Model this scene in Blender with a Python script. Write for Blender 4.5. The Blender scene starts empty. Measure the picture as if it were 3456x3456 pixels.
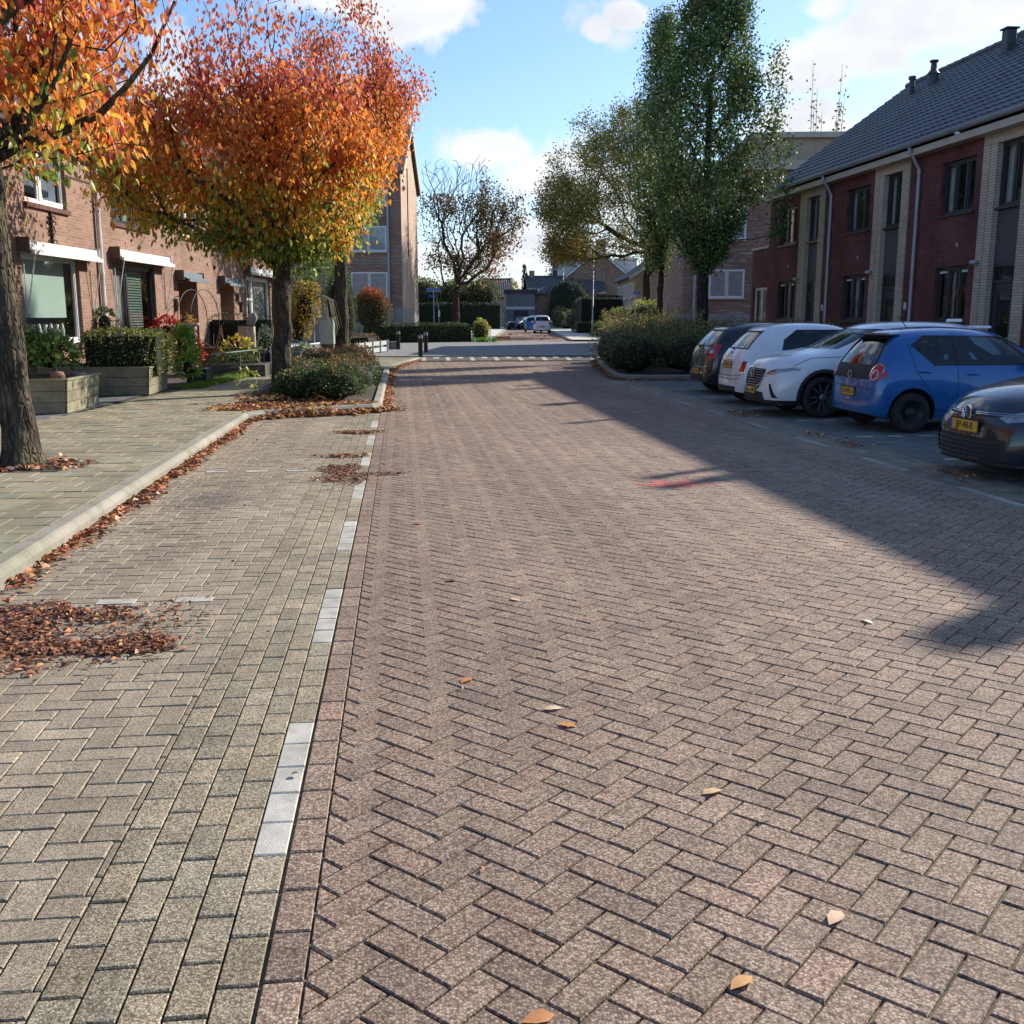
import bpy, bmesh, math, random
import numpy as np
from mathutils import Vector, Matrix, noise
from mathutils.bvhtree import BVHTree
rad = math.radians
SC = bpy.context.scene
COL = SC.collection
rng = np.random.default_rng(7)
random.seed(7)

# ------------------------------------------------------------------ tagging
def tag(o, label=None, cat=None, group=None, kind=None):
    if label: o['label'] = label
    if cat: o['category'] = cat
    if group: o['group'] = group
    if kind: o['kind'] = kind
    return o
def thing(name, label, cat, loc=(0, 0, 0), rz=0.0, group=None):
    o = bpy.data.objects.new(name, None); COL.objects.link(o)
    o.empty_display_size = 0.2
    o.location = loc; o.rotation_euler = (0, 0, rz)
    return tag(o, label, cat, group)
def copy_tree(o, parent=None):
    c = o.copy(); COL.objects.link(c); c.parent = parent
    for ch in list(o.children): copy_tree(ch, c)
    return c

# ------------------------------------------------------------------ mesh builder
class MB:
    def __init__(s): s.v = []; s.f = []; s.c = []; s.m = []; s.col = None; s.mi = 0
    def vert(s, p): s.v.append(tuple(p)); return len(s.v) - 1
    def face(s, idx, c=None): s.f.append(tuple(idx)); s.c.append(c or s.col or (1, 1, 1)); s.m.append(s.mi)
    def poly(s, pts, c=None):
        b = len(s.v); s.v.extend(tuple(p) for p in pts); s.face(range(b, b + len(pts)), c)
    def box(s, x0, x1, y0, y1, z0, z1, c=None, M=None):
        b = len(s.v)
        for z in (z0, z1):
            for x, y in ((x0, y0), (x1, y0), (x1, y1), (x0, y1)):
                p = Vector((x, y, z)); s.v.append(tuple(M @ p) if M else tuple(p))
        for q in ((3, 2, 1, 0), (4, 5, 6, 7), (0, 1, 5, 4), (1, 2, 6, 5), (2, 3, 7, 6), (3, 0, 4, 7)):
            s.face([b + i for i in q], c)
    def bev(s, x0, x1, y0, y1, z0, z1, e=0.01, c=None):   # box with chamfered vertical + top edges
        P = [(x0, y0), (x1, y0), (x1, y1), (x0, y1)]
        s.prism([(x0 + e, y0), (x1 - e, y0), (x1, y0 + e), (x1, y1 - e), (x1 - e, y1), (x0 + e, y1), (x0, y1 - e), (x0, y0 + e)], z0, z1, c, e)
    def prism(s, pts, z0, z1, c=None, e=0.0):
        n = len(pts); b = len(s.v); cx = sum(p[0] for p in pts) / n; cy = sum(p[1] for p in pts) / n
        for x, y in pts: s.v.append((x, y, z0))
        for x, y in pts: s.v.append((x, y, z1 - e))
        for i in range(n): s.face((b + i, b + (i + 1) % n, b + n + (i + 1) % n, b + n + i), c)
        t = b + n
        if e:
            for x, y in pts:
                d = math.hypot(x - cx, y - cy) or 1
                s.v.append((x - (x - cx) / d * e * 1.3, y - (y - cy) / d * e * 1.3, z1))
            for i in range(n): s.face((b + n + i, b + n + (i + 1) % n, b + 2 * n + (i + 1) % n, b + 2 * n + i), c)
            t = b + 2 * n
        s.face([t + i for i in range(n)], c); s.face([b + n - 1 - i for i in range(n)], c)
    def tube(s, pts, r, n=8, c=None, cap=True, jit=0.0):
        pts = [Vector(p) for p in pts]
        R = r if hasattr(r, '__len__') else [r] * len(pts)
        b = len(s.v); up = None
        for i, p in enumerate(pts):
            d = (pts[min(i + 1, len(pts) - 1)] - pts[max(i - 1, 0)])
            d = d.normalized() if d.length > 1e-9 else Vector((0, 0, 1))
            if up is None:
                a = Vector((1, 0, 0)) if abs(d.x) < .8 else Vector((0, 1, 0))
                up = (a - d * a.dot(d)).normalized()
            else:
                up = up - d * up.dot(d)
                up = up.normalized() if up.length > 1e-6 else d.orthogonal().normalized()
            w = d.cross(up)
            for k in range(n):
                a = 2 * math.pi * k / n
                rr = R[i]
                if jit: rr *= 1 + jit * noise.noise(Vector((math.cos(a) * 2.2, math.sin(a) * 2.2, p.z * 1.3 + p.x))) 
                s.v.append(tuple(p + (up * math.cos(a) + w * math.sin(a)) * rr))
        for i in range(len(pts) - 1):
            for k in range(n):
                s.face((b + i * n + k, b + i * n + (k + 1) % n, b + (i + 1) * n + (k + 1) % n, b + (i + 1) * n + k), c)
        if cap:
            s.face([b + n - 1 - k for k in range(n)], c); e = b + (len(pts) - 1) * n
            s.face([e + k for k in range(n)], c)
    def lathe(s, prof, n=24, axis='z', o=(0, 0, 0), c=None):   # prof: (r, h)
        b = len(s.v)
        for r, h in prof:
            for k in range(n):
                a = 2 * math.pi * k / n; x = r * math.cos(a); y = r * math.sin(a)
                p = (x, y, h) if axis == 'z' else ((x, h, y) if axis == 'y' else (h, x, y))
                s.v.append((p[0] + o[0], p[1] + o[1], p[2] + o[2]))
        for i in range(len(prof) - 1):
            for k in range(n):
                q = (b + i * n + k, b + i * n + (k + 1) % n, b + (i + 1) * n + (k + 1) % n, b + (i + 1) * n + k)
                s.face(q if axis != 'y' else q[::-1], c)
    def build(s, name, mat, parent=None, smooth=False, M=None, uv='box'):
        me = bpy.data.meshes.new(name)
        V = s.v if M is None else [tuple(M @ Vector(p)) for p in s.v]
        me.from_pydata(V, [], s.f)
        mats = mat if isinstance(mat, (list, tuple)) else [mat]
        for m in mats: me.materials.append(m)
        nl = len(me.loops)
        tot = np.array([len(f) for f in s.f], dtype=np.int32)
        if len(mats) > 1: me.polygons.foreach_set('material_index', np.array(s.m, dtype=np.int32))
        if any(c != (1, 1, 1) for c in s.c):
            ca = me.color_attributes.new('Col', 'FLOAT_COLOR', 'CORNER')
            cc = np.ones((len(s.f), 4), dtype=np.float32); cc[:, :3] = np.array(s.c, dtype=np.float32)[:, :3]
            ca.data.foreach_set('color', np.repeat(cc, tot, axis=0).ravel())
        if uv == 'box':
            co = np.empty(len(me.vertices) * 3, dtype=np.float32); me.vertices.foreach_get('co', co); co = co.reshape(-1, 3)
            nr = np.empty(len(me.polygons) * 3, dtype=np.float32); me.polygons.foreach_get('normal', nr); nr = np.abs(nr.reshape(-1, 3))
            li = np.empty(nl, dtype=np.int32); me.loops.foreach_get('vertex_index', li)
            ln = np.repeat(nr, tot, axis=0); lc = co[li]
            U = np.where(ln[:, 0] > np.maximum(ln[:, 1], ln[:, 2]), lc[:, 1], lc[:, 0])
            Vv = np.where(ln[:, 2] > np.maximum(ln[:, 0], ln[:, 1]), lc[:, 1], lc[:, 2])
            ul = me.uv_layers.new(name='UVMap'); ul.data.foreach_set('uv', np.stack([U, Vv], 1).astype(np.float32).ravel())
        if smooth: me.polygons.foreach_set('use_smooth', np.ones(len(me.polygons), dtype=bool))
        me.update()
        o = bpy.data.objects.new(name, me); COL.objects.link(o)
        if parent: o.parent = parent
        return o
def struct(o): o['kind'] = 'structure'; return o

# ------------------------------------------------------------------ materials
class NT:
    def __init__(s, name):
        s.m = bpy.data.materials.new(name); s.m.use_nodes = True; s.t = s.m.node_tree; s.n = s.t.nodes
        s.bsdf = s.n['Principled BSDF']; s.out = s.n['Material Output']
    def a(s, kind, **kw):
        n = s.n.new(kind)
        for k, v in kw.items():
            if k.startswith('i_'): n.inputs[k[2:].replace('_', ' ')].default_value = v
            else: setattr(n, k, v)
        return n
    def l(s, a, b): s.t.links.new(a, b)
def c4(c): return (c[0], c[1], c[2], 1.0)
def mixc(t, fac, A, B, mode='MIX'):
    n = t.a('ShaderNodeMix', data_type='RGBA', blend_type=mode)
    for sock, val in ((n.inputs[0], fac), (n.inputs[6], A), (n.inputs[7], B)):
        if hasattr(val, 'is_linked'): t.l(val, sock)
        elif isinstance(val, (int, float)): sock.default_value = val
        else: sock.default_value = c4(val)
    return n.outputs[2]
def ramp(t, src, stops):
    r = t.a('ShaderNodeValToRGB'); t.l(src, r.inputs[0]); e = r.color_ramp.elements
    while len(e) < len(stops): e.new(0.5)
    for el, (p, c) in zip(e, stops):
        el.position = p; el.color = c4(c) if hasattr(c, '__len__') else (c, c, c, 1)
    return r.outputs[0]
def coords(t, uv=False, scale=(1, 1, 1)):
    tc = t.a('ShaderNodeTexCoord'); mp = t.a('ShaderNodeMapping'); mp.inputs['Scale'].default_value = scale
    t.l(tc.outputs['UV' if uv else 'Object'], mp.inputs[0]); return mp.outputs[0]
def mat(name, color, rough=0.6, var=0.12, vs=3.0, bump=0.0, bs=60.0, metal=0.0, attr=False, spec=0.4, coat=0.0, dirt=None, fine=0.0):
    """generic procedural material: base colour, large-scale value variation, fine bump"""
    t = NT(name); b = t.bsdf; vec = coords(t)
    base = color
    n1 = t.a('ShaderNodeTexNoise'); n1.inputs['Scale'].default_value = vs; n1.inputs['Detail'].default_value = 4; t.l(vec, n1.inputs['Vector'])
    f = ramp(t, n1.outputs[0], [(0.3, 1 - var), (0.7, 1 + var)])
    if attr:
        at = t.a('ShaderNodeAttribute', attribute_name='Col'); src = at.outputs['Color']
        if color != (1, 1, 1): src = mixc(t, 1.0, src, color, 'MULTIPLY')
    else: src = color
    out = mixc(t, 1.0, src, f, 'MULTIPLY')
    if fine:
        n3 = t.a('ShaderNodeTexNoise'); n3.inputs['Scale'].default_value = bs; n3.inputs['Detail'].default_value = 3; t.l(vec, n3.inputs['Vector'])
        out = mixc(t, 1.0, out, ramp(t, n3.outputs[0], [(0.3, 1 - fine), (0.7, 1 + fine)]), 'MULTIPLY')
    if dirt:
        n2 = t.a('ShaderNodeTexNoise'); n2.inputs['Scale'].default_value = vs * 2.3; n2.inputs['Detail'].default_value = 6; t.l(vec, n2.inputs['Vector'])
        out = mixc(t, ramp(t, n2.outputs[0], [(0.5, 0.0), (0.72, 1.0)]), out, dirt)
    t.l(out, b.inputs['Base Color'])
    b.inputs['Roughness'].default_value = rough; b.inputs['Metallic'].default_value = metal
    b.inputs['Specular IOR Level'].default_value = spec
    if coat: b.inputs['Coat Weight'].default_value = coat; b.inputs['Coat Roughness'].default_value = 0.04
    if bump:
        nb = t.a('ShaderNodeTexNoise'); nb.inputs['Scale'].default_value = bs; nb.inputs['Detail'].default_value = 3; t.l(vec, nb.inputs['Vector'])
        bp = t.a('ShaderNodeBump'); bp.inputs['Strength'].default_value = bump; bp.inputs['Distance'].default_value = 0.01
        t.l(nb.outputs[0], bp.inputs['Height']); t.l(bp.outputs[0], b.inputs['Normal'])
    return t.m
def brick(name, c1, c2, mortar, bw=0.22, rh=0.0625, ms=0.005, var=0.25, streak=None, off=0.5, bump=0.5):
    t = NT(name); b = t.bsdf; vec = coords(t, uv=True)
    br = t.a('ShaderNodeTexBrick', offset=off); t.l(vec, br.inputs['Vector'])
    br.inputs['Scale'].default_value = 1.0; br.inputs['Brick Width'].default_value = bw; br.inputs['Row Height'].default_value = rh
    br.inputs['Mortar Size'].default_value = ms; br.inputs['Mortar Smooth'].default_value = 0.2
    br.inputs['Color1'].default_value = c4(c1); br.inputs['Color2'].default_value = c4(c2); br.inputs['Mortar'].default_value = c4(mortar)
    n1 = t.a('ShaderNodeTexNoise'); n1.inputs['Scale'].default_value = 0.9; n1.inputs['Detail'].default_value = 6; t.l(vec, n1.inputs['Vector'])
    out = mixc(t, 1.0, br.outputs['Color'], ramp(t, n1.outputs[0], [(0.3, 1 - var), (0.7, 1 + var)]), 'MULTIPLY')
    n2 = t.a('ShaderNodeTexNoise'); n2.inputs['Scale'].default_value = 45; n2.inputs['Detail'].default_value = 2; t.l(vec, n2.inputs['Vector'])
    out = mixc(t, 1.0, out, ramp(t, n2.outputs[0], [(0.3, 0.85), (0.7, 1.15)]), 'MULTIPLY')
    if streak:   # pale courses scattered in the wall
        mp = t.a('ShaderNodeMapping'); mp.inputs['Scale'].default_value = (0.8, 16, 1); t.l(vec, mp.inputs[0])
        ns = t.a('ShaderNodeTexNoise'); ns.inputs['Scale'].default_value = 1; ns.inputs['Detail'].default_value = 1; t.l(mp.outputs[0], ns.inputs['Vector'])
        out = mixc(t, ramp(t, ns.outputs[0], [(0.64, 0.0), (0.67, 0.8)]), out, streak)
    t.l(out, b.inputs['Base Color']); b.inputs['Roughness'].default_value = 0.85; b.inputs['Specular IOR Level'].default_value = 0.2
    bp = t.a('ShaderNodeBump', invert=True); bp.inputs['Strength'].default_value = bump; bp.inputs['Distance'].default_value = 0.008
    t.l(br.outputs['Fac'], bp.inputs['Height']); t.l(bp.outputs[0], b.inputs['Normal'])
    return t.m
def leafmat(name, tint=(1, 1, 1), trans=0.35, rough=0.45):
    t = NT(name); b = t.bsdf
    at = t.a('ShaderNodeAttribute', attribute_name='Col')
    vec = coords(t); n = t.a('ShaderNodeTexNoise'); n.inputs['Scale'].default_value = 25; t.l(vec, n.inputs['Vector'])
    colr = mixc(t, 1.0, at.outputs['Color'], ramp(t, n.outputs[0], [(0.3, 0.8), (0.7, 1.2)]), 'MULTIPLY')
    if tint != (1, 1, 1): colr = mixc(t, 1.0, colr, tint, 'MULTIPLY')
    t.l(colr, b.inputs['Base Color']); b.inputs['Roughness'].default_value = rough; b.inputs['Specular IOR Level'].default_value = 0.35
    tr = t.a('ShaderNodeBsdfTranslucent'); t.l(colr, tr.inputs[0])
    mx = t.a('ShaderNodeMixShader'); mx.inputs[0].default_value = trans
    t.l(b.outputs[0], mx.inputs[1]); t.l(tr.outputs[0], mx.inputs[2]); t.l(mx.outputs[0], t.out.inputs[0])
    return t.m
def glassmat(name, tint=(0.75, 0.8, 0.8), opaque=0.0, refl=1.0):
    t = NT(name)
    t.n.remove(t.bsdf)
    tr = t.a('ShaderNodeBsdfTransparent'); tr.inputs[0].default_value = c4(tint)
    gl = t.a('ShaderNodeBsdfGlossy'); gl.inputs['Roughness'].default_value = 0.02
    vec = coords(t); n = t.a('ShaderNodeTexNoise'); n.inputs['Scale'].default_value = 1.2; t.l(vec, n.inputs['Vector'])
    bp = t.a('ShaderNodeBump'); bp.inputs['Strength'].default_value = 0.05; bp.inputs['Distance'].default_value = 0.05
    t.l(n.outputs[0], bp.inputs['Height']); t.l(bp.outputs[0], gl.inputs['Normal'])
    lw_ = t.a('ShaderNodeLayerWeight'); lw_.inputs[0].default_value = 0.5
    pw_ = t.a('ShaderNodeMath', operation='POWER'); t.l(lw_.outputs['Facing'], pw_.inputs[0]); pw_.inputs[1].default_value = 3.2
    ma_ = t.a('ShaderNodeMath', operation='MULTIPLY_ADD'); t.l(pw_.outputs[0], ma_.inputs[0]); ma_.inputs[1].default_value = 0.8; ma_.inputs[2].default_value = 0.07 * refl
    mx = t.a('ShaderNodeMixShader'); t.l(ma_.outputs[0], mx.inputs[0]); t.l(tr.outputs[0], mx.inputs[1]); t.l(gl.outputs[0], mx.inputs[2])
    t.l(mx.outputs[0], t.out.inputs[0]); return t.m
def barkmat(name, c1, c2, sc=9.0, lichen=None):
    t = NT(name); b = t.bsdf; vec = coords(t, scale=(1, 1, 0.35))
    n = t.a('ShaderNodeTexNoise'); n.inputs['Scale'].default_value = sc; n.inputs['Detail'].default_value = 8; n.inputs['Roughness'].default_value = 0.7; t.l(vec, n.inputs['Vector'])
    out = ramp(t, n.outputs[0], [(0.35, c1), (0.65, c2)])
    if lichen:
        n2 = t.a('ShaderNodeTexNoise'); n2.inputs['Scale'].default_value = 4; n2.inputs['Detail'].default_value = 6; t.l(vec, n2.inputs['Vector'])
        out = mixc(t, ramp(t, n2.outputs[0], [(0.5, 0.0), (0.62, 0.75)]), out, lichen)
    t.l(out, b.inputs['Base Color']); b.inputs['Roughness'].default_value = 0.9; b.inputs['Specular IOR Level'].default_value = 0.15
    v = t.a('ShaderNodeTexVoronoi', feature='DISTANCE_TO_EDGE'); v.inputs['Scale'].default_value = sc * 2.6; t.l(vec, v.inputs['Vector'])
    ad = t.a('ShaderNodeMath', operation='ADD'); t.l(ramp(t, v.outputs[0], [(0.0, 0.0), (0.2, 1.0)]), ad.inputs[0]); t.l(n.outputs[0], ad.inputs[1])
    bp = t.a('ShaderNodeBump'); bp.inputs['Strength'].default_value = 1.0; bp.inputs['Distance'].default_value = 0.035
    t.l(ad.outputs[0], bp.inputs['Height']); t.l(bp.outputs[0], b.inputs['Normal'])
    return t.m
def pavermat(name, stones, joint=(0.1, 0.085, 0.065), sc=150.0, bump=0.5, moss=True):
    """exposed-aggregate paver; per-brick tint comes from Col"""
    t = NT(name); b = t.bsdf; vec = coords(t)
    at = t.a('ShaderNodeAttribute', attribute_name='Col')
    v = t.a('ShaderNodeTexVoronoi', feature='F1'); v.inputs['Scale'].default_value = sc; t.l(vec, v.inputs['Vector'])
    sep = t.a('ShaderNodeSeparateColor'); t.l(v.outputs['Color'], sep.inputs[0])
    st = ramp(t, sep.outputs[0], stones)
    edge = ramp(t, v.outputs['Distance'], [(0.25, 1.03), (0.8, 0.4)])
    out = mixc(t, 1.0, st, at.outputs['Color'], 'MULTIPLY')
    out = mixc(t, 1.0, out, edge, 'MULTIPLY')
    n1 = t.a('ShaderNodeTexNoise'); n1.inputs['Scale'].default_value = 0.45; n1.inputs['Detail'].default_value = 5; t.l(vec, n1.inputs['Vector'])
    out = mixc(t, 1.0, out, ramp(t, n1.outputs[0], [(0.3, 0.86), (0.7, 1.14)]), 'MULTIPLY')
    mp = t.a('ShaderNodeMapping'); mp.inputs['Scale'].default_value = (1.6, .07, 1); t.l(vec, mp.inputs[0]); n5 = t.a('ShaderNodeTexNoise'); n5.inputs['Scale'].default_value = 1.0; n5.inputs['Detail'].default_value = 5; t.l(mp.outputs[0], n5.inputs['Vector'])
    out = mixc(t, 1.0, out, ramp(t, n5.outputs[0], [(0.35, 0.84), (0.65, 1.12)]), 'MULTIPLY')
    n6 = t.a('ShaderNodeTexNoise'); n6.inputs['Scale'].default_value = 1.3; n6.inputs['Detail'].default_value = 7; n6.inputs['Roughness'].default_value = .65; t.l(vec, n6.inputs['Vector'])
    out = mixc(t, ramp(t, n6.outputs[0], [(0.60, 0.0), (0.70, 0.35)]), out, (.10, .08, .065))
    n4 = t.a('ShaderNodeTexNoise'); n4.inputs['Scale'].default_value = 6; n4.inputs['Detail'].default_value = 6; t.l(vec, n4.inputs['Vector'])
    out = mixc(t, 1.0, out, ramp(t, n4.outputs[0], [(0.35, 0.85), (0.7, 1.12)]), 'MULTIPLY')
    if moss:
        n2 = t.a('ShaderNodeTexNoise'); n2.inputs['Scale'].default_value = 2.2; n2.inputs['Detail'].default_value = 8; t.l(vec, n2.inputs['Vector'])
        out = mixc(t, ramp(t, n2.outputs[0], [(0.58, 0.0), (0.78, 0.25)]), out, (0.12, 0.11, 0.06))
    t.l(out, b.inputs['Base Color']); b.inputs['Roughness'].default_value = 0.8; b.inputs['Specular IOR Level'].default_value = 0.3
    bp = t.a('ShaderNodeBump'); bp.inputs['Strength'].default_value = bump; bp.inputs['Distance'].default_value = 0.003
    inv = t.a('ShaderNodeMath', operation='MULTIPLY'); inv.inputs[1].default_value = -1.0
    t.l(v.outputs['Distance'], inv.inputs[0]); t.l(inv.outputs[0], bp.inputs['Height']); t.l(bp.outputs[0], b.inputs['Normal'])
    return t.m

M = {}
M['joint'] = mat('joint_sand', (0.17, 0.145, 0.10), 0.95, 0.35, 5, 0.5, 300, fine=0.4, dirt=(0.05, 0.07, 0.025))
M['joint2'] = mat('joint_dark', (0.085, 0.072, 0.05), 0.95, 0.35, 5, 0.5, 300, fine=0.4, dirt=(0.06, 0.075, 0.03))
M['road'] = pavermat('road_brick', [(0.0, (0.19, 0.125, 0.095)), (0.3, (0.30, 0.215, 0.168)), (0.6, (0.39, 0.295, 0.23)), (0.85, (0.50, 0.405, 0.32)), (1.0, (0.22, 0.155, 0.125))], sc=125, moss=False)
M['grey'] = pavermat('grey_brick', [(0.0, (0.22, 0.185, 0.13)), (0.4, (0.37, 0.315, 0.225)), (0.75, (0.46, 0.395, 0.295)), (1.0, (0.58, 0.52, 0.42))], sc=150)
M['tan'] = pavermat('tan_brick', [(0.0, (0.26, 0.215, 0.155)), (0.4, (0.40, 0.335, 0.25)), (0.75, (0.48, 0.41, 0.315)), (1.0, (0.58, 0.51, 0.41))], sc=220, bump=0.35)
M['bay'] = pavermat('bay_brick', [(0.0, (0.12, 0.13, 0.13)), (0.5, (0.21, 0.22, 0.21)), (1.0, (0.30, 0.31, 0.3))], sc=200)
M['whiteb'] = mat('white_paver', (0.46, 0.435, 0.375), 0.7, 0.2, 4, 0.3, 200, attr=True, dirt=(0.33, 0.31, 0.26), fine=0.2)
M['tile'] = mat('pavement_tile', (1, 1, 1), 0.85, 0.14, 1.2, 0.3, 150, attr=True, fine=0.15, dirt=(0.15, 0.15, 0.09))
M['kerb'] = mat('kerb_concrete', (0.29, 0.265, 0.215), 0.8, 0.15, 1.5, 0.4, 120, fine=0.2, dirt=(0.2, 0.2, 0.13))
M['soil'] = mat('soil', (0.07, 0.055, 0.04), 0.95, 0.4, 4, 1.0, 40, fine=0.4)
M['ground'] = mat('ground', (0.10, 0.10, 0.06), 0.95, 0.3, 0.3, 0.6, 10, fine=0.3)
M['white'] = mat('white_paint', (0.72, 0.72, 0.70), 0.4, 0.05, 2, dirt=(0.5, 0.5, 0.47))
M['white2'] = mat('white_plastic', (0.8, 0.8, 0.79), 0.35, 0.04, 2)
M['anthra'] = mat('anthracite', (0.035, 0.042, 0.05), 0.35, 0.1, 2)
M['dark'] = mat('dark_void', (0.012, 0.013, 0.015), 0.9, 0.1, 2)
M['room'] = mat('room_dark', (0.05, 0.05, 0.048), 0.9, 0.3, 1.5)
M['glass'] = glassmat('window_glass')
M['metal'] = mat('grey_metal', (0.32, 0.34, 0.36), 0.45, 0.12, 3, metal=0.6)
M['galv'] = mat('galvanised', (0.42, 0.44, 0.46), 0.5, 0.12, 4, metal=0.4)
M['black'] = mat('black_paint', (0.018, 0.018, 0.02), 0.4, 0.2, 4)
M['leaf'] = leafmat('leaf', trans=0.5)
M['leaf2'] = leafmat('leaf_dull', trans=0.2, rough=0.6)
M['bark'] = barkmat('cherry_bark', (0.035, 0.028, 0.022), (0.14, 0.115, 0.085), 8, (0.17, 0.15, 0.085))
M['bark2'] = barkmat('dark_bark', (0.03, 0.026, 0.022), (0.10, 0.085, 0.068), 7)
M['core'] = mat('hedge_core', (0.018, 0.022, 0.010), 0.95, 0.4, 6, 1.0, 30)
M['wood'] = mat('weathered_wood', (0.27, 0.25, 0.17), 0.8, 0.25, 3, 0.6, 60, fine=0.25, dirt=(0.16, 0.17, 0.10), attr=True)
M['iron'] = mat('black_iron', (0.02, 0.018, 0.018), 0.5, 0.2, 5, metal=0.3)
M['brickL'] = brick('old_brick', (0.23, 0.128, 0.09), (0.32, 0.19, 0.14), (0.34, 0.29, 0.24), var=0.18)
M['brickS'] = brick('dark_sill_brick', (0.11, 0.055, 0.05), (0.16, 0.075, 0.06), (0.08, 0.07, 0.06), bw=0.06, rh=0.2)
M['brickR'] = brick('red_brick', (0.13, 0.048, 0.045), (0.18, 0.07, 0.062), (0.085, 0.058, 0.055), ms=0.004, var=0.3)
M['brickY'] = brick('yellow_brick', (0.50, 0.42, 0.31), (0.60, 0.52, 0.40), (0.22, 0.18, 0.14), ms=0.006, var=0.14)
M['brickF'] = brick('flat_brick', (0.27, 0.155, 0.11), (0.36, 0.22, 0.16), (0.2, 0.17, 0.14), var=0.15, streak=(0.5, 0.48, 0.43))
M['brickG'] = brick('gable_brick', (0.46, 0.33, 0.235), (0.55, 0.42, 0.31), (0.33, 0.29, 0.24), var=0.1)
M['plinth'] = mat('plinth_concrete', (0.3, 0.28, 0.25), 0.85, 0.2, 1.5, 0.4, 60)
M['rooftile'] = mat('roof_tile', (0.075, 0.078, 0.085), 0.55, 0.22, 2.5, 0.3, 60, fine=0.25)
M['roofL'] = mat('old_roof_tile', (0.13, 0.105, 0.09), 0.75, 0.25, 3, 0.4, 50, fine=0.25)
M['fascia'] = mat('cream_fascia', (0.52, 0.47, 0.38), 0.5, 0.08, 2)
M['pipe'] = mat('zinc_pipe', (0.34, 0.37, 0.40), 0.45, 0.12, 3, metal=0.35)
M['curtain'] = mat('curtain', (0.55, 0.55, 0.52), 0.9, 0.2, 6)
M['blindG'] = mat('pale_green_blind', (0.58, 0.72, 0.62), 0.8, 0.03, 1)
M['slat'] = mat('green_slat', (0.22, 0.31, 0.27), 0.5, 0.08, 2)
M['plateY'] = mat('number_plate_yellow', (0.72, 0.38, 0.05), 0.4, 0.05, 5)
M['txt'] = mat('letter_black', (0.015, 0.015, 0.015), 0.5, 0.05, 5)
M['txtw'] = mat('letter_white', (0.8, 0.8, 0.8), 0.5, 0.05, 5)
M['signblue'] = mat('sign_blue', (0.02, 0.12, 0.42), 0.4, 0.08, 5)
M['litter'] = leafmat('dry_leaf', trans=0.1, rough=0.7)
# ------------------------------------------------------------------ foliage
def unit(a): return a / np.maximum(np.linalg.norm(a, axis=-1, keepdims=True), 1e-9)
def leaf_mesh(name, P, A, L, Wd, C, material, parent=None, fold=0.25, bend=0.25, near=False, rg=rng, lie=None):
    """kite leaves: P base points, A long axis (unit), L length, Wd width ratio, C colour"""
    N = len(P); P = np.asarray(P, float); A = unit(np.asarray(A, float))
    R = rg.normal(size=(N, 3))
    if lie is not None: R = R * lie + (0, 0, 1)
    S = unit(np.cross(A, R)); Nn = np.cross(S, A)
    L = np.broadcast_to(np.asarray(L, float), (N,))[:, None]; w = L * Wd * 0.5
    if near:
        m1 = P + A * L * .3 + Nn * L * bend * .2; m2 = P + A * L * .66 + Nn * L * bend * .12
        V = np.stack([P, m1 - S * w * .9 + Nn * w * fold, m1, m1 + S * w * .9 + Nn * w * fold, m2 - S * w * .8 + Nn * w * fold, m2, m2 + S * w * .8 + Nn * w * fold, P + A * L - Nn * L * bend * .25], 1)
        idx = np.array([[0, 2, 1], [0, 3, 2], [1, 2, 5], [1, 5, 4], [2, 3, 6], [2, 6, 5], [4, 5, 7], [5, 6, 7]])
    else:
        mid = P + A * L * .45
        V = np.stack([P, mid - S * w + Nn * w * fold, P + A * L, mid + S * w + Nn * w * fold], 1)
        idx = np.array([[0, 3, 2], [0, 2, 1]])
    k = V.shape[1]; nf = len(idx)
    F = (idx[None] + (np.arange(N) * k)[:, None, None]).reshape(-1, 3)
    me = bpy.data.meshes.new(name); me.vertices.add(N * k); me.vertices.foreach_set('co', V.reshape(-1).astype(np.float32))
    me.loops.add(len(F) * 3); me.loops.foreach_set('vertex_index', F.reshape(-1).astype(np.int32))
    me.polygons.add(len(F)); me.polygons.foreach_set('loop_start', np.arange(0, len(F) * 3, 3, dtype=np.int32))
    me.update(calc_edges=True)
    ca = me.color_attributes.new('Col', 'FLOAT_COLOR', 'POINT')
    cc = np.ones((N, k, 4), np.float32); cc[:, :, :3] = np.clip(np.asarray(C), 0, 1)[:, None, :]
    ca.data.foreach_set('color', cc.reshape(-1))
    me.materials.append(material); me.validate()
    o = bpy.data.objects.new(name, me); COL.objects.link(o)
    if parent: o.parent = parent
    return o
def pick(cols, n, rg=rng, wts=None, jit=0.18):
    cols = np.array(cols, float); i = rg.choice(len(cols), n, p=wts)
    return cols[i] * (1 + rg.normal(0, jit, (n, 1))) * (1 + rg.normal(0, .06, (n, 3)))

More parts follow.
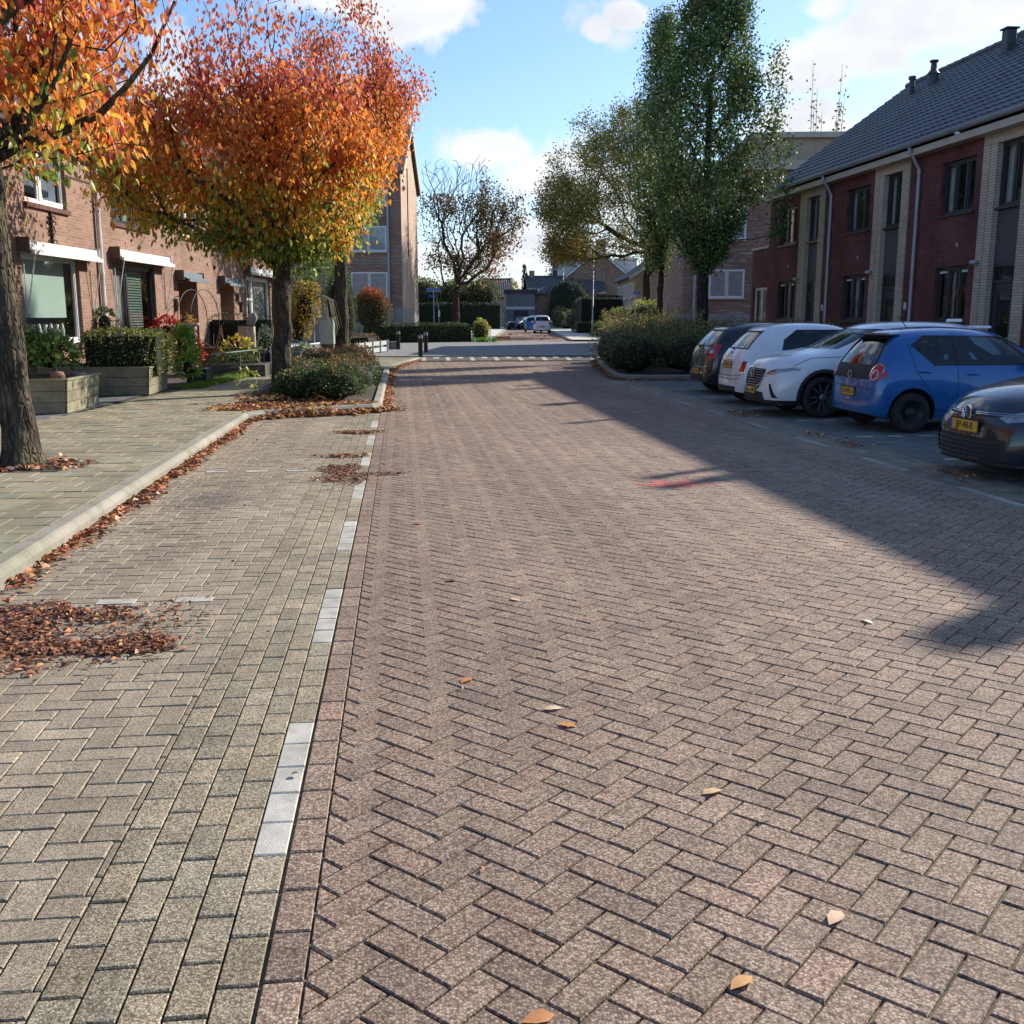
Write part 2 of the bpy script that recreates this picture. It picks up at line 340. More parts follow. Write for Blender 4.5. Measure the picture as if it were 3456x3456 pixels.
def skeleton(trunk, attract, step=0.3, wl=0.5, lift=0.12, rg=rng, tip=0.006, pw=2.2, rbase=0.15, first=None, steep=0.0, ang=0.55):
    """branches: every attractor joins the cheapest point of the growing tree"""
    pos = [np.array(p, float) for p in trunk]; par = [-1] + list(range(len(trunk) - 1)); ln = [0.0]
    for i in range(1, len(pos)): ln.append(0.0)
    root = pos[first if first is not None else len(pos) - 1]
    f0 = first if first is not None else len(pos) - 1
    att = np.array(attract); att = att[np.argsort(np.linalg.norm(att - root, axis=1))]
    PA = np.array(pos); LN = np.array(ln); DR = unit(np.vstack([[0, 0, 1.0], np.diff(PA, axis=0)])); ok = np.arange(len(pos)) >= f0
    tips = []
    for p in att:
        dv = p - PA; d = np.linalg.norm(dv, axis=1); cosv = (dv * DR).sum(1) / np.maximum(d, 1e-6)
        below = np.maximum(0, PA[:, 2] - p[2])          # prefer joining from below
        cost = d + wl * LN + 0.8 * below + ang * d * (1 - cosv)
        if steep: cost += 1.2 * np.maximum(0, PA[:, 2] - (p[2] - steep * np.hypot(dv[:, 0], dv[:, 1])))
        cost[~ok] = 1e9
        j = int(np.argmin(cost)); q = PA[j]; D = d[j]
        n = max(1, int(D / step)); newp = []
        side = rg.normal(0, 1, 3) * D * 0.035
        for k in range(1, n + 1):
            t = k / n
            c = q + (p - q) * t + side * math.sin(t * math.pi) + np.array([0, 0, -lift * D * math.sin(t * math.pi)]) + (rg.normal(0, .02, 3) * min(1, D) if k < n else 0)
            newp.append(c)
        b = len(pos)
        for k, c in enumerate(newp):
            pos.append(c); par.append(j if k == 0 else b + k - 1)
        DR = np.vstack([DR, unit(np.diff(np.vstack([[q], newp]), axis=0))]); PA = np.vstack([PA, newp]); LN = np.append(LN, LN[j] + D * np.arange(1, n + 1) / n); ok = np.append(ok, np.ones(n, bool))
        tips.append(len(pos) - 1)
    N = len(pos); r = np.zeros(N); ch = [[] for _ in range(N)]
    for i in range(N - 1, 0, -1):
        if not ch[i]: r[i] = tip
        else: r[i] = sum(r[c] ** pw for c in ch[i]) ** (1 / pw)
        ch[par[i]].append(i)
    r[0] = sum(r[c] ** pw for c in ch[0]) ** (1 / pw)
    k = rbase / max(r[f0], 1e-6)                       # fit limb sizes to the trunk
    e = math.log(max(rbase / tip, 1.01)) / math.log(max(r[f0] / tip, 1.01))
    r = tip * (r / tip) ** e
    return pos, par, ch, r, tips
def skel_mesh(mb, pos, ch, r, start, minr=0.0, n0=7):
    stack = [start]
    while stack:
        i = stack.pop(); chain = [i]
        while ch[chain[-1]]:
            cs = sorted(ch[chain[-1]], key=lambda c: -r[c])
            for c in cs[1:]: 
                if r[c] >= minr: stack.append(('b', chain[-1], c)) if False else brs.append((chain[-1], c))
            chain.append(cs[0])
        yield chain
def tubes(mb, pos, ch, r, start, minr=0.0, c=None):
    todo = [(None, start)]
    while todo:
        p, i = todo.pop(); chain = ([p] if p is not None else []) + [i]
        while ch[chain[-1]]:
            cs = sorted(ch[chain[-1]], key=lambda q: -r[q])
            for q in cs[1:]:
                if r[q] >= minr: todo.append((chain[-1], q))
            chain.append(cs[0])
        pts = [pos[q] for q in chain]; rr = [r[q] for q in chain]
        if p is not None: rr[0] = rr[1]
        n = 10 if rr[0] > .06 else (6 if rr[0] > .015 else 4)
        mb.tube(pts, rr, n, c, cap=False)
def ell_points(n, c, R, rg=rng, shell=0.35, clip=None, gap=-.06, gs=.95):
    """points in an ellipsoid, denser towards the surface"""
    out = []
    while len(out) < n:
        d = unit(rg.normal(size=3)); t = (shell + (1 - shell) * rg.random()) ** 0.7
        p = np.array(c) + d * np.array(R) * t
        if noise.noise(Vector(p * gs)) < gap: continue
        if clip is None or clip(p): out.append(p)
    return np.array(out)
def twig_leaves(pos, par, tips, per, spread, rg=rng, back=0.45, droop=0.6, out=None):
    """leaf base points and axes around the last stretch of every twig"""
    P = []; A = []
    for t in tips:
        p = pos[t]; q = pos[par[t]]; d = p - q; d = d / (np.linalg.norm(d) + 1e-9)
        k = rg.poisson(per)
        for _ in range(k):
            s = rg.random() * back
            o = rg.normal(0, spread, 3)
            P.append(p - d * s + o)
            a = rg.normal(0, 1, 3) * .7 + d * .4 + np.array([0, 0, -droop * 1.6])
            A.append(a)
    return np.array(P), unit(np.array(A))

def trunk_path(base, top, n=10, wob=0.04, rg=rng):
    b = np.array(base, float); t = np.array(top, float); off = rg.normal(0, wob, (n, 3)); off[:, 2] = 0; off[0] = 0; off[-1] = 0
    return [b + (t - b) * i / (n - 1) + off[i] * math.sin(i / (n - 1) * math.pi) for i in range(n)]

def ridged(mb, path, radii, n=40, amp=0.06, flare=0.5, seed=0.0, knots=()):
    """trunk tube with furrows, root flare and knots; world-shaped mesh"""
    path = [np.array(p, float) for p in path]
    # resample
    m = 60; T = np.linspace(0, len(path) - 1, m); pts = []; rr = []
    for t in T:
        i = min(int(t), len(path) - 2); f = t - i
        pts.append(path[i] * (1 - f) + path[i + 1] * f); rr.append(radii[i] * (1 - f) + radii[i + 1] * f)
    b = len(mb.v); h0 = pts[0][2]
    for i, p in enumerate(pts):
        h = p[2] - h0
        for k in range(n):
            a = 2 * math.pi * k / n; ca, sa = math.cos(a), math.sin(a)
            fl = 1 + flare * math.exp(-h / 0.14) * (0.75 + 0.35 * math.sin(a * 4 + seed))
            z = noise.noise(Vector((ca * 3.2 + seed, sa * 3.2, h * 1.1))) * 1.2 + noise.noise(Vector((ca * 9 + seed, sa * 9, h * 5))) * .8
            r = rr[i] * fl * (1 + amp * z)
            for (kh, ka, ks) in knots:
                r += ks * math.exp(-((h - kh) / .09) ** 2 - ((math.remainder(a - ka, 2 * math.pi)) / .45) ** 2)
            mb.v.append((p[0] + ca * r, p[1] + sa * r, p[2]))
    for i in range(m - 1):
        for k in range(n): mb.face((b + i * n + k, b + i * n + (k + 1) % n, b + (i + 1) * n + (k + 1) % n, b + (i + 1) * n + k))

def bush(name, label, cat, lobes, n, size, cols, group=None, wts=None, core=0.8, loc=None, top=None, droop=0.0, wr=0.5, stems=0, box=False, mat_=None, rz=0, flat=0.0, jit=.22, coremat=None):
    """shrub or hedge: lobes (x,y,z,rx,ry,rz) relative to loc; box=True packs box-shaped lobes"""
    loc = loc or (0, 0, 0)
    t = thing(name, label, cat, loc, rz, group)
    P = []; A = []
    vol = np.array([l[3] * l[4] + l[4] * l[5] + l[3] * l[5] for l in lobes]); cnt = (n * vol / vol.sum()).astype(int)
    cm = MB()
    for li, (l, k) in enumerate(zip(lobes, cnt)):
        c = np.array(l[:3]); R = np.array(l[3:])
        if box:
            u = rng.uniform(-1, 1, (k, 3)); ar = np.array([R[1] * R[2], R[0] * R[2], R[0] * R[1]]); ax = rng.choice(3, k, p=ar / ar.sum())
            s = np.sign(rng.uniform(-1, 1, k)); u[np.arange(k), ax] = s; nn = np.zeros((k, 3)); nn[np.arange(k), ax] = s
            keep = ~((ax == 2) & (s < 0)); u = u[keep]; nn = nn[keep]; k = len(u)
            m = 1 - 0.12 * (np.abs(u[:, [0]]) ** 4 * np.maximum(u[:, [2]], 0) ** 4 + np.abs(u[:, [1]]) ** 4 * np.maximum(u[:, [2]], 0) ** 4) - .06 * np.abs(u[:, [0]]) ** 6 * np.abs(u[:, [1]]) ** 6
            p = c + u * R * m
            lump = np.array([noise.noise(Vector(q * 1.7)) * .07 + noise.noise(Vector(q * 6)) * .045 for q in p])[:, None]
            p = p + nn * (lump + rng.normal(0, .02, (k, 1)))
        else:
            d = unit(rng.normal(size=(k, 3))); d[:, 2] = np.where(d[:, 2] < -.5, -d[:, 2], d[:, 2])
            lump = np.array([1 + noise.noise(Vector(q * 2.4 + li)) * .22 for q in d])[:, None]
            tt = 1 - np.abs(rng.normal(0, .13, (k, 1)))
            p = c + d * R * lump * tt; nn = d
        P.append(p); A.append(unit(nn + rng.normal(0, .8, (k, 3)) + np.array([0, 0, -droop])))
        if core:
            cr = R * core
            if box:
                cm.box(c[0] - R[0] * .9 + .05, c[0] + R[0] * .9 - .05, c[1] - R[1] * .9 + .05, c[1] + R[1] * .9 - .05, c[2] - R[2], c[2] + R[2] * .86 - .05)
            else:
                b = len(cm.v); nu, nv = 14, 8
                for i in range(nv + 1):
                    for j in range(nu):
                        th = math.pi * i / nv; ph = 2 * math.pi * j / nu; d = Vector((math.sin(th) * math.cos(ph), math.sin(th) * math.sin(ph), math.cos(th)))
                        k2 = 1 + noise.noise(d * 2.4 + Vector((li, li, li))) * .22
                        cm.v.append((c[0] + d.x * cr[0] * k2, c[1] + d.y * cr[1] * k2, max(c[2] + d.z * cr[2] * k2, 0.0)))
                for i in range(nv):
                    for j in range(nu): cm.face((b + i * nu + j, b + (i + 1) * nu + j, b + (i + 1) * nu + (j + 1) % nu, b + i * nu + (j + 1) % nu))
    P = np.vstack(P); A = np.vstack(A); ok = P[:, 2] > 0.0; P = P[ok]; A = A[ok]
    C = pick(cols, len(P), wts=wts, jit=jit)
    if top:                      # top colour: flower heads and new growth on some plants, painted sunlight on others
        z = P[:, 2]; lo, hi = top[1], top[2]; f = np.clip((z - lo) / (hi - lo), 0, 1)
        lump = np.array([noise.noise(Vector(q * 2.1)) for q in P]) * .5
        m = rng.random(len(P)) < np.clip(f + lump * (f > 0), 0, 1); C[m] = pick(top[0], int(m.sum()))
    L = size * rng.uniform(.65, 1.3, len(P))
    leaf_mesh('foliage', P, A, L, wr, C, mat_ or M['leaf2'], t)
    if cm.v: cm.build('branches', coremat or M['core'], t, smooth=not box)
    return t
# ------------------------------------------------------------------ ground
def clip_poly(poly, planes):
    for (a, b, c) in planes:           # keep a*x+b*y<=c
        out = []
        for i in range(len(poly)):
            p = poly[i]; q = poly[(i + 1) % len(poly)]
            dp = a * p[0] + b * p[1] - c; dq = a * q[0] + b * q[1] - c
            if dp <= 0: out.append(p)
            if (dp < 0 < dq) or (dq < 0 < dp):
                t = dp / (dp - dq); out.append((p[0] + (q[0] - p[0]) * t, p[1] + (q[1] - p[1]) * t))
        poly = out
        if len(poly) < 3: return None
    return poly
def area(p): return 0.5 * sum(p[i][0] * p[(i + 1) % len(p)][1] - p[(i + 1) % len(p)][0] * p[i][1] for i in range(len(p)))
def paver(mb, poly, z, col, ch=0.004, dep=0.022, jit=0.0015):
    if abs(area(poly)) < 2e-4: return
    n = len(poly); cx = sum(p[0] for p in poly) / n; cy = sum(p[1] for p in poly) / n
    tz = random.uniform(-jit, jit); tx = random.uniform(-.008, .008); ty = random.uniform(-.008, .008)
    b = len(mb.v)
    for x, y in poly: mb.v.append((x, y, z - dep))
    for x, y in poly: mb.v.append((x, y, z - ch + tz + (x - cx) * tx + (y - cy) * ty))
    for x, y in poly:
        d = math.hypot(x - cx, y - cy); k = max(0, 1 - ch * 1.5 / d)
        mb.v.append((cx + (x - cx) * k, cy + (y - cy) * k, z + tz + (x - cx) * tx + (y - cy) * ty))
    for i in range(n):
        j = (i + 1) % n
        mb.face((b + i, b + j, b + n + j, b + n + i), col); mb.face((b + n + i, b + n + j, b + 2 * n + j, b + 2 * n + i), col)
    mb.face([b + 2 * n + i for i in range(n)], col)
def herring(mb, x0, x1, y0, y1, ang, cols, z=0.0, w=0.105, gap=0.006, planes=(), skip=None, zf=None, recol=None):
    ca, sa = math.cos(ang), math.sin(ang); cx, cy = (x0 + x1) / 2, (y0 + y1) / 2
    R = math.hypot(x1 - x0, y1 - y0) / 2 + .4; n = int(R / w) + 2
    base = [(1, 0, x1 - gap / 2), (-1, 0, -x0 - gap / 2), (0, 1, y1 - gap / 2), (0, -1, -y0 - gap / 2)] + list(planes)
    for i in range(-n, n):
        for j in range(-n, n):
            k = (i - j) % 4
            if k == 0: a = (i * w, j * w, (i + 2) * w, (j + 1) * w)
            elif k == 3: a = (i * w, j * w, (i + 1) * w, (j + 2) * w)
            else: continue
            mx, my = (a[0] + a[2]) / 2, (a[1] + a[3]) / 2
            X = cx + mx * ca - my * sa; Y = cy + mx * sa + my * ca
            if X < x0 - .12 or X > x1 + .12 or Y < y0 - .12 or Y > y1 + .12: continue
            if skip and skip(X, Y): continue
            g = gap / 2
            loc = [(a[0] + g, a[1] + g), (a[2] - g, a[1] + g), (a[2] - g, a[3] - g), (a[0] + g, a[3] - g)]
            poly = [(cx + x * ca - y * sa, cy + x * sa + y * ca) for x, y in loc]
            poly = clip_poly(poly, base)
            if poly:
                c = random.choice(cols); v = random.gauss(1, .055)
                if recol: c = recol(X, Y) or c
                paver(mb, poly, z if zf is None else zf(X, Y), tuple(q * v for q in c))
def rows(mb, x0, y0, y1, ncol, cols, w=0.105, l=0.21, gap=0.006, z=0.0, white=None, phase=0.0, wcol=(1, 1, 1.001)):
    for c in range(ncol):
        y = y0 - ((c % 2) * .5 + phase) * l
        while y < y1:
            a, b = max(y, y0), min(y + l, y1)
            if b - a > .03:
                p = [(x0 + c * w + gap / 2, a + gap / 2), (x0 + (c + 1) * w - gap / 2, a + gap / 2), (x0 + (c + 1) * w - gap / 2, b - gap / 2), (x0 + c * w + gap / 2, b - gap / 2)]
                mb.mi = 0
                col = random.choice(cols); v = random.gauss(1, .07)
                if white and white((a + b) / 2, c): mb.mi = 1; col = wcol
                paver(mb, p, z, tuple(q * v for q in col))
            y += l
    mb.mi = 0
# big ground sheet to the horizon
g = MB(); S = 900
g.poly([(-S, -S, -0.06), (S, -S, -0.06), (S, S * 1.5, -0.06), (-S, S * 1.5, -0.06)])
struct(g.build('ground', M['ground']))
# bed under the pavers
g = MB(); g.poly([(-2.5, -6, -0.013), (-.38, -6, -0.013), (-.38, 39, -0.013), (-2.5, 39, -0.013)])
struct(g.build('paving_bed', M['joint2']))
g = MB(); g.poly([(-.38, -6, -0.013), (12.2, -6, -0.013), (12.2, 39, -0.013), (-.38, 39, -0.013)])
struct(g.build('paving_bed', M['joint']))
# carriageway, diagonal herringbone
def manhole(X, Y):
    if abs(X - 2.66) + abs(Y - 9.75) * .9 < .36 and abs(Y - 9.75) < .24: return (1.5, .62, .6)
mb = MB()
rc = [(1.03, .98, .925), (1.0, .95, .91), (1.06, 1.0, .94), (.94, .895, .865), (1.04, .94, .88), (1.06, 1.01, .95)]
herring(mb, -0.27, 5.20, -2.5, 37.6, rad(45), rc, recol=manhole, gap=0.007)
herring(mb, 5.20, 6.9, 24.6, 37.6, rad(45), rc, gap=0.007, skip=lambda X, Y: X > 5.45 + max(0, Y - 27) * .155)
struct(mb.build('road', M['road']))
# header course beside the line
mb = MB(); rows(mb, -0.375, -2.5, 37.6, 1, rc, gap=0.007); struct(mb.build('road_edge_course', M['road']))
# gutter strip with the painted blocks (left)
gc = [(1, .98, .93), (.86, .86, .82), (1.06, 1.02, .95), (.92, .9, .84), (.98, .93, .84)]
def wl(y, c): return c == 4 and (y > 2.9) and ((y - 2.99) % 2.07 < 1.03) and y < 17.0
mb = MB(); rows(mb, -0.905, -2.5, 17.6, 5, gc, white=wl, phase=.05); o = mb.build('gutter_strip', [M['grey'], M['whiteb']]); struct(o)
# left parking bay, square herringbone, with white half-marks
mb = MB(); tc = [(1, .98, .93), (.94, .9, .84), (1.04, 1.0, .94), (.9, .88, .84)]
def oil(X, Y):
    q = ((X + 1.72) / .26) ** 2 + ((Y - 9.25) / .42) ** 2
    if q < 1.6: v = .62 + .2 * q; return (v, v * .98, v)
herring(mb, -2.42, -0.905, -2.5, 17.5, 0.0, tc, gap=0.006, recol=oil)
struct(mb.build('parking_bay_paving', M['tan']))
def marks(name, spots, z=0.004, s=(0.21, 0.095)):
    m = MB()
    for x, y in spots: m.box(x, x + s[0], y, y + s[1], z - .01, z, c=(1, 1, 1.001))
    struct(m.build(name, M['whiteb']))
marks('bay_marking', [(-1.77, 5.88), (-1.33, 5.88), (-2.08, 10.98), (-1.66, 10.98), (-1.24, 10.98)])
# right edge: dashed line, gutter, bays
mb = MB(); rows(mb, 5.20, -2.5, 26.0, 7, [(.8, .8, .78), (.7, .7, .7), (.9, .88, .85)], white=lambda y, c: c == 1 and ((y - 0.05) % 2.07 < 1.03), phase=.3, wcol=(.62, .62, .62))
struct(mb.build('edge_strip', [M['grey'], M['whiteb']]))
mb = MB(); bc = [(1, 1, 1), (.88, .9, .92), (1.1, 1.08, 1.05), (.8, .84, .86)]
herring(mb, 5.94, 11.2, 4.0, 26.0, 0.0, bc)
struct(mb.build('parking_bays', M['bay']))
sp = []
for y in (8.68, 11.08, 13.38, 15.6, 17.8, 20.4, 22.98):
    for k in range(11): sp.append((6.2 + k * .44, y))
marks('bay_marking', sp, z=0.005)
# raised crossing: ramp with the chequered blocks, then the plateau
PZ = 0.15
mb = MB()
mb.poly([(-0.8, 37.6, 0.0), (8.2, 37.6, 0.0), (8.8, 39.4, PZ), (-0.8, 39.4, PZ)])
struct(mb.build('ramp', M['grey']))
mb = MB(); sl = PZ / 1.8; x = 0.0; k = 0
def onr(x, y, e=.004): return (x, y, (y - 37.6) * sl + e)
while x < 7.6:
    mb.mi = 0
    mb.poly([onr(x, 37.95), onr(x + .74, 37.95), onr(x + .74, 38.95), onr(x, 38.95)], (.45, .45, .46))
    mb.mi = 1
    mb.poly([onr(x + .74, 37.95), onr(x + .9, 37.95), onr(x + .9, 38.95), onr(x + .74, 38.95)], (1, 1, 1.001))
    mb.poly([onr(x + .28, 38.5, .008), onr(x + .5, 38.5, .008), onr(x + .5, 38.95, .008), onr(x + .28, 38.95, .008)], (1, 1, 1.001))
    x += .9; k += 1
mb.mi = 0
struct(mb.build('ramp_marking', [M['grey'], M['whiteb']]))
M['road2'] = brick('far_road_brick', (0.24, 0.16, 0.135), (0.30, 0.21, 0.18), (0.16, 0.12, 0.1), bw=.21, rh=.105, var=.15, bump=.3)
M['asph'] = mat('crossroad_paving', (0.21, 0.205, 0.2), 0.85, 0.12, 1.2, 0.3, 80, fine=0.15)
mb = MB(); mb.poly([(-60, 39.4, PZ), (60, 39.4, PZ), (60, 62.3, PZ), (-60, 62.3, PZ)]); struct(mb.build('cross_street', M['asph']))
mb = MB(); mb.poly([(-80, 62.3, PZ - .002), (90, 62.3, PZ - .002), (150, 300, PZ - .002), (-150, 300, PZ - .002)]); struct(mb.build('far_ground', M['ground']))
# far street: turns a few degrees to the right
def fs(u, v, z=0): # u metres beyond the crossing, v metres right of the far street's left kerb
    d = (math.sin(rad(6.6)), math.cos(rad(6.6))); return (5.5 + d[0] * u + d[1] * v, 62.3 + d[1] * u - d[0] * v, PZ + z)
mb = MB(); mb.poly([fs(0, 0, .004), fs(0, 4.6, .004), fs(150, 4.6, .004), fs(150, 0, .004)]); struct(mb.build('far_road', M['road2']))
mb = MB()
for a, b in ((-3.2, -.15), (4.75, 7.2)): 
    mb.poly([fs(.0, a, .1), fs(0, b, .1), fs(150, b, .1), fs(150, a, .1)], (.62, .6, .53))
struct(mb.build('far_pavement', M['tile']))
mb = MB()
for a in (-.15, 4.6):
    for k in range(0, 75): 
        p = [fs(k * 2, a), fs(k * 2 + 1.99, a), fs(k * 2 + 1.99, a + .15), fs(k * 2, a + .15)]
        mb.prism([(q[0], q[1]) for q in p][::-1], PZ - .02, PZ + .12, e=.01)
struct(mb.build('far_kerb', M['kerb']))
# left pavement tiles
PV = 0.115
def pavtiles(name, poly_planes, x0, x1, y0, y1, skip=None):
    mb = MB(); t = .3; j = 0; y = y0
    tc_ = [(.265, .235, .155), (.29, .255, .17), (.245, .22, .15), (.28, .24, .155), (.25, .235, .165)]
    while y < y1:
        x = x0 - (t / 2 if j % 2 else 0)
        while x < x1:
            p = clip_poly([(x + .003, y + .003), (x + t - .003, y + .003), (x + t - .003, y + t - .003), (x + .003, y + t - .003)], [(1, 0, x1), (-1, 0, -x0)] + poly_planes)
            if p and not (skip and skip(x + t / 2, y + t / 2)):
                v = random.gauss(1, .05); paver(mb, p, PV, tuple(q * v for q in random.choice(tc_)), jit=.003)
            x += t
        y += t; j += 1
    struct(mb.build(name, M['tile']))
pit = lambda X, Y: abs(X + 3.9) < .5 and abs(Y - 10.95) < .5
pavtiles('pavement', [(1, .0, -2.60)], -7.6, -2.6, -1.0, 16.9, skip=lambda X, Y: pit(X, Y) or (X < -5.35 and Y > 16))
pavtiles('pavement', [(1, 0.0, -3.0), (-1, .11, 5.1 + .11 * 17)], -5.2, -2.9, 16.9, 30.0)
def kpts(pts, w=.15, z=PV + .012):
    """kerb stones along a polyline: left side of travel is the pavement"""
    m = MB(); z0 = -.03
    for i in range(len(pts) - 1):
        a = Vector(pts[i]).to_2d() if len(pts[i]) > 2 else Vector(pts[i]); b = Vector(pts[i + 1]); d = (b - a); L = d.length; d.normalize(); n = Vector((-d.y, d.x))
        k = max(1, round(L / 1.0))
        for j in range(k):
            s, e = j * L / k + .002, (j + 1) * L / k - .002
            p0 = a + d * s; p1 = a + d * e; sec = [(0, z0), (0, z - .05), (.03, z - .012), (.05, z), (w, z), (w, z0)]
            bidx = len(m.v)
            for p in (p0, p1):
                for o_, zz in sec: q = p + n * o_; m.v.append((q.x, q.y, zz))
            ns = len(sec)
            for q in range(ns): m.face((bidx + q, bidx + (q + 1) % ns, bidx + ns + (q + 1) % ns, bidx + ns + q))
            m.face([bidx + q for q in range(ns)][::-1]); m.face([bidx + ns + q for q in range(ns)])
    return m
k = kpts([(-2.42, -1.0), (-2.42, 16.6), (-2.2, 16.95), (-1.7, 17.25), (-0.5, 17.95), (-0.36, 18.3), (-0.36, 31), (-0.1, 34), (0.62, 38.4), (0.9, 39.3)])
struct(k.build('kerb', M['kerb']))
# pavement base plane and far left corner pavement
g = MB(); g.poly([(-8, -1, PV - .02), (-2.45, -1, PV - .02), (-2.45, 17, PV - .02), (-8, 17, PV - .02)])
g.poly([(-8, 17, PV - .02), (-2.9, 17, PV - .02), (-2.9, 31, PV - .02), (-.3, 31, PV - .02), (-.1, 34, PV - .02), (.6, 38.6, PV - .02), (.8, 39.5, PV - .02), (-8, 39.5, PV - .02)])
struct(g.build('pavement_base', M['joint']))
mb = MB()
def inpav(X, Y): return not (X < -0.55 + max(0, (Y - 31)) * .14 + max(0, (Y - 36)) * .1 and X > -2.6 + .11 * (Y - 31))
pavtiles('pavement', [(-1, .11, 2.3 + .11 * 33), (1, -.115, -.35 - .115 * 31.0)], -3.0, 1.2, 30.6, 39.3)
# planting bed on the left island
g = MB(); g.poly([(-2.9, 16.95, PV - .03), (-2.3, 17.0, PV - .03), (-.55, 18.0, PV - .03), (-.5, 18.3, PV - .03), (-.5, 30.6, PV - .03), (-2.9, 30.6, PV - .03)])
struct(g.build('planting_bed', M['soil']))
g = MB(); g.poly([(-4.4, 10.4, PV - .015), (-3.4, 10.4, PV - .015), (-3.4, 11.5, PV - .015), (-4.4, 11.5, PV - .015)]); struct(g.build('planting_bed', M['soil']))
# front gardens
g = MB(); g.poly([(-9.5, 15.9, PV + .0), (-5.25, 15.9, PV), (-4.9, 22.6, PV), (-7.3, 22.6, PV)]); struct(g.build('garden_paving', mat('slate_paving', (.13, .135, .14), .8, .2, 3, .3, 60)))
g = MB(); g.poly([(-8.0, 22.6, PV + .004), (-4.75, 22.6, PV + .004), (-2.3, 39.0, PV + .004), (-5.5, 39.4, PV + .004)]); struct(g.build('garden_soil', M['soil']))
# right island with kerb
g = MB(); RI = [(12.4, 26.15), (6.1, 26.15), (5.75, 26.4), (5.62, 27.2), (6.45, 33.5), (7.55, 40.2), (9.5, 44.5), (12.4, 46)]
g.poly([(x, y, .10) for x, y in RI][::-1]); struct(g.build('planting_bed', M['soil']))
k = kpts(RI[:-1][::-1]); k2 = k.build('kerb', M['kerb']); struct(k2)
# right pavement in front of the row
pavm = MB(); t_ = .3
g = MB(); g.poly([(11.35, 4, .12), (13.2, 4, .12), (13.2, 39, .12), (11.35, 39, .12)], (.3, .29, .27)); struct(g.build('pavement', M['tile']))
k = kpts([(11.2, 26.1), (11.2, 4)][::-1]); 
k = MB()
for i in range(22): k.box(11.2, 11.35, 4 + i, 4.995 + i, -.03, .125)
struct(k.build('kerb', M['kerb']))

# ------------------------------------------------------------------ fallen leaves
def litter(name, label, spots, n, size, zf, cols, cat='fallen leaves', kind='stuff', up=.35, thick=.03):
    P = []
    tot = sum(s[4] for s in spots)
    for (x0, x1, y0, y1, w) in spots:
        k = int(n * w / tot)
        P.append(np.stack([rng.uniform(x0, x1, k), rng.uniform(y0, y1, k)], 1))
    P = np.vstack(P)
    return P
def leafpatch(name, label, P, size, z, cols, thick=.03, up=.16):
    n = len(P); Z = z + rng.random(n) ** 1.5 * thick
    a = rng.uniform(0, 2 * math.pi, n); A = np.stack([np.cos(a), np.sin(a), rng.normal(0, up, n)], 1)
    C = pick(cols, n, jit=.3)
    o = leaf_mesh(name, np.column_stack([P[:, 0], P[:, 1], Z]), A, size * rng.uniform(.6, 1.25, n), .48, C, M['litter'], near=True, fold=.3, bend=.4, lie=.4)
    # keep every leaf above the paving
    me = o.data; co = np.empty(len(me.vertices) * 3, np.float32); me.vertices.foreach_get('co', co); co = co.reshape(-1, 3)
    lo = co.reshape(n, 8, 3)[:, :, 2].min(1); lift = np.maximum(0, z - lo + .001); co.reshape(n, 8, 3)[:, :, 2] += lift[:, None]
    me.vertices.foreach_set('co', co.ravel()); me.update()
    return tag(o, label, 'leaf litter', kind='stuff')
RB = [(.36, .12, .05), (.45, .17, .06), (.28, .09, .05), (.55, .27, .12), (.20, .08, .05), (.6, .36, .2)]
BR = [(.22, .10, .06), (.15, .07, .045), (.32, .15, .08), (.12, .06, .045), (.4, .2, .1)]
def along(pts, n, w0, w1, dens=None):
    pts = [np.array(p, float) for p in pts]; L = [np.linalg.norm(pts[i + 1] - pts[i]) for i in range(len(pts) - 1)]; T = sum(L)
    out = []
    while len(out) < n:
        s = rng.random() * T; i = 0
        while s > L[i]: s -= L[i]; i += 1
        d = (pts[i + 1] - pts[i]) / L[i]; nrm = np.array([d[1], -d[0]]); p = pts[i] + d * s
        if dens and rng.random() > dens(p): continue
        wob = .55 + .45 * noise.noise(Vector((p[0] * 2, p[1] * 1.1, 3)))
        out.append(p + nrm * (w0 + (w1 - w0) * abs(rng.normal(0, .42)) * wob))
    return np.array(out)
P = along([(-2.42, 5.6), (-2.42, 16.5), (-2.15, 16.9)], 3000, .0, .27, lambda p: min(1, .12 + (p[1] - 5.6) * .1))
leafpatch('fallen_leaves', 'drift of red and brown leaves lying along the left kerb', P, .08, .004, RB, thick=.03)
P = along([(-2.3, 16.85), (-1.7, 17.2), (-.45, 17.9), (-.3, 18.3)], 2600, .0, .5)
P2 = along([(-.36, 18.2), (-.36, 31), (-.1, 34), (.62, 38.4)], 3200, .0, .28)
leafpatch('fallen_leaves', 'orange and red leaves heaped against the kerb of the planted island', np.vstack([P, P2]), .085, .004, RB + [(.6, .35, .06)], thick=.06)
def blob(n, cx, cy, rx, ry, rot=0):
    a = rng.uniform(0, 2 * math.pi, n); r = np.sqrt(rng.random(n)) * (1 + .3 * np.sin(a * 3 + cx) + .15 * np.sin(a * 7)); x = np.cos(a) * r * rx; y = np.sin(a) * r * ry
    return np.stack([cx + x * math.cos(rot) - y * math.sin(rot), cy + x * math.sin(rot) + y * math.cos(rot)], 1)
P = np.vstack([blob(2600, -2.25, 5.4, .5, .42), blob(1500, -2.3, 5.0, .55, .33), blob(1100, -1.5, 5.08, .36, .11, .05), blob(350, -1.8, 5.68, .36, .1, -.15), blob(500, -1.7, 5.3, .62, .45), blob(160, -1.5, 5.3, .85, .7)])
P = P[(P[:, 0] < -1.05) & (P[:, 0] > -2.41)]
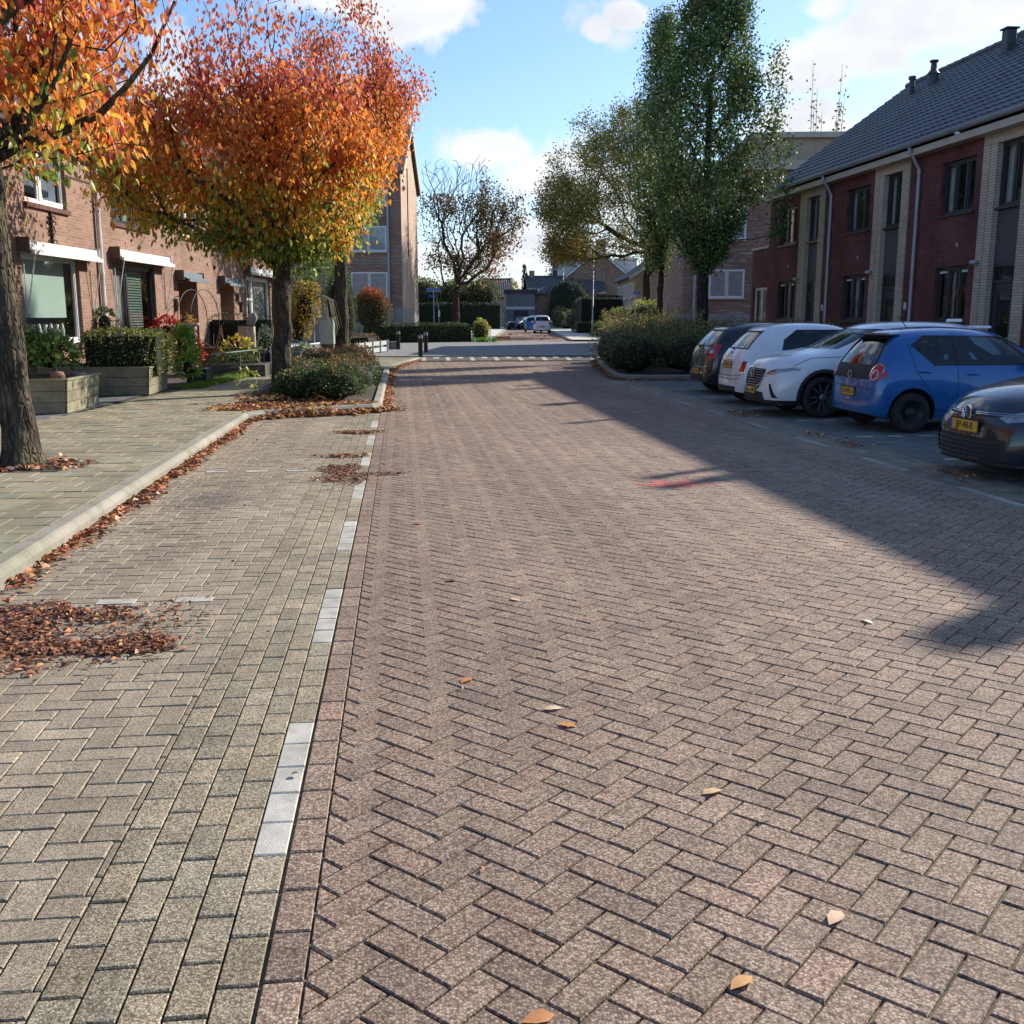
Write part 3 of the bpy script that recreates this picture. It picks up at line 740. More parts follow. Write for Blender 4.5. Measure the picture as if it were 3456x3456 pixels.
leafpatch('fallen_leaves', 'dark brown crumbled leaf pile on the left parking bay', P, .042, .004, BR + BR + RB[:3] + [(.5, .24, .1)], thick=.012, up=.1)
P = np.vstack([blob(620, -.68, 11.0, .22, .42), blob(420, -.62, 10.4, .28, .3, .3), blob(150, -.25, 10.7, .3, .1, -.1), blob(150, -.6, 10.7, .5, .9)])
leafpatch('fallen_leaves', 'reddish leaf patch over the white edge line', P, .038, .004, BR + [(.36, .13, .06)], thick=.012, up=.1)
P = np.vstack([blob(260, -.62, 14.6, .3, .12), blob(150, -.66, 12.1, .3, .1)])
leafpatch('fallen_leaves', 'two narrow bands of leaves across the gutter bricks', P, .06, .004, RB, thick=.02)
P = np.vstack([blob(1500, -2.1, 17.9, .9, .8), blob(900, -2.6, 17.6, .6, .7), blob(600, -1.2, 18.3, .8, .35), blob(900, -2.0, 20, 1.0, 1.5)])
P = P[(P[:, 0] > -3.2) & (P[:, 0] < -.5)]
leafpatch('fallen_leaves', 'red and yellow leaves on the soil around the second tree', P, .085, PV - .025, RB + [(.6, .42, .07)], thick=.05)
P = np.vstack([blob(420, -3.9, 10.95, .6, .5)])
leafpatch('fallen_leaves', 'red brown leaves in the square pit around the nearest tree', P, .075, PV, RB, thick=.03)
P = along([(6.1, 26.15), (5.75, 26.4), (5.62, 27.2), (6.45, 33.5), (7.5, 40)][::-1], 2200, .0, .35)
P2 = along([(11, 26.1), (6.1, 26.1)][::-1], 900, .0, .25)
P3 = np.array([(5.7 + rng.normal(0, .1), y + rng.normal(0, .22)) for y in (16.9, 16.6, 13.7, 12.6, 9.9) for _ in range(35)])
leafpatch('fallen_leaves', 'brown leaves along the kerb of the right island and in its gutter', np.vstack([P[:, :], P2, P3]), .075, .006, BR + RB, thick=.04)
P = np.array([fs(u, v)[:2] for u, v in zip(rng.uniform(.5, 26, 700), rng.uniform(0, 4.4, 700))])
P2 = np.array([fs(u, v)[:2] for u, v in zip(rng.uniform(.5, 14, 900), np.abs(rng.normal(0, .4, 900)))])
leafpatch('fallen_leaves', 'scattered leaves on the sunlit road beyond the crossing', np.vstack([P, P2]), .13, PV + .045, [(.5, .3, .14), (.4, .2, .1), (.3, .15, .08)], thick=.01)
P = np.vstack([np.column_stack([rng.uniform(-2.4, 5, 90), rng.uniform(2.0, 30, 90)]), np.column_stack([-2.4 + np.abs(rng.normal(0, .45, 260)), rng.uniform(4.5, 17, 260)])])
leafpatch('fallen_leaves', 'crumbs of leaf scattered thinly over the road bricks', P, .035, .005, BR, thick=.002)
singles = [(.84, 2.22, 'large pale orange leaf with dark stalk on the bricks at the bottom'), (.33, 2.13, 'crumpled orange leaf at the very bottom edge of the road'), (1.18, 2.47, 'curled pale leaf on the bricks at the lower right'),
           (1.0, 3.2, 'small tan leaf on the bricks left of the lower right corner'), (.67, 3.83, 'small orange leaf beside a pale one in the middle of the road'), (.56, 4.03, 'pale leaf just behind the small orange one'),
           (.29, 4.44, 'orange brown leaf right of the header bricks'), (2.48, 5.05, 'whitish leaf just outside the big house shadow'), (.06, 8.02, 'red leaf just right of the white line'),
           (.32, 6.2, 'dark brown leaf in the left half of the road'), (.6, 5.75, 'faint tan leaf in the middle distance of the road')]
cols_ = [(.66, .36, .15), (.6, .26, .1), (.7, .5, .32), (.62, .42, .22), (.6, .26, .08), (.66, .5, .32), (.5, .2, .07), (.8, .74, .58), (.42, .08, .03), (.14, .07, .04), (.6, .42, .26)]
for (x, y, lb), cl in zip(singles, cols_):
    a = rng.uniform(0, 6.28)
    o = leaf_mesh('fallen_leaf', [(0, 0, .012)], [(math.cos(a), math.sin(a), .03)], .085, .55, np.array([cl]), M['litter'], near=True, fold=.14, bend=.14, lie=.06)
    zz = min(v.co.z for v in o.data.vertices); o.location = (x, y, .003 - zz); tag(o, lb, 'leaf', 'single leaves lying on the road')
# ------------------------------------------------------------------ building helpers (local frame: x along facade, -y towards the street)
def wall_open(mb, x0, x1, z0, z1, ops, y=0.0, rev=0.14, back=False):
    """wall face at y with rectangular openings and reveals"""
    xs = sorted({x0, x1} | {o[0] for o in ops} | {o[1] for o in ops}); zs = sorted({z0, z1} | {o[2] for o in ops} | {o[3] for o in ops})
    xs = [v for v in xs if x0 <= v <= x1]; zs = [v for v in zs if z0 <= v <= z1]
    for i in range(len(xs) - 1):
        for j in range(len(zs) - 1):
            cx, cz = (xs[i] + xs[i + 1]) / 2, (zs[j] + zs[j + 1]) / 2
            if any(o[0] < cx < o[1] and o[2] < cz < o[3] for o in ops): continue
            mb.poly([(xs[i], y, zs[j]), (xs[i + 1], y, zs[j]), (xs[i + 1], y, zs[j + 1]), (xs[i], y, zs[j + 1])])
    for (a, b, c, d) in [o[:4] for o in ops]:
        mb.poly([(a, y, c), (a, y, d), (a, y + rev, d), (a, y + rev, c)][::-1])
        mb.poly([(b, y, c), (b, y + rev, c), (b, y + rev, d), (b, y, d)][::-1])
        mb.poly([(a, y, d), (b, y, d), (b, y + rev, d), (a, y + rev, d)][::-1])
        mb.poly([(a, y, c), (a, y + rev, c), (b, y + rev, c), (b, y, c)][::-1])
def window(par, x0, x1, z0, z1, y, frame, panes=((0, 1),), fw=.06, sill=None, glass=None, inner=.035, transom=None, curtain=None, name='window', trickle=False, lab=None):
    """frame with mullions (y = outer face of the frame), panes behind; panes are fractions of the width"""
    m = MB(); t = .07
    m.box(x0, x0 + fw, y, y + t, z0, z1); m.box(x1 - fw, x1, y, y + t, z0, z1); m.box(x0 + fw, x1 - fw, y, y + t, z0, z0 + fw); m.box(x0 + fw, x1 - fw, y, y + t, z1 - fw, z1)
    for a, b in panes[:-1] if panes else (): 
        xm = x0 + (x1 - x0) * b; m.box(xm - fw * .5, xm + fw * .5, y + .002, y + t, z0 + fw, z1 - fw)
    if transom:
        for (a, b, zf) in transom:
            xa, xb = x0 + (x1 - x0) * a + fw * .5, x0 + (x1 - x0) * b - fw * .5; zz = z0 + (z1 - z0) * zf
            m.box(xa, xb, y + .004, y + t, zz - fw * .45, zz + fw * .45)
    for k, (a, b) in enumerate(panes):          # sash rims
        xa, xb = x0 + (x1 - x0) * a + fw * .9, x0 + (x1 - x0) * b - fw * .9
        for q in ((xa, xa + inner, z0 + fw, z1 - fw), (xb - inner, xb, z0 + fw, z1 - fw), (xa + inner, xb - inner, z0 + fw, z0 + fw + inner), (xa + inner, xb - inner, z1 - fw - inner, z1 - fw)):
            m.box(q[0], q[1], y + .018, y + t - .004, q[2], q[3])
    w = m.build(name, frame, par)
    if lab: w['label'] = lab
    g = MB(); g.poly([(x0 + .02, y + .045, z0 + .02), (x1 - .02, y + .045, z0 + .02), (x1 - .02, y + .045, z1 - .02), (x0 + .02, y + .045, z1 - .02)])
    g.build('pane', glass or M['glass'], w)
    if trickle:
        for a, b in panes[::2]:
            xa, xb = x0 + (x1 - x0) * a, x0 + (x1 - x0) * b; v = MB()
            v.box(xa + .1, xb - .1, y - .012, y + .017, z1 - fw - .09, z1 - fw - .04); v.build('trickle_vent', M['white'], w)
    if curtain:
        for (a, b, za, zb, mt, dy) in curtain:
            c = MB(); xa, xb = x0 + (x1 - x0) * a, x0 + (x1 - x0) * b; n = max(2, int((xb - xa) / .03)); Z0 = z0 + (z1 - z0) * za; Z1 = z0 + (z1 - z0) * zb
            wav = .015 if mt is M['curtain'] else 0.0
            for i in range(n):
                u0, u1 = xa + (xb - xa) * i / n, xa + (xb - xa) * (i + 1) / n
                c.poly([(u0, dy + y + wav * math.sin(i * 1.3), Z0), (u1, dy + y + wav * math.sin((i + 1) * 1.3), Z0), (u1, dy + y + wav * math.sin((i + 1) * 1.3), Z1), (u0, dy + y + wav * math.sin(i * 1.3), Z1)])
            c.build('curtain' if wav else 'blind', mt, w)
    if sill:
        s = MB(); s.box(x0 - .05, x1 + .05, y - sill[0], y + .01, z0 - sill[1], z0 - .002); s.build('sill', sill[2], w)
    return w
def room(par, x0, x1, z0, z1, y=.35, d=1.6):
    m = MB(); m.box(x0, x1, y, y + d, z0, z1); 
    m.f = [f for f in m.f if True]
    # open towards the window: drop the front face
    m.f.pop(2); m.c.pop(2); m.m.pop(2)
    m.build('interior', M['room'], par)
def tiled_roof(par, x0, x1, ye, ze, yr, zr, mt, pitch=.30, course=.34, amp=.022, name='roof', both=True, yb=None, thick=.1):
    """pantile slope: sinusoidal tiles, overlapping courses; optional back slope"""
    mb = MB()
    def slope(ya, za, yb_, zb_):
        L = math.hypot(yb_ - ya, zb_ - za); ny, nz = -(zb_ - za) / L, (yb_ - ya) / L
        if nz < 0: ny, nz = -ny, -nz
        nc = max(1, round(L / course)); nx = int((x1 - x0) / pitch * 6)
        for j in range(nc):
            s0, s1 = j / nc, (j + 1) / nc + .03
            b = len(mb.v)
            for (s, hgt) in ((s0, .045), (min(s1, 1), .008)):
                for i in range(nx + 1):
                    x = x0 + (x1 - x0) * i / nx; ph = x / pitch * 2 * math.pi
                    h = hgt + amp * (math.sin(ph) + .35 * math.sin(2 * ph + .6))
                    mb.v.append((x, ya + (yb_ - ya) * s + ny * h, za + (zb_ - za) * s + nz * h))
            for i in range(nx): mb.face((b + i, b + i + 1, b + nx + 2 + i, b + nx + 1 + i))
            e = len(mb.v)          # course nose
            for i in range(nx + 1):
                q = mb.v[b + i]; mb.v.append((q[0], q[1] - ny * .03, q[2] - nz * .03))
            for i in range(nx): mb.face((e + i, e + i + 1, b + i + 1, b + i))
    slope(ye, ze, yr, zr)
    o = mb.build(name, mt, par)
    m2 = MB(); yb = yb if yb is not None else 2 * yr - ye; 
    m2.poly([(x0, yb, ze), (x1, yb, ze), (x1, yr, zr - .01), (x0, yr, zr - .01)][::-1])
    m2.poly([(x0, ye, ze - .03), (x1, ye, ze - .03), (x1, yr, zr - .04), (x0, yr, zr - .04)][::-1])
    b2 = m2.build('roof_deck', mt, o)
    r = MB(); n = int((x1 - x0) / .42)
    for i in range(n):
        a = x0 + (x1 - x0) * i / n; b = x0 + (x1 - x0) * (i + 1) / n + .04
        r.tube([(a, yr, zr + .02), (b, yr, zr + .02)], [.125, .105], 10)
    r.build('ridge_tiles', mt, o, smooth=False)
    return o
def pipe_down(par, pts, r=.045, mt=None, name='downpipe'):
    m = MB(); m.tube(pts, r, 10); 
    for p, q in zip(pts[1:-1], pts[2:]): m.tube([(p[0], p[1], p[2]), (p[0], p[1], p[2] - .06)], r * 1.25, 10)
    z = pts[-1][2] + 1.0
    while z < pts[-2][2] - .4: m.tube([(pts[-1][0], pts[-1][1], z), (pts[-1][0], pts[-1][1], z + .05)], r * 1.2, 10); z += 1.4
    return m.build(name, mt or M['pipe'], par, smooth=False)
def gutter(par, x0, x1, y, z, r=.075, mt=None):
    m = MB(); n = 8
    for k in range(n):
        a0, a1 = math.pi * k / n, math.pi * (k + 1) / n
        P = [(y - math.cos(a) * r, z - math.sin(a) * r) for a in (a0, a1)]
        m.poly([(x0, P[0][0], P[0][1]), (x1, P[0][0], P[0][1]), (x1, P[1][0], P[1][1]), (x0, P[1][0], P[1][1])])
    m.tube([(x0, y - r, z), (x1, y - r, z)], .012, 6)
    return m.build('gutter', mt or M['pipe'], par)

# ------------------------------------------------------------------ right row: four red-brick units
FR = 13.2
def house_unit(label, yhi, width=5.43, end=None, low=True):
    t = thing('terraced_house', label, 'house', (FR, yhi, 0), rad(-90), 'red brick terraced houses on the right')
    o = 0.0
    uw = (1.0, 2.53); op = (3.42, 4.46); lw = (1.03, 2.53); zl, zr_ = 5.62, 4.02
    ops = [(uw[0], uw[1], 4.03, 5.27), (lw[0], lw[1], 1.5, 2.8)]
    m = MB(); wall_open(m, 4.86, width, 0, 5.75, []); m.build('wall', M['brickR'], t)
    m = MB(); wall_open(m, 0, 2.86, 0, 5.75, ops); m.build('wall', M['brickR'], t); m = MB()
    m.poly([(0, 9.6, 0), (width, 9.6, 0), (width, 9.6, 5.75), (0, 9.6, 5.75)][::-1])
    m.build('rear_wall', M['brickR'], t); m = MB()
    m.poly([(2.86, 0, 5.62), (4.86, 0, 5.62), (4.86, 0, 5.75), (2.86, 0, 5.75)])
    m.build('wall', M['brickR'], t)
    # yellow brick surround, slightly proud
    p = MB(); 
    p.box(2.86, 3.13, -.035, .2, 0.1, 5.38); p.box(3.17, op[0], -.035, .2, 0.1, 5.38); p.box(3.13, 3.17, -.005, .2, 0.1, 5.38); p.box(op[1], 4.86, -.035, .2, 0.1, 5.38)
    p.build('brick_pilaster', M['brickY'], t)
    p = MB(); p.box(2.86, 4.86, -.035, .2, 5.382, 5.62); p.build('brick_lintel', M['soldier'], t)
    window(t, *uw, 4.03, 5.27, .09, M['anthra'], ((0, .34), (.34, .67), (.67, 1)), .055, (.14, .05, M['anthra']), curtain=((.02, .16, 0, 1, M['curtain'], .12), (.8, .98, 0, 1, M['curtain'], .12)), trickle=False)
    window(t, *lw, 1.5, 2.8, .09, M['anthra'], ((0, .34), (.34, .67), (.67, 1)), .055, (.14, .05, M['anthra']), curtain=((.3, .42, .05, 1, M['curtain'], .12),), trickle=True)
    window(t, op[0], op[1], 4.0, 5.38, .1, M['anthra'], ((0, .5), (.5, 1)), .055, (.1, .05, M['anthra']), curtain=((.05, .4, .0, 1, M['curtain'], .13),))
    pm = MB(); pm.box(op[0], op[1], .1, .16, 2.78, 3.948); pm.build('spandrel_panel', M['panelgrey'], t)
    d = MB(); d.box(op[0], op[0] + .06, .1, .17, .1, 2.775); d.box(op[1] - .06, op[1], .1, .17, .1, 2.775); d.box(op[0] + .06, op[1] - .06, .1, .17, 2.35, 2.42); d.box(op[0] + .06, op[1] - .06, .1, .17, 2.71, 2.775)
    d.box(op[0] + .07, op[0] + .22, .12, .16, .12, 2.34); d.box(op[1] - .32, op[1] - .07, .12, .16, .12, 2.34); d.box(op[0] + .22, op[1] - .32, .12, .16, .12, .5); d.box(op[0] + .22, op[1] - .32, .12, .16, 2.1, 2.34)
    dd = d.build('door', M['anthra'], t)
    g = MB(); g.poly([(op[0] + .2, .14, .45), (op[1] - .3, .14, .45), (op[1] - .3, .14, 2.12), (op[0] + .2, .14, 2.12)]); g.poly([(op[0] + .06, .14, 2.42), (op[1] - .06, .14, 2.42), (op[1] - .06, .14, 2.71), (op[0] + .06, .14, 2.71)]); g.build('pane', M['glass'], dd)
    h = MB(); h.tube([(op[1] - .14, .1, 1.15), (op[1] - .14, .06, 1.15), (op[1] - .26, .06, 1.15)], .012, 6); h.build('handle', M['galv'], dd)
    room(t, .6, 2.84, 1.2, 2.95); room(t, .6, 2.84, 3.4, 5.5); room(t, 3.3, 4.6, .1, 2.76, .3, 1); room(t, 3.3, 4.6, 3.7, 5.5, .3, 1.4)
    l = MB(); l.lathe([(0, .05), (.07, .04), (.1, 0), (.07, -.05), (0, -.06)], 12, 'z', (3.0, -.14, 2.84)); l.box(2.98, 3.02, -.12, -.036, 2.82, 2.86); l.build('porch_lamp', M['galv'], t, smooth=True)
    nb = MB(); nb.box(4.98, 5.1, -.02, -.002, 1.8, 1.98); nb.build('letter_plate', M['white'], t)
    hn = MB(); hn.box(1.95, 2.02, -.02, -.002, 3.25, 3.34); hn.build('wall_vent', M['galv'], t)
    # eaves
    f = MB(); f.box(0, width, -.30, .02, 5.60, 5.76); f.build('fascia', M['fascia'], t)
    gutter(t, 0, width, -.38, 5.88)
    tiled_roof(t, 0, width, -.36, 5.86, 4.8, 9.58, M['rooftile'], amp=.011)
    pipe_down(t, [(width + .0, -.38, 5.8), (width, -.36, 5.72), (width + .02, -.08, 5.25), (width + .02, -.08, .1)])
    return t
M['soldier'] = brick('yellow_soldier_brick', (0.50, 0.42, 0.31), (0.60, 0.52, 0.40), (0.22, 0.18, 0.14), bw=.0625, rh=.24, ms=.005, var=.1, off=0.0)
M['panelgrey'] = mat('grey_facade_panel', (.085, .08, .085), .6, .08, 3)
u1 = house_unit('red brick terraced house second from the far end, behind the two white cars', 31.3)
def flue(par, x, y, z, h=.75, kind=0):
    m = MB()
    if kind == 0:
        m.box(x - .17, x + .17, y - .13, y + .13, z - .5, z + .02); m.tube([(x, y, z), (x, y, z + h)], .085, 12); m.tube([(x, y, z + h), (x, y, z + h + .1)], .12, 12)
    else:
        m.lathe([(.16, -.4), (.16, .25), (.19, .3), (.1, .42), (.09, .62), (.14, .66), (.14, .7), (0, .72)], 14, 'z', (x, y, z))
    return m.build('roof_vent', M['rooftile'], par)
u2 = copy_tree(u1); u2.location = (FR, 25.87, 0); u2['label'] = 'red brick terraced house behind the small blue car, third from the far end'
flue(u2, .12, 3.85, 8.92, .6)
u3 = copy_tree(u1); u3.location = (FR, 20.44, 0); u3['label'] = 'red brick terraced house at the near right edge of the picture, behind the black car'
flue(u3, .12, 3.85, 8.92, .62); flue(u3, .75, 3.8, 8.9, .1, 1)
g_ = MB(); 
for yy in (0,): g_.poly([(5.43, 0, 0), (5.43, 9.6, 0), (5.43, 9.6, 5.75), (5.43, 4.8, 9.5), (5.43, 0, 5.75)])
g_.build('gable_wall', M['brickR'], u3)
g_ = MB(); g_.box(5.1, 5.4, 4.35, 4.75, 9.2, 9.93); g_.build('chimney', M['brickR'], u3)
u0 = copy_tree(u1); u0.location = (FR, 36.73, 0); u0['label'] = 'end terraced house of the red brick row, with low side wing beside the flats'
flue(u0, 2.4, 3.75, 8.85, .45); flue(u0, 3.5, 3.9, 8.95, .3, 1)
g_ = MB(); g_.poly([(0.0, 0, 0), (0.0, 0, 5.75), (0.0, 4.8, 9.5), (0.0, 9.6, 5.75), (0.0, 9.6, 0)]); wall_open(g_, -1.74, -.002, 0, 4.03, [(-1.52, -.05, .1, 2.67)]); g_.poly([(-1.74, 0, 0), (-1.74, 8, 0), (-1.74, 8, 4.03), (-1.74, 0, 4.03)][::-1]); g_.poly([(-1.74, 0, 4.03), (0, 0, 4.03), (0, 8, 4.03), (-1.74, 8, 4.03)])
g_.build('side_wing', M['brickR'], u0)
g_ = MB(); g_.box(-1.8, .0, -.04, .1, 4.035, 4.11); g_.build('coping', M['fascia'], u0)
window(u0, -1.52, -.05, .1, 2.67, .08, M['white'], ((0, .5), (.5, 1)), .07, lab='white framed garden door of the side wing'); room(u0, -1.6, -.02, .1, 2.8, .3, 1.5)

flue(u1, 2.2, 3.9, 8.95, .1); m_ = MB(); m_.bev(2.1, 2.4, 3.75, 4.05, 8.6, 9.5, .03); m_.box(2.06, 2.44, 3.71, 4.09, 9.502, 9.54); m_.build('roof_duct', M['rooftile'], u1)
# ------------------------------------------------------------------ left row: old brick houses, slightly turned
LR = rad(90) - math.atan(.11); LP = (-7.3, 20.0)
def lw(u, y=0, z=0):    # local -> world
    c, s = math.cos(LR), math.sin(LR); return (LP[0] + u * c - y * s, LP[1] + u * s + y * c, z)
def old_house(label, u0, u1, ops, upper, pipe=None, mirror=False):
    t = thing('brick_house', label, 'house', lw(u0), LR, 'old brick row houses on the left')
    W = u1 - u0; m = MB(); allo = [(a - u0, b - u0, c, d) for a, b, c, d in ops]
    wall_open(m, 0, W, 0, 5.2, allo, rev=.12)
    m.build('wall', M['brickL'], t); m = MB(); m.poly([(0, 8.4, 0), (W, 8.4, 0), (W, 8.4, 5.2), (0, 8.4, 5.2)][::-1])
    m.build('rear_wall', M['brickL'], t)
    e = MB(); e.box(0, W, -.32, .02, 5.08, 5.22); e.build('fascia', M['anthra'], t)
    gutter(t, 0, W, -.40, 5.30, .07)
    tiled_roof(t, 0, W, -.36, 5.29, 4.2, 8.9, M['roofL'], pitch=.26, course=.33)
    edges = sorted([0.0, W] + [v for a, b, c, d in allo if c > 3 for v in (a - .04, b + .04)])
    for a, b in zip(edges[::2], edges[1::2]):
        if b - a > .1: s = MB(); s.box(a, b, -.02, .0, 4.5, 4.54); s.build('brick_band', M['brickS'], t)
    return t
def awning(par, x0, x1, z, proj=.28, white=True, arms=True, name='awning'):
    m = MB(); m.box(x0, x1, -.16, -.01, z - .02, z + .12); m.box(x0 - .03, x0, -.2, 0, z - .06, z + .16); m.box(x1, x1 + .03, -.2, 0, z - .06, z + .16)
    m.box(x0 + .03, x1 - .03, -proj - .03, -proj + .03, z - .14, z - .06)
    m.poly([(x0 + .04, -.15, z + .02), (x1 - .04, -.15, z + .02), (x1 - .04, -proj, z - .07), (x0 + .04, -proj, z - .07)])
    o = m.build(name, M['white'] if white else M['canopy'], par)
    e = MB(); e.box(x0 - .075, x0 - .032, -.24, 0, z - .1, z + .17); e.build('end_cap', M['brown'], o)
    if arms:
        for x in (x0 + .12, x1 - .12):
            a = MB(); a.tube([(x, -.03, z - 1.25), (x, -proj, z - .12)], .012, 6); a.tube([(x, -.02, z - .3), (x, -.02, z - 1.25)], .012, 6); a.build('awning_arm', M['white'], o)
    return o
M['canopy'] = mat('slate_blue_canopy', (.16, .20, .22), .5, .1, 3); M['brown'] = mat('brown_cap', (.12, .075, .055), .6, .2, 6)
# house with the large white window
A1 = (1.02, 3.66, 1.06, 2.84); A2 = (1.40, 3.30, 3.80, 5.02)
h1 = old_house('old brick house with big white window and pale green roller blind, nearest on the left', -9, 4.78, [A1, A2, (-4, -2, 1.0, 2.8), (-4, -2.2, 3.8, 5.02), (-6.9, -5.9, .15, 2.5)], [])
def L(o, q): return tuple(v + o for v in q[:2]) + tuple(q[2:])
window(h1, *L(9, A1), .07, M['white2'], ((0, 1),), .085, (.13, .1, M['brickS']), curtain=((.03, .86, .3, .97, M['blindG'], .12),), lab='large white framed ground floor window')
room(h1, 9.7, 13, .8, 3.0)
vs = MB()
for k in range(7): vs.lathe([(.05, 0), (.09, .1), (.04, .2), (.06, .28), (0, .29)] if k % 2 else [(.04, 0), (.06, .15), (.03, .3), (0, .31)], 10, 'z', (10.6 + k * .27, .28, 1.17))
vs.build('vases', M['white'], h1, smooth=True)
w2 = window(h1, *L(9, A2), .07, M['white2'], ((0, .44), (.44, 1)), .075, (.13, .09, M['brickS']), curtain=((.78, .97, 0, 1, M['curtain'], .3), (.0, .0, 0, 1, M['curtain'], .3)))
room(h1, 10, 12.6, 3.4, 5.1)
# tilted sash
s_ = MB(); 
for q in ((0, .05, 0, 1.08), (.95, 1.0, 0, 1.08), (.05, .95, 0, .05), (.05, .95, 1.03, 1.08)): s_.box(q[0], q[1], 0, .04, q[2], q[3])
Mt = Matrix.Translation((11.27, .06, 3.88)) @ Matrix.Rotation(rad(-7), 4, 'X')
s_.build('open_sash', M['white2'], w2, M=Mt)
window(h1, 5, 7, 1.0, 2.8, .07, M['white2'], ((0, .5), (.5, 1)), .08); window(h1, 5, 6.8, 3.8, 5.02, .07, M['white2'], ((0, .5), (.5, 1)), .08); room(h1, 4.6, 7.4, .8, 4.8)
dr = MB(); dr.box(2.1, 3.1, .1, .15, .15, 2.5); dr.build('door', M['anthra'], h1)
awning(h1, 9.95, 13.35, 2.93, .26)
pipe_down(h1, [(13.74, -.38, 5.2), (13.74, -.3, 5.15), (13.74, -.07, 4.95), (13.74, -.07, .15)], .05, M['pinkpipe'] if 'pinkpipe' in M else M['white'])
# wrought iron ornament
an = MB(); ax = 9 + 2.42
an.box(ax - .02, ax + .02, -.05, -.01, 2.98, 3.72)
for (cx, cz, r) in ((-.1, 3.45, .07), (.1, 3.45, .07), (-.08, 3.55, .06), (.09, 3.56, .06), (-.09, 3.08, .07), (.09, 3.08, .07), (0, 3.35, .08), (-.06, 3.3, .05), (.07, 3.3, .05)):
    an.tube([(ax + cx + r * math.cos(a), -.035 - .02 * math.sin(a * 2), cz + r * math.sin(a)) for a in np.linspace(0, 5.2, 10)], .012, 5)
an.build('wall_anchor', M['iron'], h1)
# dark framed house
B1 = (5.55, 8.4, .95, 2.86); B2 = (5.7, 8.1, 3.80, 5.02); B3 = (10.28, 12.0, .15, 2.58)
h2 = old_house('old brick house with anthracite window frames and green venetian blind', 4.8, 13.0, [B1, B2, B3, (10.9, 12.2, 3.85, 5.02)], [])
window(h2, *L(-4.8, B1), .07, M['anthra'], ((0, .36), (.36, 1)), .07, (.12, .09, M['brickS']), curtain=((.03, .34, .0, 1, M['curtain'], .1),))
bl = MB()
for k in range(26): bl.box(.75 + .36 * 2.85 + .1, 3.0, .16, .2, 1.08 + k * .066, 1.08 + k * .066 + .042)
bl.build('venetian_blind', M['slat'], h2)
room(h2, .5, 4.0, .8, 3.0, .4)
window(h2, *L(-4.8, B2), .07, M['anthra'], ((0, .36), (.36, .7), (.7, 1)), .07, (.12, .09, M['brickS']), curtain=((.38, .66, 0, 1, M['curtain'], .14),)); room(h2, .6, 3.8, 3.4, 4.8)
window(h2, 6.1, 7.4, 3.85, 5.02, .07, M['white2'], ((0, .5), (.5, 1)), .07, (.12, .09, M['brickS'])); room(h2, 5.8, 7.6, 3.4, 4.8)
awning(h2, .72, 4.45, 3.05, .26)
def porch(par, x0, x1, frame, zt=2.58, dep=.75):
    m = MB()
    for a, b in (((x0, .12), (x0, dep)), ((x1, dep), (x1, .12))): m.poly([(a[0], a[1], .15), (b[0], b[1], .15), (b[0], b[1], zt), (a[0], a[1], zt)])
    m.poly([(x0, .12, zt), (x0, dep, zt), (x1, dep, zt), (x1, .12, zt)]); m.poly([(x0, dep, .15), (x1, dep, .15), (x1, dep, zt), (x0, dep, zt)]); m.box(x0, x1, .0, dep, .1, .15)
    m.build('porch_wall', M['brickL'], par)
    d = MB(); a = x0 + .12; b = x0 + 1.12; y = dep - .08
    d.box(a, a + .08, y, y + .07, .15, zt - .05); d.box(b - .08, b, y, y + .07, .15, zt - .05); d.box(a + .08, b - .08, y, y + .07, zt - .15, zt - .05); d.box(a + .08, b - .08, y, y + .07, .15, .5); d.box(a + .08, b - .08, y, y + .07, 1.95, 2.02)
    dd = d.build('door', frame, par)
    g = MB(); g.poly([(a + .08, y + .03, .5), (b - .08, y + .03, .5), (b - .08, y + .03, zt - .15), (a + .08, y + .03, zt - .15)]); g.build('pane', M['glass'], dd)
    c = MB(); c.poly([(a + .1, y + .055, .5), (b - .1, y + .055, .5), (b - .1, y + .055, zt - .15), (a + .1, y + .055, zt - .15)]); c.build('curtain', M['curtain'], dd)
porch(h2, 5.48, 7.2, M['anthra'])
awning(h2, 5.35, 7.3, 2.72, .34, False, False, 'door_canopy')
lmp = MB(); lmp.box(5.05, 5.13, -.1, -.01, 1.75, 2.1); lmp.build('wall_lamp', M['brown'], h2)
# third house
C1 = (14.4, 16.0, .15, 2.58); C2 = (17.75, 21.2, .95, 3.0)
h3 = old_house('old brick house with white window beside the second tree, last of the left row', 13.0, 22.1, [C1, C2, (14.3, 15.8, 3.85, 5.02), (18, 20.4, 3.8, 5.02)], [])
window(h3, *L(-13, C2), .07, M['white2'], ((0, .28), (.28, 1)), .08, (.12, .09, M['brickS']), transom=((0, .28, .62),), curtain=((.05, .25, 0, 1, M['curtain'], .13), (.3, .98, 0, 1, M['curtain'], .13)))
room(h3, 4.5, 8.6, .7, 4.8, .5); window(h3, 1.3, 2.8, 3.85, 5.02, .07, M['white2'], ((0, .5), (.5, 1)), .07); window(h3, 5, 7.4, 3.8, 5.02, .07, M['white2'], ((0, .5), (.5, 1)), .07, (.12, .09, M['brickS'])); room(h3, 1.0, 3.0, 3.4, 4.8)
porch(h3, 1.4, 3.0, M['white2'])
awning(h3, 1.3, 3.1, 2.72, .34, False, False, 'door_canopy'); awning(h3, 4.5, 9.0, 3.2, .26)
lmp = MB(); lmp.box(3.7, 3.78, -.1, -.01, 1.75, 2.1); lmp.box(3.35, 3.5, -.06, -.01, 2.15, 2.4); lmp.build('wall_lamp', M['brown'], h3)
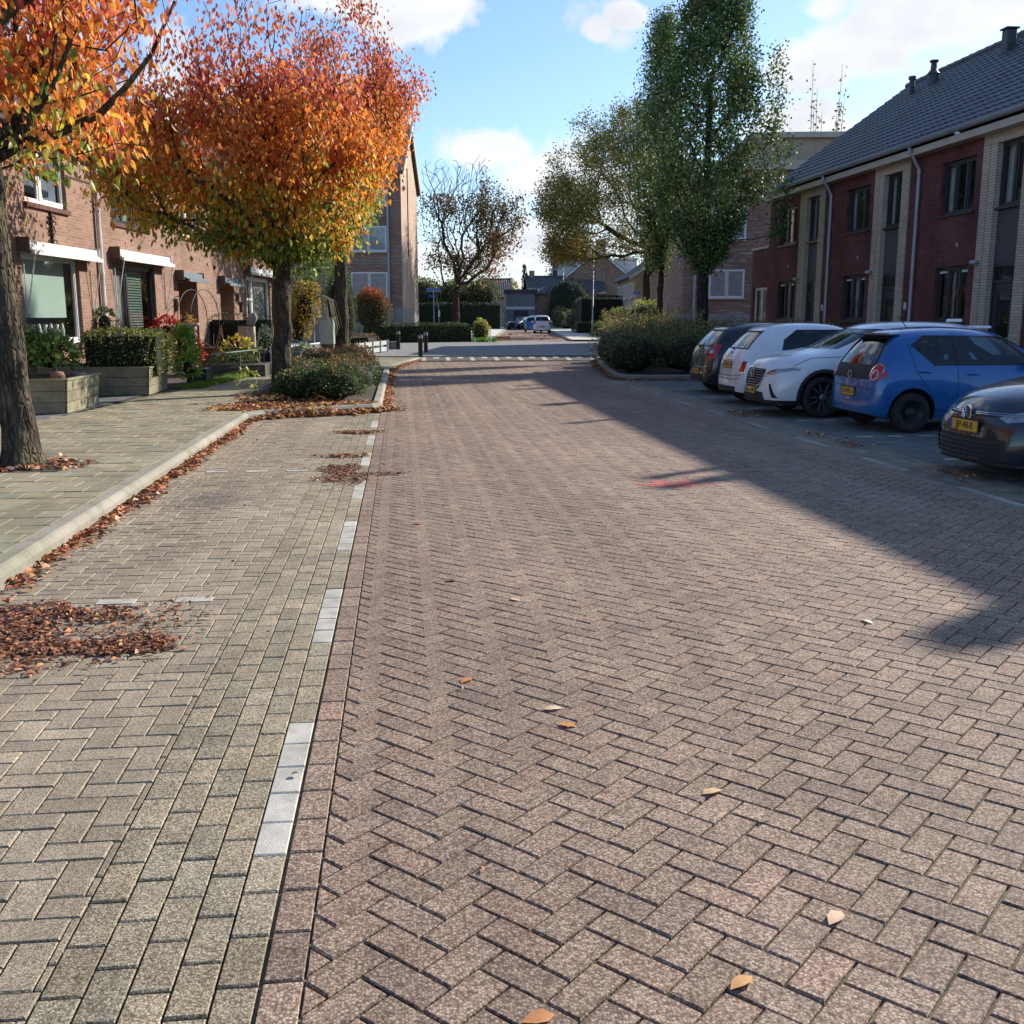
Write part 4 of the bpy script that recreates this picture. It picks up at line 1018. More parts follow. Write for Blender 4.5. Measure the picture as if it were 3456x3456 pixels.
gw = MB(); gw.poly([(9.1, 0, 0), (9.1, 8.4, 0), (9.1, 8.4, 5.2), (9.1, 4.2, 8.8), (9.1, 0, 5.2)]); gw.build('gable_wall', M['brickL'], h3)
for k, (z, r) in enumerate(((3.1, .24), (3.1, .2))):
    pass

# ------------------------------------------------------------------ flats and houses further away
def block(label, loc, rz, W, D, H, mt, roofkind='flat', ridge=2.4, side=None, plinth=1.2, name='apartment_building', ov=.5, cat='building', rmat=None, bmat=None, group=None, tiles=False):
    """box building: front at y=0 facing -y, gables (if any) at x=0 and x=W"""
    t = thing(name, label, cat, loc, rz, group); sd = side or mt
    m = MB(); m.poly([(0, 0, plinth), (W, 0, plinth), (W, 0, H), (0, 0, H)]); m.build('wall', mt, t); m = MB(); m.poly([(W, D, plinth), (0, D, plinth), (0, D, H), (W, D, H)]); m.build('rear_wall', mt, t)
    m = MB(); g = [(D / 2, H + ridge)] if roofkind == 'gx' else []
    m.poly([(0, D, plinth), (0, 0, plinth), (0, 0, H)] + [(0, a, b) for a, b in g] + [(0, D, H)]); m.build('side_wall', sd, t); m = MB()
    m.poly([(W, 0, plinth), (W, D, plinth), (W, D, H)] + [(W, a, b) for a, b in g] + [(W, 0, H)])
    m.build('side_wall', sd, t)
    m = MB(); m.box(-.01, W + .01, -.01, D + .01, -.2, plinth); m.build('plinth', M['plinth'], t)
    if roofkind == 'flat':
        r = MB(); r.box(-.3, W + .3, -.3, D + .3, H + .002, H + .4); r.build('roof', rmat or M['fascia'], t); return t
    k = ridge / (D / 2)
    if tiles:
        rf = tiled_roof(t, -.2, W + .2, -ov, H - k * ov + .05, D / 2, H + ridge + .1, rmat or M['rooftile'])
    else:
        r = MB()
        for s in (0, 1):
            ya = -ov if s == 0 else D + ov; za = H - k * ov; yb, zb = D / 2, H + ridge
            a = [(-.2, ya, za), (W + .2, ya, za), (W + .2, yb, zb), (-.2, yb, zb)]
            if s: a = a[::-1]
            r.poly([(p[0], p[1], p[2] + .24) for p in a]); r.poly([(p[0], p[1], p[2] + .02) for p in a[::-1]])
            r.poly([(-.2, ya, za + .02), (W + .2, ya, za + .02), (W + .2, ya, za + .24), (-.2, ya, za + .24)])
            for x in (-.2, W + .2): r.poly([(x, ya, za + .02), (x, yb, zb + .02), (x, yb, zb + .24), (x, ya, za + .24)])
        r.build('roof', rmat or M['roofL'], t)
    b = MB()
    for s in (0, 1):
        ya = -ov if s == 0 else D + ov; za = H - k * ov; yb, zb = D / 2, H + ridge
        for x, x2 in ((-.2, -.26), (W + .2, W + .26)):
            b.poly([(x2, ya, za - .16), (x2, yb, zb - .16), (x2, yb, zb + .14), (x2, ya, za + .14)])
            b.poly([(x2, ya, za - .16), (x, ya, za - .16), (x, yb, zb - .16), (x2, yb, zb - .16)])
    b.build('bargeboard', bmat or M['fascia'], t)
    return t
def backed(t, x0, x1, z0, z1, n=2, cur=True, y=-.085, fr=None):
    w = window(t, x0, x1, z0, z1, y, fr or M['white2'], tuple((i / n, (i + 1) / n) for i in range(n)), .06, (.05, .07, M['fascia']))
    b = MB(); b.box(x0 + .01, x1 - .01, y + .06, y + .08, z0 + .01, z1 - .01); b.build('curtain' if cur else 'interior', M['curtain'] if cur else M['room'], w)
AX = rad(6.3)
def off(p, rz, dx, dy=0): return (p[0] + math.cos(rz) * dx - math.sin(rz) * dy, p[1] + math.sin(rz) * dx + math.cos(rz) * dy, p[2] if len(p) > 2 else PZ)
# left flats
LB = block('tall brick flats on the left with sunlit gable wall and grey downpipe', off((0.15, 64.0, PZ), -AX, -18), -AX, 18, 10.2, 10.0, M['brickF'], 'gx', 3.2, M['brickG'], plinth=2.0, bmat=M['fascia'])
for z0 in (2.6, 5.3, 8.0):
    for x0 in (4.2, 8.8, 14.9): backed(LB, x0, x0 + 2.2, z0, z0 + 1.5, 2, x0 != 8.8)
pipe_down(LB, [(17.2, -.5, 10.0), (17.2, -.3, 9.9), (17.2, -.12, 9.6), (17.2, -.12, .2)], .075)
b_ = MB()
for z in (7.35, 7.5, 7.65, 4.6, 4.75): b_.box(12.5, 18, -.02, -.003, z, z + .06)
b_.build('pale_brick_band', M['plinth'], LB)
b_ = MB(); b_.box(18.0, 18.05, 3.6, 3.85, 5.2, 10.6); b_.build('slit_window', mat('dark_red_slit', (.12, .03, .03), .5), LB)
# right flats
RBq = block('brown brick flats behind the columnar trees, flat roofed', (13.7, 50.0, PZ), rad(-9), 20, 11, 8.3, M['brickF'], 'flat', plinth=1.6)
for z0 in (2.35, 5.1): backed(RBq, 1.25, 2.95, z0, z0 + 1.35, 2); backed(RBq, 5.2, 7.6, z0, z0 + 1.35, 2); backed(RBq, 10, 12.4, z0, z0 + 1.35, 2)
pipe_down(RBq, [(.55, -.3, 8.3), (.55, -.2, 8.2), (.55, -.1, 8.0), (.55, -.1, .1)], .06)
b_ = MB()
for k in range(16): 
    b_.box(-.02, -.003, .1 + (k % 3) * .5, 2.6, 2.0 + k * .22, 2.0 + k * .22 + .05)
for k in range(7):
    x = 1.6 + k * .55
    if k < 3: b_.box(x, x + .28, -.02, -.003, 4.05, 4.2)
b_.build('pale_brick_band', M['plinth'], RBq)
b_ = MB(); b_.box(3.4, 16, 1.0, 9, 8.71, 9.9); b_.build('roof_storey', M['brickG'], RBq)
b_ = MB(); b_.box(3.1, 16.3, .7, 9.3, 9.902, 10.15); b_.build('roof_edge', M['fascia'], RBq)
# block closing the view behind the flats on the right, casting the crossing's shade
RB2 = block('further wing of the brown flats with pitched roof', (30, 62.0, PZ), rad(-9), 14, 11, 10.5, M['brickF'], 'gx', 3.0, plinth=1.6)
backed(RB2, 2, 4, 3, 4.4); backed(RB2, 6, 8, 3, 4.4)
# row with white windows along the far street
FA = rad(6.6)
F2 = block('pale brown terrace with white windows and grey tiled roof beyond the right hedge', (20.1, 96.0, PZ), rad(-90) - FA, 15, 9, 4.75, M['brickG'], 'gx', 3.0, plinth=.6, name='terraced_house', cat='house', tiles=True, bmat=M['white'])
for x0 in (1.2, 6.4, 11): 
    backed(F2, x0, x0 + 2.3, 2.9, 4.1, 3); backed(F2, x0, x0 + 2.3, .8, 2.1, 2); backed(F2, x0 + 3, x0 + 3.7, 3.0, 4.0, 1)
def dormer(par, x, y, z, w=2.6, d=2.4, h=1.4):
    m = MB(); m.box(x, x + w, y, y + d, z, z + h); m.box(x - .1, x + w + .1, y - .1, y + d, z + h, z + h + .15); o = m.build('dormer', M['white'], par)
    window(o, x + .15, x + w - .15, z + .35, z + h - .15, y - .09, M['white2'], ((0, .5), (.5, 1)), .05, glass=M['glass'])
dormer(F2, 8.5, 1.4, 5.4, 3.0)
# gable house with chimney
F1 = block('brown gable ended house with tall brick chimney and white dormers', (29.6, 127.0, PZ), rad(90) - FA, 14, 10.8, 5.1, M['brickF'], 'gx', 4.4, plinth=.5, name='terraced_house', cat='house', bmat=M['white'])
b_ = MB(); b_.box(-.25, .4, 4.5, 5.7, 0, 10.7); b_.build('chimney', M['brickF'], F1)
o_ = MB(); o_.box(2.0, 4.6, 7.4, 10.2, 6.4, 8.4); o_.box(1.9, 4.7, 7.3, 10.4, 8.4, 8.6); o_.build('dormer', M['white'], F1)
o_ = MB(); o_.box(6.0, 8.6, 7.8, 10.8, 6.0, 8.2); o_.box(5.9, 8.7, 7.7, 11.0, 8.2, 8.4); o_.build('dormer', M['anthra'], F1)
o_ = MB(); o_.box(2.0, 4.6, .4, 3.0, 6.2, 8.4); o_.box(1.9, 4.7, .2, 3.1, 8.4, 8.6); o_.build('dormer', M['white'], F1)
# houses closing the far end
M['ribroof'] = mat('ribbed_roof', (.10, .10, .105), .7, .2, 3)
F3 = block('low house with ribbed grey roof and chimney closing the street', (15.5, 125.0, PZ), rad(-3), 9, 8, 4.3, M['brickF'], 'gx', 1.9, plinth=.4, name='house', cat='house', tiles=True, rmat=M['ribroof'])
b_ = MB(); b_.box(.2, .8, 3.6, 4.4, 5.8, 7.0); b_.build('chimney', M['brickF'], F3)
F4 = block('house with dark flat front and wide garage door closing the street', (12.4, 123.0, PZ), rad(-3), 3.4, 5, 4.2, mat('grey_slat_wall', (.2, .2, .215), .7, .1, 3), 'flat', plinth=.1, name='house', cat='house', rmat=M['anthra'])
b_ = MB(); b_.box(0, 3.4, -.06, -.012, 2.3, 2.6); b_.build('white_band', M['white'], F4)
b_ = MB(); b_.box(.9, 2.6, -.05, -.012, .1, 2.15); b_.build('garage_door', M['anthra'], F4)
F5 = block('pale house with grey tiled roof left of the far lamp', (11.2, 140.0, PZ), rad(-3), 3.6, 8, 4.2, M['brickG'], 'gx', 2.2, plinth=.4, name='house', cat='house', tiles=True, rmat=M['ribroof'])

# ------------------------------------------------------------------ trees
def tree(name, label, base, fork, rbase, rtop, att, leaves, cols, size, group=None, per=9, spread=.14, tip=.006, wl=.5, step=.3, lift=.1, mt=None, bark=None, knots=(), colf=None, droop=.6, near=False, wr=.5, cat='tree', n_extra=0, back=.45, flare=.5, seed=0., pw=2.2, leaf_keep=None, leader=(), steep=0.0, ang=.55, wob=.02, limbs=(), amp=.07):
    t = thing(name, label, cat, base, 0, group); rg = rng
    b = np.array(base, float); tp = trunk_path((0, 0, 0), np.array(fork) - b, 9, wob); full = tp + [np.array(q) - b for q in leader]
    att = np.array(att) - b
    pos, par, ch, r, tips = skeleton(full, att, step, wl, lift, rg, tip, pw, rtop, first=len(tp) - 1, steep=steep, ang=ang)
    m = MB(); ridged(m, tp, [rbase + (rtop - rbase) * (i / 8) ** .7 for i in range(9)], 44, amp, flare, seed, knots); 
    m.build('trunk', bark or M['bark'], t, smooth=True)
    m = MB(); f = len(tp) - 1; r[f] = rtop * .95
    tubes(m, pos, ch, r, f)
    for (pl, ra, rb) in limbs: m.tube([np.array(q) - b for q in pl], list(np.linspace(ra, rb, len(pl))), 9)
    m.build('branches', bark or M['bark'], t, smooth=True)
    P, A = twig_leaves(pos, par, tips, per, spread, rg, back, droop)
    if leaf_keep is not None: k = leaf_keep(P + b); P, A = P[k], A[k]
    C = colf(P + b) if colf else pick(cols, len(P))
    L = size * rg.uniform(.6, 1.25, len(P))
    leaf_mesh('crown', P, A, L, wr, C, mt or M['leaf'], t, near=near)
    return t
RED = [(.60, .15, .09), (.52, .12, .09), (.68, .20, .09), (.42, .11, .08)]
ORA = [(.76, .26, .05), (.80, .34, .06), (.68, .18, .05), (.72, .28, .06)]
YEL = [(.80, .50, .06), (.72, .54, .08), (.84, .42, .06)]
GRN = [(.14, .24, .04), (.22, .32, .06), (.09, .16, .03), (.34, .40, .07), (.46, .42, .07)]
def autumn(zg, zo, zr, red=1.0):
    def f(P):
        n = len(P); z = P[:, 2]; ns = np.array([noise.noise(Vector(p * 1.3)) for p in P]) * 1.1 + rng.normal(0, .28, n)
        s = z + ns; out = pick(ORA, n)
        g = s < zg; out[g] = pick(GRN, int(g.sum())); y = (s >= zg) & (s < zo); out[y] = pick(YEL + GRN[3:] + ORA[:2], int(y.sum()))
        rr = s > zr; out[rr] = pick(RED + ORA[:1], int(rr.sum())) * red
        return out
    return f
# nearest tree, left: only its right half is in view
att = np.vstack([ell_points(600, (-3.8, 11.7, 4.8), (3.0, 2.3, 2.2), shell=.1, gap=-.1, clip=lambda p: p[2] > 3.25 and p[0] < -.222 * p[1] and p[1] > 9.9)])
att = np.vstack([att, [(-2.9, 11.0, 3.55), (-2.6, 11.0, 3.9), (-2.75, 11.0, 3.3), (-3.1, 11, 3.2)]])
tree('cherry_tree', 'nearest cherry tree with orange leaves and thick furrowed trunk at the left edge', (-3.9, 10.95, PV - .02), (-3.98, 10.9, 3.25), .175, .13, att, 0, ORA, .115, 'autumn cherry trees on the left', per=19, spread=.16, droop=1.2, amp=.11, colf=autumn(3.2, 3.6, 4.4), near=True, knots=((2.75, -.3, .06), (1.9, 2.5, .03)), seed=1.0, wr=.46, lift=.16, limbs=[([(-3.95, 10.92, 3.1), (-3.62, 10.9, 3.27), (-3.3, 10.9, 3.36), (-2.88, 10.9, 3.55), (-2.62, 10.9, 3.8), (-2.36, 10.9, 4.1), (-2.1, 10.9, 4.6)], .06, .014), ([(-3.98, 10.9, 3.1), (-3.85, 10.8, 4.1), (-3.6, 10.8, 4.45), (-3.25, 10.8, 4.68), (-2.9, 10.8, 4.9)], .075, .03)])
# second tree: the big one in the middle of the left side
c2 = [(-3.1, 21.1, 4.75, 3.15, 2.3, 1.85), (-1.8, 21.2, 4.85, 1.6, 1.9, 1.6)]
att = np.vstack([ell_points(1150, q[:3], q[3:], shell=.3, gap=.02, gs=1.25, clip=lambda p: p[2] > 2.85 + .2 * abs(p[0] + 2.6)) for q in c2[:1]] + [ell_points(420, c2[1][:3], c2[1][3:], shell=.3, clip=lambda p: p[2] > 2.8), ell_points(170, (-2.5, 21.2, 3.25), (2.0, 1.6, .45), shell=.1)])
sp_ = [(x + rng.normal(0, .1), 21.3 + rng.normal(0, .8), z + rng.uniform(-.3, 1.0)) for x, z in ((-3.75, 6.2), (-3.3, 6.4), (-2.85, 6.7), (-2.3, 6.8), (-1.8, 6.4), (-1.2, 5.9), (-4.3, 5.9), (-4.9, 5.5), (-.8, 5.4)) for _ in range(9)]
att = np.vstack([att, sp_])
tree('cherry_tree', 'second cherry tree with broad orange and green crown standing in the planted island', (-2.4, 21.0, PV - .03), (-2.3, 21.05, 2.55), .20, .17, att, 0, ORA, .125, 'autumn cherry trees on the left', per=19, spread=.17, droop=1.2, colf=autumn(3.25, 4.35, 5.6), near=False, seed=3.0, lift=.12, knots=((2.1, 0, .03),))
# third tree further along, taller
t3x = lambda z: float(np.interp(z, [4, 5.7, 7.9, 9.6], [-1.5, -.95, .05, .75]))
att = np.vstack([ell_points(900, (-2.0, 39.7, 8.0), (3.3, 3.0, 3.7), shell=.3, gap=.02, gs=.8, clip=lambda p: p[2] > 4.6 + .3 * max(0, -2.4 - p[0]) and p[0] < t3x(p[2])), ell_points(200, (-.5, 39.5, 7.6), (1.5, 2.0, 2.8), shell=.3, clip=lambda p: p[0] < t3x(p[2])),
    [(x + rng.normal(0, .18), 39.5 + rng.normal(0, .8), z + rng.uniform(0, 1.4)) for x, z in ((-1.9, 11.6), (-1.5, 12.2), (-.9, 11.3), (-.3, 10.2), (-2.8, 10.8), (.5, 9.2), (.8, 9.6)) for _ in range(8)]])
tree('cherry_tree', 'third cherry tree with orange red crown in front of the tall flats', (-2.22, 39.4, PV - .03), (-2.15, 39.5, 4.2), .27, .22, att, 0, ORA, .17, 'autumn cherry trees on the left', per=20, spread=.26, droop=1.1, colf=autumn(5.9, 6.9, 9.3), seed=5.0, tip=.008)
# columnar trees on the right
def column_att(cx, cy, z0, z1, R, n, peak=.4, gap=-.02):
    out = []
    while len(out) < n:
        t = rng.random(); z = z0 + (z1 - z0) * t; rr = R * (min(1, (t / peak) ** .55) if t < peak else max(.08, 1 - ((t - peak) / (1 - peak)) ** 1.25 * .8))
        a = rng.uniform(0, 6.283)
        q = rr * math.sqrt(rng.uniform(.1, 1)) * (1 + .16 * math.sin(a * 3 + z * 1.3)); pp = (cx + q * math.cos(a), cy + q * math.sin(a), z)
        if noise.noise(Vector(pp) * 1.15) > -.26 or z > 10.5: out.append(pp)
    return out
GR2 = [(.09, .16, .055), (.12, .2, .06), (.06, .11, .04), (.17, .26, .075), (.25, .32, .1)]
def greenf(P):
    out = pick(GR2, len(P)); k = rng.random(len(P)) < .05; out[k] = pick([(.35, .33, .07), (.3, .2, .05)], int(k.sum())); return out
att = column_att(9.75, 33, 3.3, 13.2, 1.95, 1500, .30)
att += [(9.75 + dx + rng.normal(0, .12), 33 + rng.normal(0, .3), z) for dx, z0_, z1_ in ((2.45, 4.2, 7.2), (2.15, 7.0, 9.9), (-1.75, 7.5, 10.6), (1.2, 8, 12)) for z in np.linspace(z0_, z1_, 26)]
tree('columnar_tree', 'large dark green columnar tree on the right island, its top out of the picture', (9.7, 33.0, .08), (9.72, 33, 3.3), .19, .17, att, 0, GR2, .10, 'columnar street trees', per=34, spread=.15, colf=greenf, wl=.15, lift=.05, leader=[(9.73, 33, z) for z in (4, 5, 6, 7, 8, 9)], steep=1.4, ang=.3, bark=M['bark2'], droop=.1, mt=M['leaf2'], knots=((1.7, 3.4, .07), (1.5, 3.0, .05), (1.95, 3.8, .05)), wr=.75, pw=2.0, seed=2)
att = column_att(9.35, 37.5, 3.6, 12.0, 1.15, 650, .35)
tree('columnar_tree', 'slimmer columnar tree with rough trunk left of the large one', (9.45, 37.5, .08), (9.47, 37.5, 3.4), .13, .11, att, 0, GR2, .085, 'columnar street trees', per=38, spread=.19, leader=[(9.45, 37.5, z) for z in (4, 5, 6, 7, 8, 9, 10)], steep=1.4, ang=.3, colf=lambda P: pick(GR2[1:] + [(.2, .22, .06)], len(P)), wl=.15, lift=.05, bark=M['bark2'], droop=.1, mt=M['leaf2'], knots=((1.9, 1, .04), (2.5, 3.4, .05)), wr=.75, pw=2.0, seed=4)
# spreading oak behind
OAK = [(.16, .2, .06), (.24, .26, .07), (.32, .3, .08), (.32, .22, .08), (.13, .15, .05), (.5, .42, .1)]
att = np.vstack([ell_points(700, (15.6, 76, 9.8), (5.6, 5.0, 7.0), shell=.45, gs=.45, clip=lambda p: p[2] > 5.6), ell_points(260, (12.2, 76, 9.3), (2.6, 3.0, 3.0), shell=.3), ell_points(240, (17, 76, 14), (3.4, 3, 3.2), shell=.3), ell_points(110, (12.0, 76, 6.4), (2.0, 2, 1.0), shell=.3)])
def oakf(P):
    out = pick(OAK, len(P)); lo = (P[:, 2] < 7.5) & (rng.random(len(P)) < .6); out[lo] = pick([(.42, .30, .06), (.36, .22, .05), (.2, .2, .05)], int(lo.sum())); return out
tree('oak_tree', 'wide spreading tree with thinning brown green leaves behind the columnar trees', (18.1, 75.6, PZ), (18.0, 75.6, 4.6), .34, .28, att, 0, OAK, .17, 'thinning trees past the crossing', per=42, spread=.32, colf=oakf, step=.6, tip=.012, wl=.45, bark=M['bark2'], droop=.2, mt=M['leaf2'], wr=.65)
# half bare tree in front of the tall hedge
att = np.vstack([ell_points(620, (4.9, 78, 7.6), (3.9, 3.4, 4.4), shell=.3, clip=lambda p: p[2] > 3.9), [(x, 78 + rng.normal(0, 1.5), z) for x, z in zip(rng.uniform(1.7, 6.4, 260), rng.uniform(9.0, 12.8, 260))], ell_points(260, (7.2, 78, 8.7), (2.4, 2.2, 2.8), shell=.3)])
def keepf(P):
    x, z = P[:, 0], P[:, 2]; pr = np.clip(.06 + (x > 5.7) * .45 + .17 + (z < 6.2) * .7 - (z > 10.5) * (x < 6) * 1.0 + .25 * (np.abs(z - 9.5) < .8) * (x < 4), 0, 1); return rng.random(len(P)) < pr
def baref(P):
    out = pick([(.13, .12, .05), (.2, .15, .06), (.1, .09, .04), (.3, .16, .06)], len(P)); k = (P[:, 0] > 6.5) & (P[:, 2] < 8) & (rng.random(len(P)) < .35); out[k] = pick([(.55, .26, .06)], int(k.sum())); return out
tree('half_bare_tree', 'half bare tree with dark forked limbs in front of the tall hedge', (4.1, 78.0, PZ), (4.1, 78, 3.0), .30, .25, att, 0, OAK, .19, 'thinning trees past the crossing', per=15, spread=.3, colf=baref, step=.5, tip=.014, wl=.4, lift=-.05, bark=M['bark2'], mt=M['leaf2'], leaf_keep=keepf, wr=.7)
# poplar whip over the roof on the right
t = thing('poplar_tree', 'thin nearly bare poplar rising behind the right roof', 'tree', (25.3, 62, PZ)); m = MB(); tipsP = []
m.tube([(0, 0, 0), (0, 0, 7)], [.2, .14], 8)
for k in range(13):
    a = rng.uniform(0, 6.28); q = rng.uniform(.2, 1.2); h0 = rng.uniform(6, 8); h1 = rng.uniform(12, 16.5); pts = [(0, 0, min(h0, 6.9)), (q * .6 * math.cos(a), q * .6 * math.sin(a), h0 + 1.5), (q * math.cos(a), q * math.sin(a), (h0 + h1) / 2 + 1), (q * 1.1 * math.cos(a), q * 1.1 * math.sin(a), h1)]
    m.tube(pts, [.05, .04, .025, .01], 5)
    for j in range(14): f = rng.random(); tipsP.append(np.array(pts[2]) * (1 - f) + np.array(pts[3]) * f + rng.normal(0, .12, 3))
m.build('trunk', mat('pale_poplar_bark', (.3, .29, .25), .8), t)
leaf_mesh('crown', np.array(tipsP), rng.normal(0, 1, (len(tipsP), 3)), .22, .7, pick([(.14, .12, .06), (.2, .15, .07)], len(tipsP)), M['leaf2'], t)
# ------------------------------------------------------------------ shrubs, hedges and gardens
HYD = [(.13, .24, .05), (.09, .17, .04), (.2, .3, .06), (.28, .33, .08)]
def planter(label, x0, x1, y0, y1, h, tap=.05):
    cx, cy = (x0 + x1) / 2, (y0 + y1) / 2
    t = thing('wooden_planter', label, 'planter', (cx, cy, PV), 0, 'wooden plank planters')
    W, D = (x1 - x0) / 2, (y1 - y0) / 2; n = 3
    for sx, sy in ((0, -1), (1, 0), (0, 1), (-1, 0)):
        m = MB()
        for k in range(n):
            z0, z1 = h * k / n + .006, h * (k + 1) / n - .002; v = random.uniform(.85, 1.15); c = (v, v * .99, v * .95)
            i0, i1 = tap * (1 - z0 / h), tap * (1 - z1 / h)
            for (ins0, ins1) in ((i0, i1),):
                def P(u, o, z, ins): 
                    if sy: return (u * (W - ins), sy * (D - ins - o), z)
                    return (sx * (W - ins - o), u * (D - ins), z)
                a = [P(-1, 0, z0, ins0), P(1, 0, z0, ins0), P(1, 0, z1, ins1), P(-1, 0, z1, ins1)]; b = [P(-1, .03, z0, ins0), P(1, .03, z0, ins0), P(1, .03, z1, ins1), P(-1, .03, z1, ins1)]
                bb = len(m.v); m.v += a + b
                for q in ((0, 1, 2, 3), (7, 6, 5, 4), (0, 4, 5, 1), (3, 2, 6, 7), (0, 3, 7, 4), (1, 5, 6, 2)): m.face([bb + i for i in q], c)
        m.build('plank_side', M['wood'], t)
    m = MB(); e = .06
    for q in ((-W - .02, W + .02, -D - .02, -D + e), (-W - .02, W + .02, D - e, D + .02), (-W - .02, -W + e, -D + e, D - e), (W - e, W + .02, -D + e, D - e)): m.box(q[0], q[1], q[2], q[3], h, h + .028, (1.1, 1.08, 1.0))
    m.build('rim', M['wood'], t)
    m = MB(); m.box(-W + .05, W - .05, -D + .05, D - .05, h - .16, h - .07); m.build('earth', M['soil'], t)
    return t
planter('sunlit wooden plank planter nearest the camera, holding the hydrangea', -7.6, -5.2, 16.75, 18.55, .52)
planter('shaded wooden plank planter holding the clipped variegated bush', -6.95, -4.85, 20.6, 22.3, .52)
b = bush('hydrangea', 'hydrangea with green leaves and dark red flower heads in the nearest planter', 'shrub', [(-.35, 0, .95, .55, .5, .42), (.25, .1, .85, .38, .45, .35), (-.9, .2, .8, .5, .5, .4)], 1500, .13, HYD, loc=(-6.0, 17.7, .12), wr=.62, core=.55, top=(([(.26, .06, .07), (.2, .05, .06)]), 1.22, 1.5))
m = MB(); m.lathe([(0, 0), (.09, .01), (.12, .08), (.1, .15), (0, .17)], 12, 'z', (-5.45, 17.1, .6)); tag(m.build('round_pot', mat('terracotta', (.3, .16, .1), .8), None, True), 'small round brown pot at the corner of the nearest planter', 'pot')
m = MB(); m.lathe([(.04, 0), (.1, .03), (.13, .09), (.11, .1), (0, .06)], 12, 'z', (-5.36, 17.9, .6)); tag(m.build('stone_bowl', M['plinth'], None, True), 'pale stone bowl on the edge of the nearest planter', 'bowl')
VAR = [(.16, .21, .05), (.30, .34, .08), (.50, .48, .14), (.09, .13, .03), (.24, .27, .06)]
bush('clipped_shrub', 'clipped variegated green and yellow bush in the shaded planter', 'shrub', [(0, 0, .80, .80, .62, .42)], 5200, .05, VAR, loc=(-5.45, 21.45, .12), box=True, wr=.55, top=([(.42, .40, .10), (.34, .36, .09)], .95, 1.5))  # brighter top leaves paint the sunlit top of the bush
bush('red_flower', 'bunch of dark red flowers at the left end of the shaded planter', 'flower', [(0, 0, .06, .12, .1, .1)], 120, .05, [(.42, .02, .05), (.5, .04, .08)], loc=(-6.45, 20.75, .66), core=0, wr=.9)
BRT = [(.22, .36, .05), (.30, .42, .06), (.14, .26, .04), (.4, .46, .08)]
bush('leafy_shrub', 'bright green leafy shrub right of the shaded planter', 'shrub', [(0, 0, .75, .3, .35, .55), (.15, -.4, .4, .25, .3, .35), (-.1, .3, .9, .2, .2, .35)], 900, .14, BRT, loc=(-4.78, 23.5, .12), wr=.4, core=.4, droop=.4, mat_=M['leaf'])
# ivy up the downpipe
bush('climbing_plant', 'ivy climbing beside the white downpipe of the left house', 'climber', [(0, 0, 1.35, .28, .14, .35), (.05, 0, .8, .3, .14, .45), (-.15, 0, .4, .32, .16, .35)], 900, .075, [(.07, .12, .04), (.12, .18, .06), (.2, .25, .12)], loc=lw(4.45, -.16, .12), core=.5, wr=.7)
REDV = [(.42, .03, .03), (.55, .06, .04), (.3, .02, .03), (.6, .14, .08)]
bush('red_creeper', 'crimson creeper hanging around the pale pedestal', 'climber', [(-.35, 0, 1.1, .42, .3, .42), (.1, -.1, .75, .35, .3, .5), (-.6, .1, .8, .35, .3, .4), (.35, .1, .55, .2, .2, .35)], 1100, .10, REDV, loc=(-5.75, 28.1, .12), core=.4, wr=.7, mat_=M['leaf'])
t = thing('pedestal', 'pale stone pedestal topped with a bowl of autumn plants', 'pedestal', (-5.48, 28.0, .12))
m = MB(); m.box(-.14, .14, -.14, .14, 0, 1.28); m.box(-.2, .2, -.2, .2, 1.282, 1.33); m.box(-.18, .18, -.18, .18, -.02, .1); m.build('column', mat('pale_stone', (.6, .5, .38), .8, .12, 4), t)
P = rng.normal(0, .07, (70, 3)) + (0, 0, 1.4); leaf_mesh('plant', P, rng.normal(0, 1, (70, 3)), .07, .6, pick([(.6, .3, .08), (.6, .4, .1)], 70), M['leaf'], t)
bush('dark_hedge', 'dark clipped hedge under the white window of the last left house', 'hedge', [(0, 0, .82, 1.05, .3, .72)], 3200, .05, [(.03, .06, .02), (.05, .08, .025), (.02, .04, .015)], loc=(-4.9, 33.2, .12), box=True, rz=0)
t = thing('brick_pier', 'pale brick pier with a stone sculpture on top, in the front garden', 'pier', (-4.47, 31.0, .12))
m = MB(); m.box(-.22, .22, -.2, .2, 0, 1.22); m.build('pier', brick('stack_brick', (.5, .42, .33), (.58, .5, .4), (.25, .2, .16), .16, .04, .005), t); m = MB(); m.box(-.24, .24, -.22, .22, 1.222, 1.25); m.build('cap', M['anthra'], t)
m = MB(); m.lathe([(.12, 0), (.17, .1), (.19, .22), (.13, .3), (.07, .36), (0, .4)], 10, 'z', (0, 0, 0)); m.v = [(x * .8 + z * .3, y * .45, z * .9) for x, y, z in m.v]
o = m.build('stone_sculpture', M['plinth'], None, True); o.location = (-4.36, 31.0, 1.372); tag(o, 'leaning pale stone sculpture standing on the brick pier', 'sculpture')
bush('yellow_shrub', 'small shrub with a few bright yellow leaves in front of the brick pier', 'shrub', [(0, 0, .55, .5, .2, .4)], 150, .12, [(.72, .52, .05), (.62, .48, .06), (.3, .34, .08)], loc=(-4.55, 29.6, .12), core=0, wr=.6, mat_=M['leaf'])
bush('grey_green_shrub', 'grey green upright plant right of the brick pier', 'shrub', [(0, 0, .7, .22, .2, .55)], 420, .09, [(.16, .22, .14), (.2, .26, .17)], loc=(-3.95, 31.0, .12), core=.3, wr=.3)
m = MB()
for k in range(16):
    x, y = -5.3 + rng.random() * 1.1, 29.2 + rng.random() * 1.2; m.tube([(x, y, .1), (x + rng.normal(0, .08), y, .7), (x + rng.normal(0, .18), y, rng.uniform(.9, 1.4))], .008, 4)
